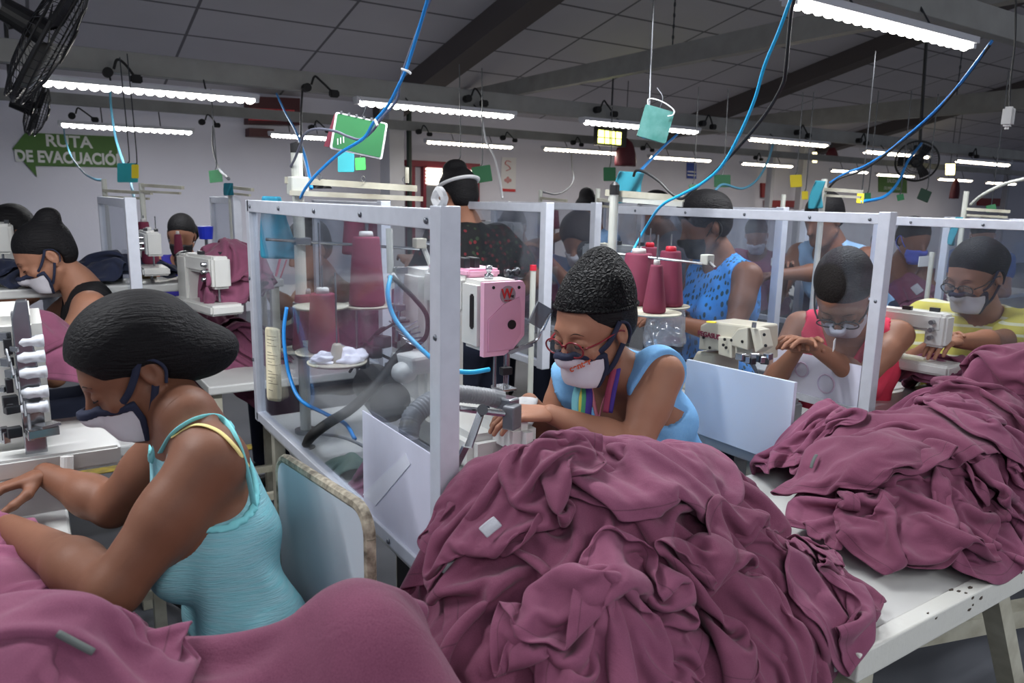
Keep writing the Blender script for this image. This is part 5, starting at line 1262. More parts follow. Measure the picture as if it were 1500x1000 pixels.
# standing woman in floral blouse, back to camera
def floral():
    t = NT('dark_floral'); t.b.inputs['Roughness'].default_value = .85; tc = t.node('ShaderNodeTexCoord'); v = t.node('ShaderNodeTexVoronoi'); v.inputs['Scale'].default_value = 34; t.link(tc.outputs['Object'], v.inputs['Vector'])
    lt = t.node('ShaderNodeMath', operation='LESS_THAN'); lt.inputs[1].default_value = .30; t.link(v.outputs['Distance'], lt.inputs[0])
    mx = t.node('ShaderNodeMix', data_type='RGBA'); mx.inputs[6].default_value = s2l((20, 20, 22))
    cr = t.node('ShaderNodeValToRGB'); cr.color_ramp.interpolation = 'CONSTANT'; cr.color_ramp.elements[0].color = s2l((110, 34, 40)); cr.color_ramp.elements[1].position = .55; cr.color_ramp.elements[1].color = s2l((44, 58, 40))
    sp_ = t.node('ShaderNodeSeparateColor'); t.link(v.outputs['Color'], sp_.inputs[0]); t.link(sp_.outputs[0], cr.inputs[0]); t.link(cr.outputs[0], mx.inputs[7]); t.link(lt.outputs[0], mx.inputs[0]); t.link(mx.outputs[2], t.b.inputs['Base Color']); return t.m
tH, HH, _, _ = worker('standing woman seen from behind in a dark floral blouse with a white visor band', (670, 290), 3.45, (-.15, .95, -.35), (0, .2, 1), 1.0, lean=.12, seated=False, yaw=100, hands_px=((600, 385, 3.6), (730, 440, 3.7)), h=.008, hh=.0045, skin=M_skinC,
       hair=hair_bun((-.02, 0, .135), (.058, .056, .040), back=1.0), body=1.08, top=dict(m=floral(), neck=.075, neckup=.06, sleeve=.55, off=.014, name='floral_blouse', len=.56))
MB().tube([HH.w(-.02 + .108 * math.cos(a), .086 * math.sin(a), .055) for a in [2 * PI * i / 36 for i in range(37)]], .012, 8, flat=.35).build('visor_band', M_paper, tH, smooth=True)
# pineapple print top
def pineapple():
    t = NT('pineapple_print'); t.b.inputs['Roughness'].default_value = .85; tc = t.node('ShaderNodeTexCoord'); mp = t.node('ShaderNodeMapping'); mp.inputs['Scale'].default_value = (52, 52, 26); mp.inputs['Rotation'].default_value = (.25, .2, 0); t.link(tc.outputs['Object'], mp.inputs[0])
    v = t.node('ShaderNodeTexVoronoi'); v.inputs['Scale'].default_value = 1; v.inputs['Randomness'].default_value = .45; t.link(mp.outputs[0], v.inputs['Vector'])
    lt = t.node('ShaderNodeMath', operation='LESS_THAN'); lt.inputs[1].default_value = .34; t.link(v.outputs['Distance'], lt.inputs[0])
    mx = t.node('ShaderNodeMix', data_type='RGBA'); mx.inputs[6].default_value = s2l((58, 144, 226)); mx.inputs[7].default_value = s2l((38, 78, 92)); t.link(lt.outputs[0], mx.inputs[0]); t.link(mx.outputs[2], t.b.inputs['Base Color']); return t.m
worker('standing woman in a bright blue top with a pineapple print and a dark mask', (1032, 332), 3.12, (-.85, .35, -.3), (-.2, .1, 1), 1.0, lean=.0, seated=False, yaw=165, hands_px=((985, 470, 2.9), (1000, 460, 3.2)), h=.008, hh=.0045, skin=M_skinD,
       hair=dict(e=[((-.018, 0, .055), (.115, .094, .092)), ((-.05, 0, .01), (.07, .085, .08)), ((.01, 0, .10), (.08, .09, .05), .03)], plane=(1, -.5, .055), low=-.05, h=.006, m=M_hair), mask=maskk, body=1.12, top=dict(m=pineapple(), neck=.075, neckup=.055, armr=.085, armout=.03, off=.015, name='print_top', len=.50))
# further back
worker('grey haired worker in a pale shirt bending over far behind the floral blouse', (752, 335), 5.4, (-.7, -.5, -.55), (-.4, -.2, .9), 1.1, lean=.3, yaw=200, skin=M_skinC, hair=hair_short(m=M_hairg), mask=maskp, top=dict(m=cloth_mat('pale_blue_shirt', (186, 200, 220)), neck=.07, neckup=.05, sleeve=.7, off=.013, name='shirt', len=.4), h=.012, hh=.008)
worker('worker with high pinned black hair and glasses standing in a pale blue top, far centre', (860, 312), 5.5, (-.9, .1, -.3), (-.3, 0, 1), 1.0, lean=.2, yaw=180, seated=False, skin=M_skinC, hair=hair_bun((-.03, 0, .135), (.055, .055, .05)), top=dict(m=cloth_mat('pale_blue_knit', (128, 164, 206)), neck=.07, neckup=.05, sleeve=.4, off=.013, name='blouse', len=.45), h=.012, hh=.008)
worker('seated worker with a dark brown cap and white mask above the net cap woman', (848, 352), 4.1, (-.75, -.45, -.5), (-.4, -.2, .9), 1.08, lean=.15, yaw=205, skin=M_skinC, hair=dict(e=[((-.016, 0, .055), (.112, .092, .095)), ((-.05, 0, .0), (.07, .085, .08))], plane=(1, -.5, .05), low=-.05, h=.007, m=mat('brown_cap', (44, 36, 36), .8)), mask=maskp,
       top=dict(m=MATS['pale_blue_knit'], neck=.07, neckup=.05, sleeve=.4, off=.013, name='blouse', len=.45), hands_px=((800, 375, 4.0), (822, 345, 4.2)), h=.01, hh=.006)
worker('person in a grey shirt seen through the clear screen left of the pineapple print', (958, 312), 4.6, (-.6, .7, -.35), (-.2, .1, 1), 1.0, lean=.1, yaw=140, seated=False, skin=M_skinD, hair=hair_short(), top=dict(m=cloth_mat('grey_knit', (104, 106, 116)), neck=.07, neckup=.05, sleeve=.5, off=.013, name='shirt', len=.45), h=.012, hh=.008, body=1.15)
tN, HN, FN, RN = worker('bent worker in a pale blue singlet with letters on the back, reaching left', (1206, 322), 3.7, (-.9, .1, -.4), (-.4, 0, .9), 1.0, lean=.75, yaw=185, seated=False, skin=M_skinD, hair=hair_short(), hands_px=((1140, 402, 3.5), (1150, 398, 3.7)), h=.01, hh=.007, body=1.15,
       top=dict(m=cloth_mat('pale_blue_singlet', (150, 186, 222)), neck=.08, neckup=.05, armr=.085, armout=.03, off=.013, name='singlet', len=.45))
worker('bare shouldered worker in a blue mask facing us in the right background', (1338, 352), 4.6, (-.35, -.85, -.3), (-.1, -.2, 1), 1.05, lean=.1, yaw=240, skin=M_skinD, hair=hair_short(), mask=dict(m=M_maskbl), top=dict(m=cloth_mat('brown_knit', (120, 86, 70)), neck=.10, neckup=.05, armr=.085, off=.012, name='top', len=.4), h=.01, hh=.007)
tQ, HQ, _, _ = worker('seated person with a pink lanyard blurred behind the nearest screen', (452, 366), 3.8, (-.85, -.3, -.3), (-.2, 0, 1), 1.15, lean=.1, yaw=190, skin=M_skinC, hair=hair_short(), body=1.0, hands_px=((372, 412, 3.55), (395, 430, 3.6)),
       top=dict(m=cloth_mat('dusty_brown_knit', (120, 92, 84)), neck=.07, neckup=.05, armr=.075, off=.012, name='top', len=.4), h=.009, hh=.006)
MB().tube(bez([D(412, 372, 3.5), D(402, 415, 3.48), D(400, 440, 3.48), D(408, 415, 3.48), D(420, 380, 3.5)], 6), .008, 8, flat=.3).build('pink_lanyard', M_strips[3], tQ, smooth=True)
for (px, py, d, lb, col) in ((1108, 345, 5.6, 'far worker in a rose shirt between two clear screens', (170, 90, 120)), (1000, 352, 5.9, 'far worker with a mask low behind the pineapple print top', (90, 96, 120)), (1290, 360, 6.8, 'far worker in a dull orange top right of the coral woman', (176, 110, 84)), (1440, 345, 5.6, 'far worker in a blue top beyond the yellow striped woman', (70, 92, 150)), (1200, 345, 5.2, 'far worker with dark hair behind the blue cloth strip', (60, 60, 80))):
    worker(lb, (px, py), d, (-.7, -.5, -.4), (-.3, -.1, 1), 1.0, lean=.1, yaw=200, skin=M_skinC, hair=hair_short(), mask=maskp, top=dict(m=cloth_mat('knit_%d' % px, col), neck=.07, neckup=.05, sleeve=.4, off=.013, name='shirt', len=.4), h=.013, hh=.009, nohands=True)
text_on(1249, 346, 'USBU', 22, -.05, part_of(tN, 'singlet'), M_navy, tN, 'singlet_lettering', .03)
text_on(1215, 466, 'center', 10, -.3, part_of(tC, 'face_mask'), mat('orange_print', (214, 96, 60), .8), tC, 'mask_lettering', .02)
worker('person at the right edge of whom only the hand holding cloth is seen', (1740, 345), 2.25, (-.9, 0, -.3), (-.3, 0, 1), 1.0, lean=.1, yaw=185, seated=False, hands_px=((1484, 573, 2.12), None), skin=M_skinB, hair=hair_short(), top=dict(m=MATS['grey_knit'], neck=.07, neckup=.05, sleeve=.4, off=.013, name='shirt', len=.45), h=.01, hh=.008)
# ------------------------------------------------------------------ draped cloth: small spring sheets settled on a height field
class Pile:
    def __init__(s, x0, x1, y0, y1, base, ground=.25, res=.008):
        s.x0, s.y0, s.res = x0, y0, res; s.nx, s.ny = int((x1 - x0) / res) + 1, int((y1 - y0) / res) + 1
        X, Y = np.meshgrid(x0 + res * np.arange(s.nx), y0 + res * np.arange(s.ny), indexing='ij'); s.X, s.Y = X, Y
        s.H = np.maximum(base(X, Y), ground).astype(np.float64); s.grad()
    def grad(s):
        K = s.H.copy()
        for _ in range(1):
            K[1:-1] = (K[:-2] + 2 * K[1:-1] + K[2:]) / 4; K[:, 1:-1] = (K[:, :-2] + 2 * K[:, 1:-1] + K[:, 2:]) / 4
        s.K = np.maximum(K, s.H * 0 + K); gx, gy = np.gradient(s.K, s.res); s.F = np.stack([s.K, gx, gy], -1)
    def sample(s, x, y):
        u = np.clip((x - s.x0) / s.res, 0, s.nx - 1.001); v = np.clip((y - s.y0) / s.res, 0, s.ny - 1.001); i = u.astype(int); j = v.astype(int); a = (u - i)[:, None]; b = (v - j)[:, None]
        F = s.F; return (F[i, j] * (1 - a) + F[i + 1, j] * a) * (1 - b) + (F[i, j + 1] * (1 - a) + F[i + 1, j + 1] * a) * b
    def add(s, P, th=.004):
        Q = P
        for _ in range(2):
            A = np.empty((Q.shape[0] * 2 - 1, Q.shape[1], 3)); A[::2] = Q; A[1::2] = (Q[1:] + Q[:-1]) / 2; B = np.empty((A.shape[0], A.shape[1] * 2 - 1, 3)); B[:, ::2] = A; B[:, 1::2] = (A[:, 1:] + A[:, :-1]) / 2; Q = B
        q = Q.reshape(-1, 3); i = np.round((q[:, 0] - s.x0) / s.res).astype(int); j = np.round((q[:, 1] - s.y0) / s.res).astype(int); ok = (i >= 0) & (j >= 0) & (i < s.nx) & (j < s.ny)
        np.maximum.at(s.H, (i[ok], j[ok]), q[ok, 2] + th); s.grad()
def near_pairs(p, r, N, M):
    """close particle pairs that are not neighbours on the sheet"""
    c = np.floor(p / r).astype(np.int64); c -= c.min(0) - 1; dm = c.max(0) + 2; key = (c[:, 0] * dm[1] + c[:, 1]) * dm[2] + c[:, 2]
    o = np.argsort(key, kind='stable'); ks = key[o]; I = []; J = []
    offs = [(0, 0, 0)] + [(a, b, e) for a in (-1, 0, 1) for b in (-1, 0, 1) for e in (-1, 0, 1) if (a, b, e) > (0, 0, 0)]
    for a, b, e in offs:
        kk = ks + (a * dm[1] + b) * dm[2] + e; lo = np.searchsorted(ks, kk, 'left'); hi = np.searchsorted(ks, kk, 'right')
        if (a, b, e) == (0, 0, 0): lo = np.arange(len(ks)) + 1
        cnt = np.maximum(hi - lo, 0); mx_ = int(cnt.max()) if len(cnt) else 0
        for t in range(min(mx_, 12)):
            m_ = np.nonzero(cnt > t)[0]; I.append(o[m_]); J.append(o[lo[m_] + t])
    I = np.concatenate(I); J = np.concatenate(J); di = np.abs(I // M - J // M); dj = np.abs(I % M - J % M); ok = np.maximum(di, dj) > 2
    I, J = I[ok], J[ok]; d = p[I] - p[J]; ok = (d * d).sum(1) < r * r; return I[ok], J[ok]
def drape(pile, c, size, rot, crumple, z, seed, N=60, steps=230, dt=1 / 260, mu=.9, wave=.13, bend=.045, th=.005, selfc=True, fold=False, sleeve=.0):
    """drop one sheet of cloth on the pile; returns its settled grid"""
    rnd = np.random.RandomState(seed); w, h = size; M = max(8, int(round(N * h / w))); u = np.linspace(-.5, .5, N) * w; v = np.linspace(-.5, .5, M) * h; U, W = np.meshgrid(u, v, indexing='ij')
    uu, vv = 2 * U / w, 2 * W / h; sl_ = sleeve * np.clip((vv - .35) / .2, 0, 1)
    R0 = np.stack([U * np.sqrt(1 - .34 * vv ** 2) * (1 + sl_) * (1 - .10 * sleeve * np.cos(vv * 3)), W * np.sqrt(1 - .34 * uu ** 2), 0 * U], -1); U, W = R0[..., 0].copy(), R0[..., 1].copy(); R0 = R0.reshape(-1, 3)
    rx, ry = w / (N - 1), h / (M - 1); k = 1 - .48 * crumple; ph = rnd.rand(8) * 6.28; a = .085 * crumple
    zz = a * np.sin(2 * PI * U / wave + ph[0] + 2.2 * np.sin(9 * W + ph[1])) + a * .8 * np.sin(2 * PI * W / (wave * 1.2) + ph[2] + 2.2 * np.sin(8 * U + ph[3]))
    x = U * k + .05 * crumple * np.sin(24 * W + ph[4]); y = W * k + .05 * crumple * np.sin(22 * U + ph[5]); cr, sr = math.cos(rot), math.sin(rot)
    if fold: zz = zz * .6 + np.where(W > .0, .014, 0); y = -np.abs(y) + h * .22
    P = np.stack([c[0] + x * cr - y * sr, c[1] + x * sr + y * cr, z + zz], -1)
    P = P.reshape(-1, 3); P[:, 2] += .03 + max(0, float((pile.sample(P[:, 0], P[:, 1])[:, 0] + .01 - P[:, 2]).max())) * .75
    Vv = np.zeros_like(P); idx = np.arange(N * M).reshape(N, M); batches = []
    def add(di, dj, L, st):
        A = idx[max(0, -di):N - max(0, di), max(0, -dj):M - max(0, dj)]; B = idx[max(0, di):N + min(0, di), max(0, dj):M + min(0, dj)]
        A = idx[:N - di, :M - dj] if dj >= 0 else idx[:N - di, -dj:]; B = idx[di:, dj:] if dj >= 0 else idx[di:, :M + dj]
        per = max(di, abs(dj)) if di and not dj else (abs(dj) if not di else di); ax = 0 if di else 1; gi = np.arange(A.shape[ax]) // per % 2
        for g in (0, 1):
            AA = np.compress(gi == g, A, axis=ax).ravel(); BB = np.compress(gi == g, B, axis=ax).ravel()
            if len(AA): batches.append((AA, BB, np.sqrt(((R0[AA] - R0[BB]) ** 2).sum(1)), st, L > 1.5 * max(rx, ry)))
    add(1, 0, rx, 1.0); add(0, 1, ry, 1.0); dg_ = math.hypot(rx, ry); add(1, 1, dg_, .45); add(1, -1, dg_, .45); add(2, 0, 2 * rx, bend); add(0, 2, 2 * ry, bend); add(4, 0, 4 * rx, bend * .25); add(0, 4, 4 * ry, bend * .25)
    rad = .95 * min(rx, ry); I = J = None
    for it in range(steps):
        Vv[:, 2] -= 9.8 * dt; Vv *= .992; sp_ = np.sqrt((Vv * Vv).sum(1)); f_ = np.minimum(1, 1.6 / np.maximum(sp_, 1e-6)); Vv *= f_[:, None]; old = P.copy(); P = P + Vv * dt
        for _ in range(2):
            for A, B, L, st, fl in batches:
                d = P[A] - P[B]; l = np.sqrt(np.einsum('ij,ij->i', d, d)) + 1e-9; q = (.5 * st) * (1 - L / l)
                if fl: q = np.minimum(q, 0)
                d *= q[:, None]; P[A] -= d; P[B] += d
        if selfc:
            if it % 4 == 0: I, J = near_pairs(P, rad * 1.35, N, M)
            if len(I):
                d = P[I] - P[J]; l = np.sqrt((d * d).sum(1)) + 1e-9; q = np.where(l < rad, .35 * (rad / l - 1), 0)[:, None] * d
                np.add.at(P, I, q); np.add.at(P, J, -q)
        S_ = pile.sample(P[:, 0], P[:, 1]); pen = S_[:, 0] + th - P[:, 2]; hit = pen > 0
        if hit.any():
            n = np.stack([-S_[hit, 1], -S_[hit, 2], np.ones(hit.sum())], -1); n /= np.sqrt((n * n).sum(1))[:, None]; P[hit] += n * np.minimum(pen[hit] * n[:, 2], .012)[:, None]
            mv = P[hit] - old[hit]; tn = mv - n * (mv * n).sum(1)[:, None]; P[hit] -= tn * mu
        Vv = (P - old) / dt
        if it > steps * .7: Vv *= .93
    G = P.reshape(N, M, 3)
    pile.add(G)
    return G
def band_node(t, o, pos, w):
    a = t.node('ShaderNodeMath', operation='SUBTRACT'); a.inputs[1].default_value = .5; t.link(o, a.inputs[0]); b = t.node('ShaderNodeMath', operation='ABSOLUTE'); t.link(a.outputs[0], b.inputs[0])
    c = t.node('ShaderNodeMath', operation='SUBTRACT'); c.inputs[1].default_value = pos; t.link(b.outputs[0], c.inputs[0]); d = t.node('ShaderNodeMath', operation='ABSOLUTE'); t.link(c.outputs[0], d.inputs[0])
    e = t.node('ShaderNodeMath', operation='LESS_THAN'); e.inputs[1].default_value = w; t.link(d.outputs[0], e.inputs[0]); return e.outputs[0]
def garment_mat(name, rgb, rgb2):
    t = NT(name); t.b.inputs['Roughness'].default_value = .95; t.b.inputs['Specular IOR Level'].default_value = .1
    t.b.inputs['Sheen Weight'].default_value = .12; t.b.inputs['Sheen Roughness'].default_value = .5
    tc = t.node('ShaderNodeTexCoord')
    n1 = t.node('ShaderNodeTexNoise'); n1.inputs['Scale'].default_value = 420; n1.inputs['Detail'].default_value = 2; t.link(tc.outputs['UV'], n1.inputs['Vector'])
    n2 = t.node('ShaderNodeTexNoise'); n2.inputs['Scale'].default_value = 9; n2.inputs['Detail'].default_value = 5; t.link(tc.outputs['Object'], n2.inputs['Vector'])
    ad = t.node('ShaderNodeMath', operation='ADD'); t.link(n1.outputs[0], ad.inputs[0]); t.link(n2.outputs[0], ad.inputs[1])
    mr = t.node('ShaderNodeMapRange'); mr.inputs[1].default_value = .7; mr.inputs[2].default_value = 1.3; t.link(ad.outputs[0], mr.inputs[0])
    mx = t.node('ShaderNodeMix', data_type='RGBA'); mx.inputs[6].default_value = s2l(rgb); mx.inputs[7].default_value = s2l(rgb2); t.link(mr.outputs[0], mx.inputs[0])
    sp = t.node('ShaderNodeSeparateXYZ'); t.link(tc.outputs['UV'], sp.inputs[0])
    mm = t.node('ShaderNodeMath', operation='MAXIMUM'); t.link(band_node(t, sp.outputs[0], .465, .0018), mm.inputs[0]); t.link(band_node(t, sp.outputs[1], .465, .0018), mm.inputs[1])
    m3 = t.node('ShaderNodeMix', data_type='RGBA'); t.link(mx.outputs[2], m3.inputs[6]); m3.inputs[7].default_value = s2l(tuple(int(v * .78) for v in rgb)); t.link(mm.outputs[0], m3.inputs[0]); t.link(m3.outputs[2], t.b.inputs['Base Color'])
    b1 = t.node('ShaderNodeBump'); b1.inputs['Strength'].default_value = .25; b1.inputs['Distance'].default_value = .0015; t.link(n1.outputs[0], b1.inputs['Height'])
    n3 = t.node('ShaderNodeTexNoise'); n3.inputs['Scale'].default_value = 16; n3.inputs['Detail'].default_value = 3; n3.inputs['Distortion'].default_value = 1.2; t.link(tc.outputs['Object'], n3.inputs['Vector'])
    b2 = t.node('ShaderNodeBump'); b2.inputs['Strength'].default_value = .3; b2.inputs['Distance'].default_value = .010; t.link(n3.outputs[0], b2.inputs['Height']); t.link(b1.outputs[0], b2.inputs['Normal'])
    b3 = t.node('ShaderNodeBump'); b3.inputs['Strength'].default_value = .8; b3.inputs['Distance'].default_value = -.002; t.link(mm.outputs[0], b3.inputs['Height']); t.link(b2.outputs[0], b3.inputs['Normal']); t.link(b3.outputs[0], t.b.inputs['Normal'])
    MATS[name] = t.m; return t.m
M_mar = garment_mat('maroon_jersey', (140, 84, 108), (116, 66, 90)); M_mar2 = garment_mat('maroon_jersey_deep', (130, 76, 99), (106, 59, 80))
M_dblue = garment_mat('dark_blue_jersey', (56, 62, 84), (40, 44, 62))
def garment(P, name, label, group=None, m=None, levels=2, parent=None, th=.0022, cat='garment', smooth_it=0):
    P = np.asarray(P); n, k = P.shape[:2]; me = bpy.data.meshes.new(name); v = P.reshape(-1, 3)
    i, j = np.meshgrid(np.arange(n - 1), np.arange(k - 1), indexing='ij'); a = (i * k + j).ravel(); q = np.stack([a, a + k, a + k + 1, a + 1], 1).astype(np.int32)
    me.vertices.add(len(v)); me.vertices.foreach_set('co', v.astype(np.float32).ravel()); me.loops.add(q.size); me.loops.foreach_set('vertex_index', q.ravel()); me.polygons.add(len(q))
    me.polygons.foreach_set('loop_start', np.arange(0, q.size, 4, dtype=np.int32)); me.polygons.foreach_set('loop_total', np.full(len(q), 4, np.int32)); me.update(calc_edges=True)
    uv = me.uv_layers.new(name='uv'); U = np.stack([(np.arange(n * k) // k) / (n - 1), (np.arange(n * k) % k) / (k - 1)], 1).astype(np.float32)
    uv.data.foreach_set('uv', U[q.ravel()].ravel())
    o = link(me, name, m or M_mar, parent, True)
    if smooth_it: md = o.modifiers.new('r', 'SMOOTH'); md.factor = .5; md.iterations = smooth_it
    md = o.modifiers.new('s', 'SUBSURF'); md.levels = levels; md.render_levels = levels
    md = o.modifiers.new('t', 'SOLIDIFY'); md.thickness = th; md.offset = 0
    return tag(o, label, cat, group)
def G2(x, y, cx, cy, sx, sy, h, p=2, rot=0):
    dx, dy = x - cx, y - cy; c_, s_ = math.cos(rot), math.sin(rot); return h * np.exp(-(np.abs((dx * c_ + dy * s_) / sx) ** p + np.abs((-dx * s_ + dy * c_) / sy) ** p))
def inrect(x, y, a, b, c, d): return (x >= a) & (x <= b) & (y >= c) & (y <= d)
ORD = ['topmost', 'second from the top', 'third from the top', 'fourth from the top', 'fifth from the top', 'sixth from the top', 'seventh from the top', 'eighth from the top', 'ninth from the top', 'tenth from the top', 'eleventh from the top', 'twelfth from the top', 'thirteenth from the top', 'fourteenth from the top', 'fifteenth from the top']
def heap(bounds, rects, domes, items, group, where, ground=.2, z0=.9, colour='maroon', mats=None, N=60, seed=0, steps=230, name='garment', levels=2, labels=None):
    def base(x, y):
        z = np.full(x.shape, ground)
        for (a, b, c, d, zz) in rects: z = np.where(inrect(x, y, a, b, c, d), np.maximum(z, zz), z)
        zt = z.copy()
        for dm in domes: zt = zt + np.where(z > ground + .01, G2(x, y, *dm), 0)
        return zt
    pl = Pile(*bounds, base); out = []; n = len(items)
    for i, (cx, cy, w, h, r, cr, k) in enumerate(items):
        k = dict(k); G = drape(pl, (cx, cy), (w, h), r, cr, z0, seed + 10 + i, N=N, steps=steps, **k)
        lb = (labels or {}).get(i) or '%s garment %s in the %s' % (colour, ORD[n - 1 - i] if i else 'undermost', where)
        if n == 1: lb = (labels or {}).get(0, '%s garment %s' % (colour, where))
        mm = (mats or (M_mar, M_mar2)); out.append(garment(G, name, lb, group, m=mm[i % len(mm)], levels=levels))
    return out, pl
F1 = dict(fold=1)
# support trolley under the middle heap
table(.42, 1.06, .62, 1.06, .735, 'low white trolley hidden under the middle heap of garments', name='trolley', foot=False)
mid_g, pm = heap((.1, 1.8, .2, 1.6), [(.42, 1.09, .62, 1.08, .745), (1.08, 2.3, .585, 1.24, .750), (.58, 1.2, 1.10, 1.3, .76)], [(.86, .92, .30, .20, .08, 2.5), (1.06, 1.10, .22, .10, .06), (.64, .94, .14, .13, .11, 2.5)],
    [(.82, .88, .80, .72, .4, .6, {}), (1.04, .96, .74, .62, -.3, .9, F1), (.66, .82, .70, .62, 1.0, .9, dict(sleeve=.3)), (1.04, .82, .66, .56, .2, .8, {}),
     (1.00, 1.04, .70, .56, -.6, 1.0, dict(wave=.10)), (.68, .94, .70, .66, .7, 1.05, dict(wave=.12)), (1.14, 1.08, .54, .46, .5, 1.0, dict(wave=.10)), (.96, .84, .70, .72, -.15, .7, F1), (.80, 1.0, .66, .6, .9, 1.05, dict(wave=.11)),
     (.70, .82, .76, .66, -.4, .85, dict(sleeve=.25)), (.90, .90, .70, .66, .25, .8, F1), (.66, .98, .5, .46, .9, .95, dict(wave=.11)), (.66, .74, .56, .44, .3, 1.15, dict(wave=.10)), (.92, .72, .60, .46, -.2, 1.1, dict(wave=.12)), (1.08, .80, .44, .36, .7, 1.0, F1)],
    'loose maroon garments heaped in the middle foreground', 'big heap in the middle foreground', seed=0)
rg, pr = heap((1.1, 3.4, .3, 1.7), [(1.07, 2.50, .585, 1.24, .750)], [(1.74, .88, .32, .19, .12, 3), (1.76, 1.16, .14, .08, .17), (2.2, 1.0, .2, .2, .08, 3)],
    [(1.58, .83, .66, .6, .3, .9, {}), (1.86, .83, .72, .6, -.4, .8, F1), (1.72, .95, .70, .56, .9, .9, dict(wave=.11)), (1.54, .78, .6, .5, .1, 1.0, dict(wave=.1)), (1.84, .76, .62, .54, .5, 1.0, dict(wave=.11)),
     (1.70, .86, .74, .66, -.1, .6, F1), (1.74, 1.16, .56, .44, .6, 1.0, dict(wave=.1)), (2.06, .98, .6, .56, 1.2, .9, {}), (1.88, .82, .5, .46, .4, 1.05, dict(wave=.1))],
    'loose maroon garments heaped on the long white table', 'heap on the long white table', seed=30)
rg2, _ = heap((2.0, 3.7, .3, 1.7), [(1.07, 2.50, .585, 1.24, .750)], [(2.22, 1.0, .22, .2, .11, 3)],
    [(2.20, 1.0, .62, .56, .2, .9, {}), (2.25, .98, .62, .56, .8, .9, F1), (2.18, 1.05, .6, .54, -.3, 1.0, dict(wave=.11)), (2.24, .94, .56, .5, .3, 1.0, dict(wave=.11))],
    'loose maroon garments further along the long table', 'far right heap on the long table', seed=50, N=50)
# the lower left cart of cloth
tcart = thing('cloth_cart', 'low cart holding the garments in the bottom left corner', 'cart', (-.1, .6, 0))
MB().box((-.1, .62, .70), (1.16, .56, .03)).build('tray', M_paint, tcart)
for x in (-.62, .42):
    for y in (.38, .86): MB().box((x, y, .35), (.04, .04, .69)).build('leg', M_paint, tcart)
lg, pl_ = heap((-.9, .95, .1, 1.2), [(-.68, .46, .34, 1.0, .72)], [(.30, .77, .12, .18, .26, 2.5), (-.05, .90, .14, .11, .22, 2.5), (-.4, .8, .2, .16, .16)],
    [(.10, .66, .8, .62, .2, .5, {}), (-.12, .78, .66, .6, .5, .85, F1), (.02, .86, .62, .46, -.3, 1.0, dict(wave=.11)), (-.20, .76, .66, .56, .9, .8, F1), (.04, .84, .5, .5, .3, 1.0, dict(wave=.10)), (.30, .70, .84, .80, .12, .22, dict(bend=.2)), (-.10, .82, .6, .5, -.2, .7, F1)],
    'maroon garments heaped in the bottom left corner', 'bottom left heap', seed=70, labels={5: 'large smooth maroon garment draped over the peak at bottom left'})
# work in hand
heap((-.7, .5, .9, 1.9), [(-.7, .035, .9, 1.9, .76), (.03, .30, .9, 1.5, .64)], [(-.12, 1.45, .12, .12, .07)], [(-.06, 1.42, .62, .5, .6, .8, {})], None, 'being sewn', labels={0: 'maroon garment being sewn, slipping from the table to the lap of the foreground woman'}, ground=.5, N=54)
heap((-.7, .5, 1.2, 2.1), [(-.9, .035, .9, 2.1, .76)], [(-.14, 1.62, .10, .10, .10)], [(-.16, 1.62, .42, .34, .2, .9, {})], None, '', labels={0: 'maroon cloth gathered between the fingers of the foreground woman at the left edge'}, ground=.5, N=44)
heap((.6, 1.5, 1.1, 2.0), [(.6, 1.12, 1.1, 2.2, .76), (1.1, 1.5, 1.1, 1.9, .62)], [(1.02, 1.42, .12, .12, .10)], [(1.05, 1.36, .56, .5, .2, .7, {})], None, '', labels={0: 'maroon garment under the hands of the woman in glasses at the pink machine'}, ground=.5, N=50)
heap((.55, 1.1, 1.1, 1.9), [(.6, 1.1, 1.1, 2.2, .755)], [(.70, 1.62, .04, .06, .12)], [(.68, 1.60, .26, .22, .4, .9, {})], None, '', labels={0: 'small maroon piece standing behind the lower sheet of the nearest screen'}, ground=.5, N=34)
heap((.55, 1.2, 1.2, 2.1), [(.6, 1.1, 1.1, 2.2, .755)], [(.66, 1.74, .03, .05, .05)], [(.66, 1.75, .2, .18, .4, .6, {})], None, '', mats=(mat('sage_cloth', (132, 160, 148), .9, bump=.3, bscale=30),), labels={0: 'small sage green rag beside the maroon piece on the machine table'}, ground=.5, N=30)
q = atz(1425, 545, .86)
heap((q.x - .7, q.x + .7, q.y - .5, q.y + .5), [(q.x - .42, q.x + .12, 1.26, 1.54, .752)], [(q.x - .08, q.y + .06, .2, .13, .14, 2.5)], [(q.x, q.y, .66, .56, .2, .8, {}), (q.x + .1, q.y - .02, .62, .56, .8, .9, F1), (q.x - .05, q.y + .02, .6, .5, -.4, 1.0, {})], 'maroon garments in front of the yellow striped woman', 'heap before the yellow striped woman', seed=90, N=48)
MB().box((q.x - .15, 1.40, .735), (.54, .27, .03)).build('side_shelf', M_table); tag(C.objects[-1], 'pale shelf under the cloth in front of the yellow striped woman', 'shelf')
for x in (-.38, .08):
    for y in (1.29, 1.51): MB().box((q.x + x, y, .36), (.035, .035, .72)).build('leg', M_paint, C.objects['side_shelf'])
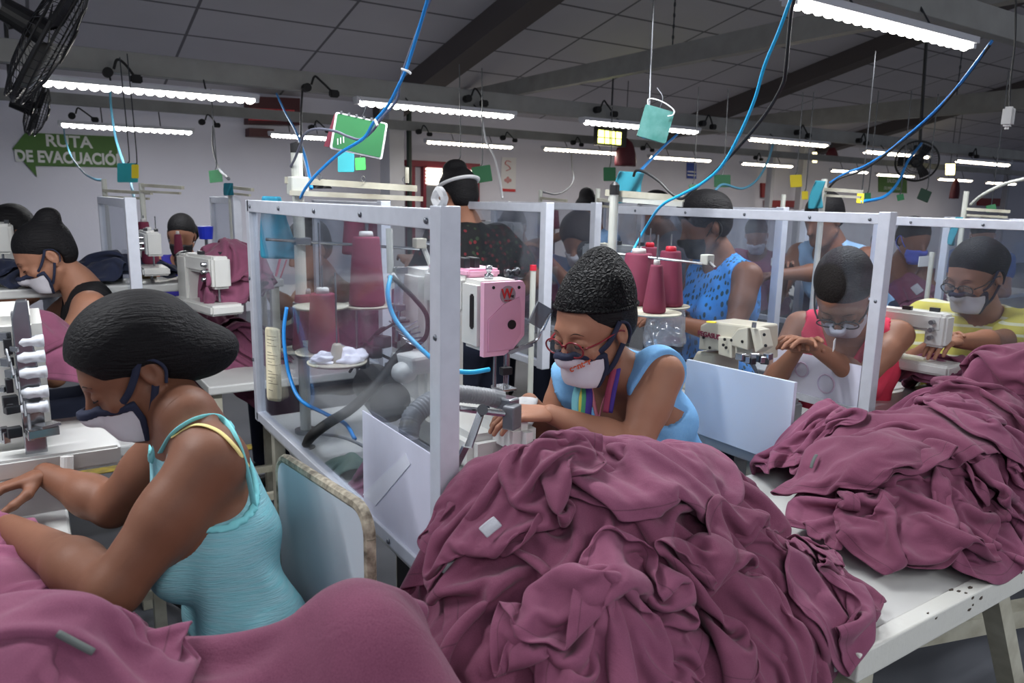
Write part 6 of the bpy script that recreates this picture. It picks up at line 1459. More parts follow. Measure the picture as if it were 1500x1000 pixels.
# background heaps on the second row
def bg(px, py, zz, rx, ry, hgt, where, n=3, sz=.6, N=36, colour='maroon', mats=None, seed=100, tz=.74, d=None, y=None):
    q = D(px, py, d) if d else (aty(px, py, y) if y else atz(px, py, zz))
    if d or y: hgt = max(.04, q.z - tz - .03)
    rr = random.Random(seed)
    its = [(q.x + rr.uniform(-.5, .5) * rx, q.y + rr.uniform(-.4, .4) * ry, sz * rr.uniform(.9, 1.15), sz * rr.uniform(.8, 1), rr.uniform(-1, 1), rr.uniform(.75, 1.0), F1 if rr.random() < .4 else dict(wave=.12)) for _ in range(n)]
    return heap((q.x - rx - .5, q.x + rx + .5, q.y - ry - .45, q.y + ry + .45), [(q.x - rx, q.x + rx, q.y - ry, q.y + ry, tz + .005)], [(q.x, q.y, rx * .7, ry * .7, hgt, 2.5)], its,
                colour + ' garments: ' + where, where, N=N, seed=seed, steps=190, colour=colour, mats=mats, levels=1)
bg(40, 474, .80, .34, .18, .10, 'heap before the woman in black', 4, seed=101, tz=.72, d=2.3)
bg(285, 470, .84, .26, .22, .12, 'heap behind the foreground head', 4, .62, seed=102, tz=.72)
bg(352, 500, .80, .14, .18, .12, 'heap hanging left of the nearest screen', 3, .7, seed=103, tz=.72)
bg(600, 440, .88, .40, .24, .12, 'heap seen through the nearest screen', 4, .66, seed=104)
bg(478, 462, .86, .28, .22, .12, 'heap behind the lower cones', 3, .66, seed=109, tz=.72)
bg(752, 430, .86, .36, .26, .14, 'heap right of the floral blouse', 4, .66, seed=105)
bg(818, 392, .92, .30, .22, .24, 'tall heap behind the net cap', 4, .7, seed=106, d=4.5)
bg(1120, 415, .86, .5, .25, .12, 'heap right of the pineapple print top', 4, .7, seed=107)
bg(1322, 428, .90, .42, .3, .26, 'large mound left of the yellow top', 4, .8, seed=108)
TZ = aty(100, 420, 3.3).z
bg(20, 408, .80, .25, .13, .05, 'flat heap under the dark masked worker', 3, .4, y=3.42, tz=TZ, colour='dark blue', mats=(M_dblue,), seed=110)
bg(180, 400, .86, .25, .13, .16, 'heap left of the small machine', 3, .4, y=3.42, tz=TZ, colour='dark blue', mats=(M_dblue,), seed=111)
bg(755, 372, .98, .4, .3, .22, 'heap by the grey haired worker', 3, .8, colour='dark blue', mats=(M_dblue,), seed=112)
# bundle lifted at the left of the nearest screen
q = D(338, 352, 2.95)
heap((q.x - .4, q.x + .4, q.y - .4, q.y + .4), [(q.x - .09, q.x + .10, q.y - .09, q.y + .09, q.z - .06)], [(q.x, q.y, .07, .07, .05)], [(q.x, q.y, .56, .52, .2, 1.0, dict(wave=.1)), (q.x + .02, q.y, .5, .46, .9, 1.1, dict(wave=.09))], 'maroon garments lifted in a bundle', 'bundle held up left of the nearest screen', seed=120, N=44, ground=.9, levels=1)
# garment hanging from the hand at the right edge
q = D(1492, 530, 2.22)
heap((q.x - .5, q.x + .6, q.y - .5, q.y + .5), [(q.x - .10, q.x + .2, q.y - .10, q.y + .10, q.z)], [(q.x + .03, q.y, .08, .07, .04)], [(q.x + .02, q.y, .62, .56, .2, .5, {}), (q.x + .06, q.y - .02, .56, .5, .7, .7, {})], 'maroon garments held at the right edge', 'bundle held up at the right edge', seed=130, N=46, ground=.76)
M_lab = mat('care_label', (184, 186, 194), .7, noise=.6, nscale=200, stretch=(1, 1, 30), col2=(150, 152, 160))
fM = snapper([o for o in []], 0) if False else None
dgx = bpy.context.evaluated_depsgraph_get()
def snap_eval(objs):
    ts = []
    for o in objs:
        me = o.evaluated_get(dgx).to_mesh(); ts.append(BVHTree.FromPolygons([v.co[:] for v in me.vertices], [p.vertices[:] for p in me.polygons]))
    def f(px, py):
        d = ray(px, py).normalized(); best = None
        for t in ts:
            h_ = t.ray_cast(O0, d)
            if h_[0] is not None and (best is None or h_[3] < best[3]): best = h_
        return None if best is None else (best[0], best[1])
    return f
fm = snap_eval(mid_g)
def flag(px, py, w, h, rot, name, label, f, m=M_lab):
    r = f(px, py)
    if r is None: return
    p, n = r; n = V(n); d = ray(px, py).normalized(); n = n if n.dot(d) < 0 else -n; n = (n - d * .6).normalized(); x = V((math.cos(rot), 0, math.sin(rot))); M4 = basis(p + n * .006, x, V((0, 0, 1)).cross(x) + V((0, 0, .4)))
    z = M4.to_3x3() @ V((0, 0, 1))
    M4 = basis(p + n * .012, x - n * x.dot(n), n.cross(x - n * x.dot(n)))
    P = [[list(M4 @ V(((i / 8 - .5) * w, (j / 5 - .5) * h, .003 * math.sin(i / 8 * PI) + .001 * math.sin(j)))) for j in range(6)] for i in range(9)]
    return garment(np.array(P), name, label, None, m=m, levels=1, th=.0008, cat='label', smooth_it=0)
flag(716, 776, .032, .020, .5, 'care_label', 'bright white sewn label sticking out of the middle heap', fm)
flag(656, 828, .028, .040, .9, 'care_label', 'grey printed care label beside the foot of the nearest screen post', fm)
flag(1196, 678, .035, .009, .5, 'seam_tape', 'grey green seam tape strip in the heap on the long table', snap_eval(mid_g + rg), mat('seam_tape_grey', (98, 104, 102), .9))
flag(112, 940, .007, .04, .9, 'seam_tape', 'grey green seam tape strip in the bottom left heap', snap_eval(lg), MATS['seam_tape_grey'])
flag(1343, 424, .05, .06, .2, 'care_label', 'small white label on the large mound behind the woman in coral', snap_eval([o for o in C.objects if o.get('group') == 'maroon garments: large mound left of the yellow top']))
# ------------------------------------------------------------------ signs and things on the back wall
YB = YW - .012
def wallpoly(pts, name, m, label, cat, th=.02, y=YB, parent=None):
    q = [aty(px, py, y) for px, py in pts]
    o = MB().prism([(p.x, p.z) for p in q], th, basis((0, y, 0), (1, 0, 0), (0, 0, 1))).build(name, m, parent)
    return tag(o, label, cat) if label else o
def walltext(px, py, s_, size, m, parent, y, bold=0.0, name='lettering', sx=1.0):
    p = aty(px, py, y); return text(name, s_, basis((p.x, y, p.z), (1, 0, 0), (0, 0, 1)), size, m, parent, bold=bold, sx=sx)
M_sgreen = mat('sign_green', (70, 112, 44), .6, noise=.3, nscale=4); M_swhite = mat('sign_lettering_white', (214, 216, 214), .6)
t = thing('evacuation_sign', 'green arrow sign on the rear wall reading RUTA DE EVACUACION', 'sign', aty(100, 250, YB))
wallpoly(((18, 218), (37, 194), (171, 200), (173, 245), (52, 243), (54, 259)), 'arrow_board', M_sgreen, None, None, parent=t)
walltext(101, 208, 'RUTA', .17, M_swhite, t, YB - .012, .004); walltext(106, 232, 'DE EVACUACIÓN', .165, M_swhite, t, YB - .012, .006, sx=.80)
t = thing('hose_cabinet', 'dark red emergency cabinet high on the wall behind the lamps', 'cabinet', aty(398, 200, 9.5))
wallpoly(((360, 142), (436, 145), (436, 184), (360, 182)), 'housing', mat('dark_red_frame', (70, 16, 24), .5), None, None, .2, 9.51, t)
wallpoly(((364, 158), (431, 161), (431, 178), (364, 176)), 'front_panel', mat('red_plastic', (190, 24, 40), .25, noise=.4, nscale=40, col2=(240, 120, 120)), None, None, .02, 9.40, t)
wallpoly(((362, 188), (398, 190), (398, 202), (362, 200)), 'lower_bar', MATS['dark_red_frame'], None, None, .2, 9.51, t)
t = thing('exit_sign', 'lit yellow sign box hanging over the far lamps', 'sign', aty(895, 212, 7.6))
wallpoly(((873, 185), (916, 190), (914, 216), (872, 212)), 'housing', M_black, None, None, .08, 7.62, t)
wallpoly(((877, 190), (910, 194), (909, 212), (876, 209)), 'lit_panel', emit_mat('sign_glow', (240, 246, 120), 3.2), None, None, .01, 7.57, t)
for px in (885, 893, 901): wallpoly(((px, 191), (px + 1.2, 191), (px + 1.2, 211), (px, 211)), 'grille_bar', M_black, None, None, .006, 7.56, t)
wallpoly(((876, 200), (910, 203), (910, 204), (876, 201.4)), 'grille_bar', M_black, None, None, .006, 7.56, t)
q_ = aty(895, 187, 7.62); MB().cyl(q_, (q_.x, q_.y, ceil_z(q_.y)), .012, n=8).build('hanger', M_dsteel, t)
M_bundle = mat('dark_maroon_cover', (84, 22, 36), .6)
tag(link(blobmesh(aty(916, 235, 7.9), .16, .12, .28, 11, .2), 'covered_bundle', M_bundle, smooth=True), 'dark maroon covered bundle hanging beside the teal pouch', 'bundle')
tag(link(blobmesh(aty(1218, 232, 8.9), .14, .1, .2, 12, .2), 'covered_bundle', M_bundle, smooth=True), 'dark maroon bundle hanging on the right above the blue cloth strip', 'bundle')
tag(link(blobmesh(aty(1398, 285, 7.4), .09, .08, .28, 13, .2), 'covered_bundle', M_bundle, smooth=True), 'narrow maroon bundle hanging near the right edge', 'bundle')
wallpoly(((1386, 240), (1398, 240), (1398, 256), (1386, 256)), 'lit_notice', emit_mat('sign_glow_warm', (255, 238, 170), 3.0), 'small lit panel near the right edge over the far lamps', 'sign', y=7.5)
wallpoly(((1191, 223), (1196, 223), (1196, 238), (1191, 238)), 'lit_notice', MATS['sign_glow_warm'], 'narrow lit panel high beside the maroon bundle', 'sign', y=8.8)
for px_, py_, y_ in ((916, 215, 7.9), (1218, 222, 8.9), (1398, 260, 7.4), (1392, 242, 7.5), (1194, 225, 8.8)):
    q_ = aty(px_, py_, y_); tag(MB().cyl(q_, (q_.x, q_.y, ceil_z(q_.y)), .006, n=6).build('hanging_cord', M_dsteel), 'thin cord from the ceiling down to %s' % {916: 'the bundle by the teal pouch', 1218: 'the bundle at right', 1398: 'the narrow bundle', 1392: 'the small lit panel', 1194: 'the narrow lit panel'}[px_], 'cord')
# red door frame with bright slats
t = thing('roller_window', 'dark red framed opening with bright slats behind the floral woman', 'window', aty(648, 300, 9.3))
for pts in (((594, 234), (701, 240), (701, 249), (594, 243)), ((596, 243), (606, 243), (606, 380), (596, 380)), ((618, 243), (623, 243), (623, 330), (618, 330)), ((693, 249), (700, 249), (700, 300), (693, 300))):
    wallpoly(pts, 'frame_bar', mat('crimson_frame', (130, 22, 46), .45), None, None, .10, 9.56, t)
for k in range(5): wallpoly(((624, 246 + 5 * k), (692, 250 + 5 * k), (692, 253 + 5 * k), (624, 249 + 5 * k)), 'lit_slat', emit_mat('slat_glow', (255, 246, 222), 2.0), None, None, .02, 9.5, t)
wallpoly(((624, 271), (692, 275), (692, 380), (624, 380)), 'shutter', mat('grey_shutter', (120, 122, 128), .5, bump=.8, bscale=1), None, None, .03, 9.52, t)
t = thing('poster', 'white poster with a red curl and a small bouquet on the back wall', 'poster', aty(745, 270, YB))
wallpoly(((735, 230), (756, 231), (755, 281), (733, 280)), 'sheet', M_paper, None, None, .006, YB, t)
p = aty(744, 243, YB - .006); MB().tube(bez([p + V((.05, 0, .06)), p + V((-.02, 0, .075)), p + V((-.05, 0, .03)), p + V((.01, 0, .0)), p + V((.04, 0, -.04)), p + V((-.03, 0, -.07))], 6), .014, 6, flat=.3).build('red_curl', M_red2, t)
for i, (dx, dz) in enumerate(((-.04, 0), (0, .03), (.04, 0), (0, -.02))): MB().ball(aty(744, 264, YB - .006) + V((dx, 0, dz)), .026, 8, (1, .2, 1)).build('bouquet_flower', mat('faded_rose', (206, 150, 150), .8), t)
wallpoly(((735, 276), (755, 277), (755, 281), (735, 280)), 'red_strip', M_red2, None, None, .006, YB - .006, t)
t = thing('poster', 'small blue poster high on the back wall with white lines', 'poster', aty(1012, 262, YB))
wallpoly(((1006, 238), (1020, 239), (1020, 262), (1006, 261)), 'sheet', mat('poster_blue', (40, 70, 160), .5), None, None, .006, YB, t)
for k in range(2): wallpoly(((1007, 250 + 5 * k), (1019, 251 + 5 * k), (1019, 253 + 5 * k), (1007, 252 + 5 * k)), 'white_line', M_paper, None, None, .006, YB - .006, t)
t = thing('floor_sign_board', 'green board with white lettering on the far right wall', 'sign', aty(1305, 282, YB))
wallpoly(((1287, 257), (1328, 260), (1328, 283), (1287, 281)), 'board', M_sgreen, None, None, .02, YB, t)
walltext(1307, 265, 'SALIDA', .12, M_swhite, t, YB - .014); walltext(1307, 276, 'DE EMERGENCIA', .085, M_swhite, t, YB - .014)
for (a, b, c, d, lb) in ((1115, 268, 1130, 290, 'dark red notice right of the pineapple print top on the wall'), (1120, 293, 1172, 304, 'long red box low on the far wall'), (1432, 290, 1470, 302, 'red box low on the wall at the far right')):
    wallpoly(((a, b), (c, b + 1), (c, d), (a, d - 1)), 'wall_box', mat('dull_red_box', (140, 40, 44), .6), lb, 'box', .05, YB - .02)
for i, (px, w) in enumerate(((1125, 9), (1170, 12), (1470, 12))):
    p = aty(px, 300, 9.3); tag(MB().box((p.x, 9.3, 1.35), (w * .009, .12, 2.7)).build('trim_%d' % (20 + i), M_col), kind='structure')

# ------------------------------------------------------------------ wall fans seen edge on
def fan(c, nrm, R, label, hang):
    t = thing('fan', label, 'fan', c); c = V(c); n = V(nrm).normalized(); S_, U_, _ = frame_from(n)
    def ringp(r, h): return [c + n * h + (S_ * math.cos(2 * PI * i / 40) + U_ * math.sin(2 * PI * i / 40)) * r for i in range(41)]
    for r, h, w in ((R, 0, .008), (R * .985, .03, .004), (R * .985, -.03, .004), (R * .6, .062, .003), (R * .6, -.055, .003), (R * .25, .075, .004), (R * .25, -.07, .004)): MB().tube(ringp(r, h), w, 5).build('cage_ring', M_black, t)
    m = MB()
    for i in range(48):
        a = 2 * PI * i / 48; e = S_ * math.cos(a) + U_ * math.sin(a)
        for g in (-1, 1): m.tube([c + e * R, c + e * R * .95 + n * g * .035, c + e * R * .6 + n * g * .062, c + e * R * .15 + n * g * .075], .0016, 4)
    m.build('cage_wires', M_dsteel, t)
    for k in range(3):
        a = 2 * PI * k / 3; e = S_ * math.cos(a) + U_ * math.sin(a); f = n.cross(e)
        P = [[list(c + e * (R * (.12 + .76 * i / 6)) + f * (j / 4 - .5) * R * .5 * (.6 + .4 * i / 6) + n * (j / 4 - .5) * .05) for j in range(5)] for i in range(7)]
        garment(np.array(P), 'blade', None, None, m=M_black, parent=t, levels=1, th=.003, cat=None, smooth_it=0)
    MB().cyl(c - n * .02, c - n * .17, .055, .045, n=18).build('motor', M_black, t)
    MB().lathe([(R * .16, .075), (R * .14, .08), (0, .082)], c, n, 18).build('cage_cap', M_black, t)
    MB().tube(bez([c - n * .12, c - n * .16 + V((0, 0, .1)), hang]), .014, 8).build('bracket', M_black, t)
    return t
def pxdir(x, y, z): return (RW @ V((x, -y, z))).normalized()
c1 = D(72, 52, 3.0); fan(c1, pxdir(.90, .50, -.68), .30, 'large black caged fan seen edge on in the top left corner', V((c1.x - .15, c1.y, ceil_z(c1.y))))
c2 = D(54, 162, 5.6); fan(c2, pxdir(.95, .30, -.62), .19, 'second black caged fan below and behind the large one', V((c2.x - .12, c2.y, ceil_z(c2.y))))
c3 = D(1343, 236, 6.5); fan(c3, pxdir(-.5, .3, .8), .17, 'dark round fan hanging on the right over the far lamps', V((c3.x, c3.y + .1, ceil_z(c3.y + .1))))

# ------------------------------------------------------------------ cables and hanging things
def C3(pts, r, name, m, label, group=None): return cable([D(*p) for p in pts], r, name, m, label, 'cable', group)
C3(((632, -30, 1.55), (626, 0, 1.58), (608, 61, 1.64), (595, 101, 1.68), (583, 127, 1.70), (568, 155, 1.74), (547, 180, 1.78), (532, 203, 1.82), (497, 225, 1.9), (466, 253, 1.96), (448, 275, 2.02), (440, 290, 2.08)), .0040, 'blue_cable', M_blue, 'thick bright blue cable sweeping down over the green folder')
C3(((636, -30, 1.57), (630, 0, 1.60), (610, 50, 1.66), (592, 100, 1.70), (585, 127, 1.72), (583, 142, 1.73), (574, 157, 1.76), (560, 172, 1.79), (545, 192, 1.82), (528, 204, 1.84), (510, 200, 1.86), (490, 192, 1.88), (462, 189, 1.92), (446, 197, 1.96), (440, 212, 2.0), (432, 232, 2.04), (426, 244, 2.08)), .0035, 'grey_cable', mat('grey_cable', (92, 94, 108), .5), 'grey cable twisted with the blue one over the green folder')
tag(MB().tube(bez([D(588, 101, 1.665), D(597, 104, 1.66), D(602, 108, 1.66)], 4), .003, 6).build('cable_tie', M_paper), 'white cable tie on the upper blue cable', 'tie')
tag(MB().tube(bez([D(549, 175, 1.765), D(553, 184, 1.76)], 4), .0035, 6).build('cable_tie', M_paper), 'white cable tie beside the corner of the green folder', 'tie')
C3(((1172, -30, 1.6), (1158, 0, 1.64), (1140, 48, 1.7), (1120, 96, 1.76), (1105, 147, 1.82), (1082, 200, 1.9), (1057, 243, 1.98), (1029, 268, 2.06), (1000, 284, 2.12), (968, 302, 2.2), (945, 335, 2.4), (925, 372, 2.4), (912, 410, 2.4), (908, 460, 2.42)), .0042, 'air_line', M_cyan, 'cyan and blue air line sweeping down right of centre to the four thread cones')
C3(((1168, -30, 1.62), (1163, 0, 1.66), (1158, 25, 1.7), (1151, 101, 1.76), (1145, 127, 1.8), (1120, 169, 1.88), (1082, 215, 1.98), (1044, 254, 2.06), (1016, 278, 2.12), (998, 291, 2.2), (982, 282, 2.25), (966, 266, 2.3), (945, 252, 2.36), (932, 250, 2.4), (928, 258, 2.42)), .0045, 'black_cable', M_black, 'black cable beside the cyan air line looping to the thread stand')
C3(((1453, 60, 2.3), (1425, 98, 2.4), (1395, 136, 2.5), (1360, 172, 2.6), (1325, 202, 2.75), (1298, 224, 2.9), (1265, 244, 3.0), (1240, 253, 3.05), (1215, 268, 3.1)), .0048, 'blue_cable', mat('deep_blue_cable', (30, 110, 180), .4), 'long blue cable crossing the upper right to the blue cloth strip')
C3(((1450, 66, 2.31), (1422, 104, 2.42), (1388, 146, 2.52), (1352, 184, 2.64), (1320, 208, 2.78), (1290, 232, 2.9), (1262, 250, 3.0), (1228, 262, 3.05), (1210, 280, 3.1)), .0045, 'black_cable', M_black, 'black cable tied along the long blue cable at upper right')
C3(((161, 130, 4.7), (163, 160, 4.6), (169, 200, 4.5), (178, 230, 4.3), (190, 262, 4.0), (197, 292, 3.8)), .007, 'blue_cable', mat('pale_blue_cable', (88, 150, 176), .5), 'pale blue cable dropping from the left lamp past the green arrow sign')
C3(((93, 185, 7.6), (96, 205, 7.2), (105, 230, 6.6), (122, 252, 5.6), (138, 262, 4.6), (152, 264, 3.7)), .007, 'blue_cable', MATS['pale_blue_cable'], 'pale cable curving from the far left lamp in front of the sign')
C3(((405, 137, 4.6), (418, 165, 4.2), (432, 190, 3.6), (442, 215, 3.0), (450, 245, 2.6), (456, 275, 2.3)), .006, 'blue_cable', M_blue, 'thin blue cable hanging left of the green folder')
C3(((443, 130, 4.6), (441, 170, 4.2), (441, 220, 3.2), (444, 262, 2.4), (440, 278, 2.2)), .006, 'black_cable', M_black, 'thin black cable hanging left of the green folder')
C3(((705, 168, 4.7), (712, 205, 4.6), (724, 230, 4.3), (732, 262, 4.0), (736, 290, 3.8)), .006, 'pale_cable', M_paper, 'white cable hanging from the lamp above the poster')
C3(((837, 224, 7.8), (838, 245, 7.0), (840, 262, 6.0), (832, 276, 5.0), (815, 284, 4.6), (795, 281, 4.3)), .006, 'grey_cable', M_hose, 'looping grey cable left of the lit yellow sign')
C3(((992, 197, 4.5), (975, 212, 4.2), (955, 232, 3.8), (938, 250, 3.2), (925, 262, 2.8)), .007, 'blue_cable', M_blue, 'thin blue cable dropping behind the teal pouch')
C3(((1132, 212, 4.8), (1125, 235, 4.6), (1110, 262, 4.4), (1088, 276, 4.2), (1060, 270, 4.0), (1048, 278, 3.9)), .007, 'pale_cable', MATS['pale_blue_cable'], 'pale cable looping down between the two green cards')
C3(((1350, 210, 5), (1330, 236, 4.6), (1315, 268, 4.2), (1295, 288, 3.8), (1260, 296, 3.4)), .008, 'blue_cable', M_blue, 'blue and black cable at the right behind the fan')
C3(((1500, 262, 3.2), (1470, 270, 3.3), (1440, 285, 3.4), (1422, 300, 3.5)), .008, 'pale_cable', M_pipe, 'pale cable coming in at the right edge over the screens')
C3(((312, 185, 7.4), (312, 215, 6.4), (320, 245, 5.0), (335, 262, 3.7)), .008, 'grey_cable', M_hose, 'thin cable hanging over the small green card at left')
# black connector lumps with loops on the raceways
def plug(px, py, y, k, label):
    p = aty(px, py, y - .01); t = thing('connector', label, 'connector', p); s_ = .026 if y < 6 else .030
    MB().cyl(p, p + V((0, -.05, 0)), s_, n=12).build('socket_cap', M_rubber, t)
    q = p + V((.18 if k else .14, -.02, -.02)); MB().box(q, (.06, .045, .045), bev=.008).build('plug_body', M_rubber, t)
    MB().tube(bez([p + V((.03, -.03, .02)), p + V((.05, -.04, .07)), p + V((.09, -.03, .05)), q], 6), .007, 6).build('looped_lead', M_rubber, t)
for i, (px, py, y, lb) in enumerate(((157, 107, RY1, 'over the left lamp'), (447, 129, RY1, 'above the red cabinet'), (682, 145, RY1, 'left of the lamp above the poster'), (872, 161, RY1, 'left of the teal pouch'), (1026, 181, RY1, 'between the two middle lamps'), (1165, 194, RY1, 'at the right above the coral woman'), (1255, 206, RY1, 'above the long blue cable'), (1340, 216, RY1, 'right of the long blue cable'), (1420, 226, RY1, 'closest to the right edge'),
                                    (105, 170, RY2, 'over the arrow sign'), (295, 179, RY2, 'left of the red cabinet, far beam'), (455, 187, RY2, 'behind the green folder'), (612, 193, RY2, 'next to the column'), (735, 202, RY2, 'above the poster'), (838, 209, RY2, 'above the looping cable'), (940, 217, RY2, 'beside the lit yellow sign'), (1105, 231, RY2, 'near the yellow square note'))):
    plug(px, py, y, i % 2, 'black connector with a looped lead ' + lb)
# flat hanging cards
def card(px, py, w, h, rot, d, name, m, label, cat='card', border=None, yawr=0.0, th=.004, wire=True):
    p = D(px, py, d); X_ = (RW @ V((math.cos(rot), math.sin(rot), -yawr))).normalized(); Yv = (RW @ V((-math.sin(rot), math.cos(rot), 0))).normalized(); M4 = basis(p, X_, Yv); s_ = d / FPX
    t = thing(name, label, cat, p)
    if border: MB().prism(rrect(w * s_, h * s_, .06 * h * s_), th, M4).build('backing', border, t); MB().prism(rrect(w * s_ * .92, h * s_ * .92, .05 * h * s_), th * .5, M4 @ Matrix.Translation((0, 0, th * .7))).build('face', m, t)
    else: MB().prism(rrect(w * s_, h * s_, .06 * h * s_), th, M4).build('face', m, t)
    if wire:
        a = M4 @ V((0, h * s_ * .5, 0)); MB().tube(bez([a, a + V((.01, 0, .03 * d / 2)), a + V((0, .02, .055 * d / 2)) if d < 3 else V((a.x, a.y, 2.12))], 4), .0015 * d / 2, 5).build('wire_hook', M_dsteel, t)
    return t, M4
fo, Mfo = card(526, 199, 76, 54, -.16, 2.0, 'green_folder', mat('folder_green', (50, 118, 70), .4, noise=.2, nscale=10), 'large green folder with a white edge hanging tilted at upper centre left', 'folder', M_paper, .25)
for k in range(6): MB().box(Mfo @ V((-.055 + .02 * k, .050, .004)), (.006, .003, .008)).build('binder_ring', M_steel, fo)
MB().prism([(0, 0), (.012, 0), (.0, -.09), (-.014, -.09)], .003, Mfo @ Matrix.Translation((-.072, .045, -.008))).build('maroon_spine', mat('maroon_board', (110, 30, 50), .6), fo)
for k in range(3): MB().box(Mfo @ V((-.052 + .007 * k, -.028 + .004 * k, .005)), (.003, .001, .016)).build('white_scribble', M_paper, fo)
card(507, 237, 24, 30, .0, 2.3, 'teal_pouch', M_teal, 'small teal pouch tucked under the green folder', 'pouch')
card(528, 240, 15, 18, .05, 2.3, 'green_note', mat('bright_green_note', (70, 190, 90), .7), 'bright green note below the green folder', 'note')
M_shiny = mat('shiny_teal_vinyl', (56, 104, 98), .16, noise=.5, nscale=14, col2=(110, 150, 148), bump=.8, bscale=16, bdist=.01)
t_, M4 = card(960, 182, 44, 48, -.28, 2.6, 'vinyl_pouch', M_shiny, 'shiny teal vinyl pouch hanging from a wire at the centre right', 'pouch', th=.012)
MB().tube(bez([D(950, 158, 2.6), D(950, 145, 2.6), D(968, 148, 2.58), D(986, 160, 2.58), D(986, 168, 2.58), D(978, 170, 2.58)], 6), .0022, 6).build('white_loop', M_paper, t_)
q_ = D(953, 95, 2.62); MB().tube([D(951, 158, 2.6), q_, V((q_.x, q_.y, ceil_z(q_.y)))], .003, 6).build('hanging_wire', M_dsteel, t_)
for px, py, w, h, r, d, m, nm, lb in ((187, 253, 30, 28, .0, 3.9, M_teal, 'teal_card', 'teal card hanging right of the arrow sign'), (198, 251, 10, 20, .0, 3.8, M_yellow, 'yellow_note', 'yellow note beside the teal card near the arrow sign'),
        (316, 258, 19, 18, .1, 5.0, M_green2, 'green_card', 'small green card hanging alone left of the nearest screen'), (706, 255, 28, 24, .15, 4.0, M_green2, 'green_card', 'green card hanging left of the poster'), (672, 241, 8, 14, 0, 3.9, M_yellow, 'yellow_note', 'yellow note above the head of the floral woman'),
        (893, 255, 18, 20, 0, 5.5, M_green2, 'green_card', 'green card left of the black cable loop'), (1058, 265, 24, 18, 0, 4.5, M_green2, 'green_card', 'green card right of the crossing blue and black cables'), (1015, 275, 11, 10, .1, 4.5, M_green, 'green_card', 'tiny green card beside the crossing cables'),
        (1166, 265, 17, 18, .05, 4.6, M_yellow, 'yellow_note', 'yellow square note on the right'), (1179, 286, 9, 12, 0, 4.6, M_yellow, 'yellow_note', 'small yellow note under the yellow square note'), (1260, 290, 10, 15, -.1, 3.4, M_yellow, 'yellow_note', 'yellow note at the end of the thread arm on the right'),
        (1354, 286, 17, 17, -.4, 4.6, mat('dark_green_card', (30, 60, 44), .6), 'green_card', 'dark green card hanging tilted on the right'), (1271, 287, 9, 9, 0, 4.5, M_green, 'green_card', 'small green card right of the yellow note'), (1319, 289, 10, 9, .2, 4.5, M_green, 'green_card', 'small green card left of the dark tilted one'),
        (1452, 305, 14, 10, .2, 3.8, M_green, 'green_card', 'green card near the right edge above the screen')):
    card(px, py, w, h, r, d, nm, m, lb)
# cloth strips over stands
def strip(pts, name, m, label, cat='cloth strip'):
    (a, b, c, d_) = [D(*p) for p in pts]; P = []
    for i in range(13):
        row = []
        for j in range(9):
            u, v = i / 12, j / 8; p = a.lerp(b, v).lerp(d_.lerp(c, v), u) + V((.0, 1, 0)) * (.012 * math.sin(v * 7 + u * 3)); row.append(list(p))
        P.append(row)
    return garment(np.array(P), name, label, None, m=m, levels=1, th=.002, cat=cat)
M_sky = mat('sky_blue_cloth', (44, 132, 160), .9, bump=.3, bscale=40, noise=.2)
strip(((384, 287, 2.14), (412, 288, 2.14), (440, 380, 2.14), (382, 378, 2.14)), 'blue_cloth', M_sky, 'sky blue cloth sheet hung on the pole inside the nearest screen', 'cloth')
strip(((908, 250, 2.5), (946, 254, 2.55), (938, 296, 2.5), (897, 298, 2.5)), 'teal_cloth', mat('teal_cloth', (22, 104, 120), .9), 'teal cloth draped on the stand above the net cap', 'cloth')
strip(((1196, 264, 3.05), (1210, 266, 3.05), (1204, 305, 3.05), (1184, 306, 3.05)), 'teal_cloth', MATS['teal_cloth'], 'teal cloth strip on the stand above the woman in coral', 'cloth')
strip(((1402, 318, 3.3), (1410, 318, 3.3), (1396, 360, 3.3), (1388, 358, 3.3)), 'teal_cloth', MATS['teal_cloth'], 'narrow teal strip hanging behind the yellow striped woman', 'cloth')
strip(((328, 268, 3.55), (342, 268, 3.55), (342, 286, 3.55), (328, 286, 3.55)), 'teal_cloth', MATS['teal_cloth'], 'small teal sheet on the stand left of the nearest screen', 'cloth')
strip(((455, 262, 2.9), (480, 262, 2.9), (486, 276, 2.9), (452, 276, 2.9)), 'black_cloth', M_black, 'small black cloth hanging behind the stand top', 'cloth')
# white hanging switch at the right edge
p = D(1477, 171, 2.2); t = thing('hanging_switch', 'white switch box hanging on a cord at the upper right edge', 'switch', p)
MB().box(p, (.036, .03, .056), .3, bev=.006).build('switch_body', M_white, t); MB().cyl(p + V((0, 0, -.028)), p + V((0, 0, -.036)), .006, n=8).build('cord_end', M_white, t)
MB().tube(bez([p + V((0, 0, .028)), D(1480, 120, 2.2), D(1487, 58, 2.2), D(1488, -30, 2.2)], 6), .003, 6).build('cord', M_black, t)
# paper list inside the nearest screen
P = [[list(D(388 + 22 * v + 3 * u, 478 + 108 * u + 3 * v, 2.15 + .01 * math.sin(u * 5 + v * 3))) for v in (0, .25, .5, .75, 1)] for u in np.linspace(0, 1, 12)]
t = garment(np.array(P), 'paper_list', 'cream sheet of printed lines hanging inside the nearest screen at left', None, m=mat('cream_paper', (222, 212, 182), .85), levels=1, th=.0008, cat='paper')
for k in range(18):
    if k % 6 == 4: continue
    MB().tube([D(391 + k * .15, 492 + 4.6 * k, 2.135), D(405 - 4 * (k % 3) + k * .15, 494 + 4.6 * k, 2.135)], .0009, 4).build('printed_line', mat('print_grey', (120, 112, 96), .9), t)
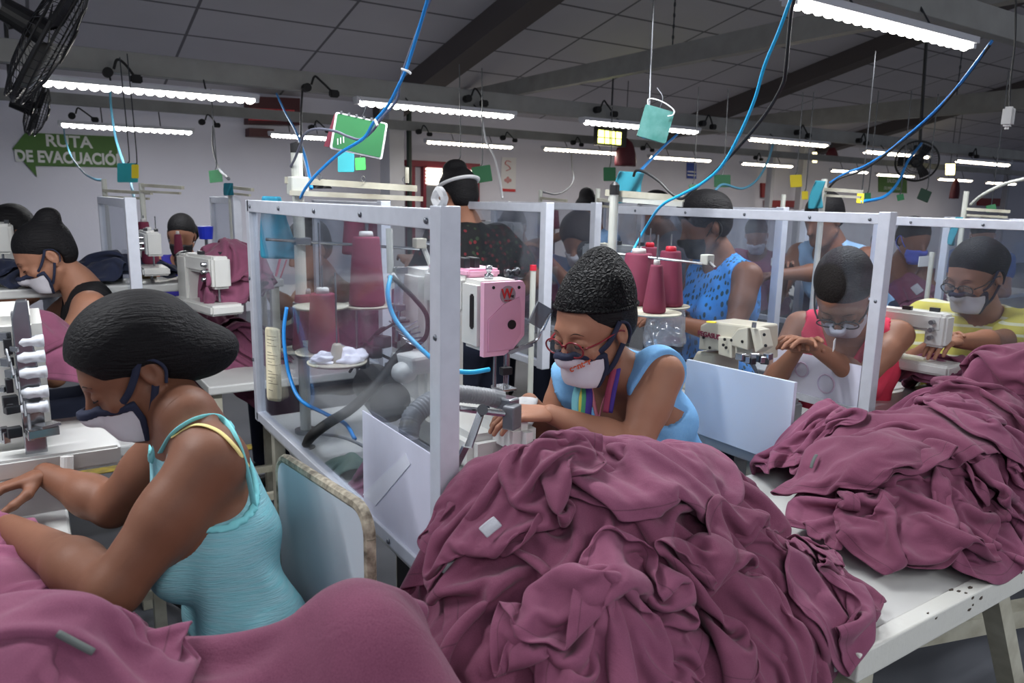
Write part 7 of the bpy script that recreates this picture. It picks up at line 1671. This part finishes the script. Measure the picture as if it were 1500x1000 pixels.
# poles with red and yellow tops, papers, bag, box
def pole(px, py0, py1, d, r, label, tip):
    a, b = D(px, py0, d), D(px, py1, d); t = thing('marker_pole', label, 'pole', (a.x, a.y, 0)); MB().cyl((a.x, a.y, 0), a, r, n=10).build('shaft', M_pipe, t); MB().cyl(a, a + V((0, 0, .02)), r * 1.15, n=10).build('tip', tip, t)
pole(781, 396, 570, 2.75, .011, 'white pole with a red top between the pink machine and the net cap', M_tipr); pole(1365, 376, 470, 3.3, .010, 'pale pole standing left of the yellow striped woman', M_pipe)
for (a, b, c, d_, dd, lb) in ((757, 392, 778, 419, 3.9, 'white paper sheet clipped among the cloth behind the pink machine'), (1122, 377, 1166, 388, 4.2, 'white paper strip beyond the pineapple print top'), (1337, 375, 1376, 390, 4.0, 'white card on the mound by the worker in the blue mask'), (1196, 440, 1206, 470, 2.9, 'cream card behind the post by the woman in coral')):
    p = D((a + c) / 2, (b + d_) / 2, dd); s_ = dd / FPX; tag(MB().box(p, ((c - a) * s_, .004, (d_ - b) * s_)).build('paper_sheet', M_paper), lb, 'paper')
tag(link(blobmesh(D(735, 398, 3.7), .14, .1, .09, 21, .9), 'plastic_bag', clear_mat('clear_bag', haze=.35, gloss=.5, rough=.15), smooth=True), 'crumpled clear plastic bag behind the pink machine', 'bag')
tag(link(blobmesh(D(975, 492, 2.42), .075, .05, .10, 22, .7), 'plastic_bag', MATS['clear_bag'], smooth=True), 'clear plastic bag hanging under the four thread cones', 'bag')
p = D(302, 350, 3.6); tag(MB().lathe([(0, 0), (.03, 0), (.036, .06), (.032, .062), (0, .055)], p, (0, 0, 1), 18).build('blue_cup', mat('royal_blue_plastic', (30, 50, 190), .35)), 'small royal blue cup left of the nearest screen', 'cup')
MB().cyl(p, (p.x, p.y, .74), .008, n=6).build('cup_post', M_steel); tag(C.objects[-1], 'thin post under the royal blue cup', 'post')
p = D(219, 418, 3.2); MB().box((p.x, p.y, p.z / 2 - .03), (.04, .06, p.z - .06)).build('box_stand', M_paint); tag(C.objects[-1], 'narrow stand under the pale wooden box', 'stand'); tag(MB().box(p, (.055, .05, .1), bev=.004).build('wooden_box', mat('pale_wood', (196, 172, 130), .7, noise=.4, nscale=20, stretch=(1, 1, .1))), 'pale wooden box behind the head of the foreground woman', 'box')
# under-table gear beneath the nearest screen
ug = thing('pedal_motor', 'dark motor and ribbed tubes under the pink machine table', 'motor', (.78, 1.35, .40))
MB().cyl((.72, 1.30, .52), (.92, 1.38, .52), .07, n=20).build('motor_body', M_dsteel, ug); MB().box((.80, 1.5, .56), (.2, .14, .16), bev=.01).build('control_box', M_black, ug)
for k in range(5): MB().tube(bez([(.66 + .03 * k, 1.16, .70), (.68 + .03 * k, 1.2, .5), (.70 + .02 * k, 1.22, .25)], 5), .007, 6).build('steel_hose', M_steel, ug)
MB().tube(bez([(.70, 1.25, .16), (.8, 1.3, .12), (.95, 1.3, .16)], 4), .02, 8).build('pedal_rod', M_dsteel, ug)
# leads lying on the floor by the aisle
for i, (a, b, c) in enumerate((((.35, 1.9, .04), (.45, 2.3, .03), (.3, 2.8, .03)), ((.5, 1.7, .5), (.42, 1.95, .3), (.5, 2.2, .1)))):
    cable([V(a), V(b), V(c)], .012, 'floor_lead', M_rubber, ('thick black lead lying on the floor' if i == 0 else 'black lead hanging down') + ' under the nearest machine table', 'cable')
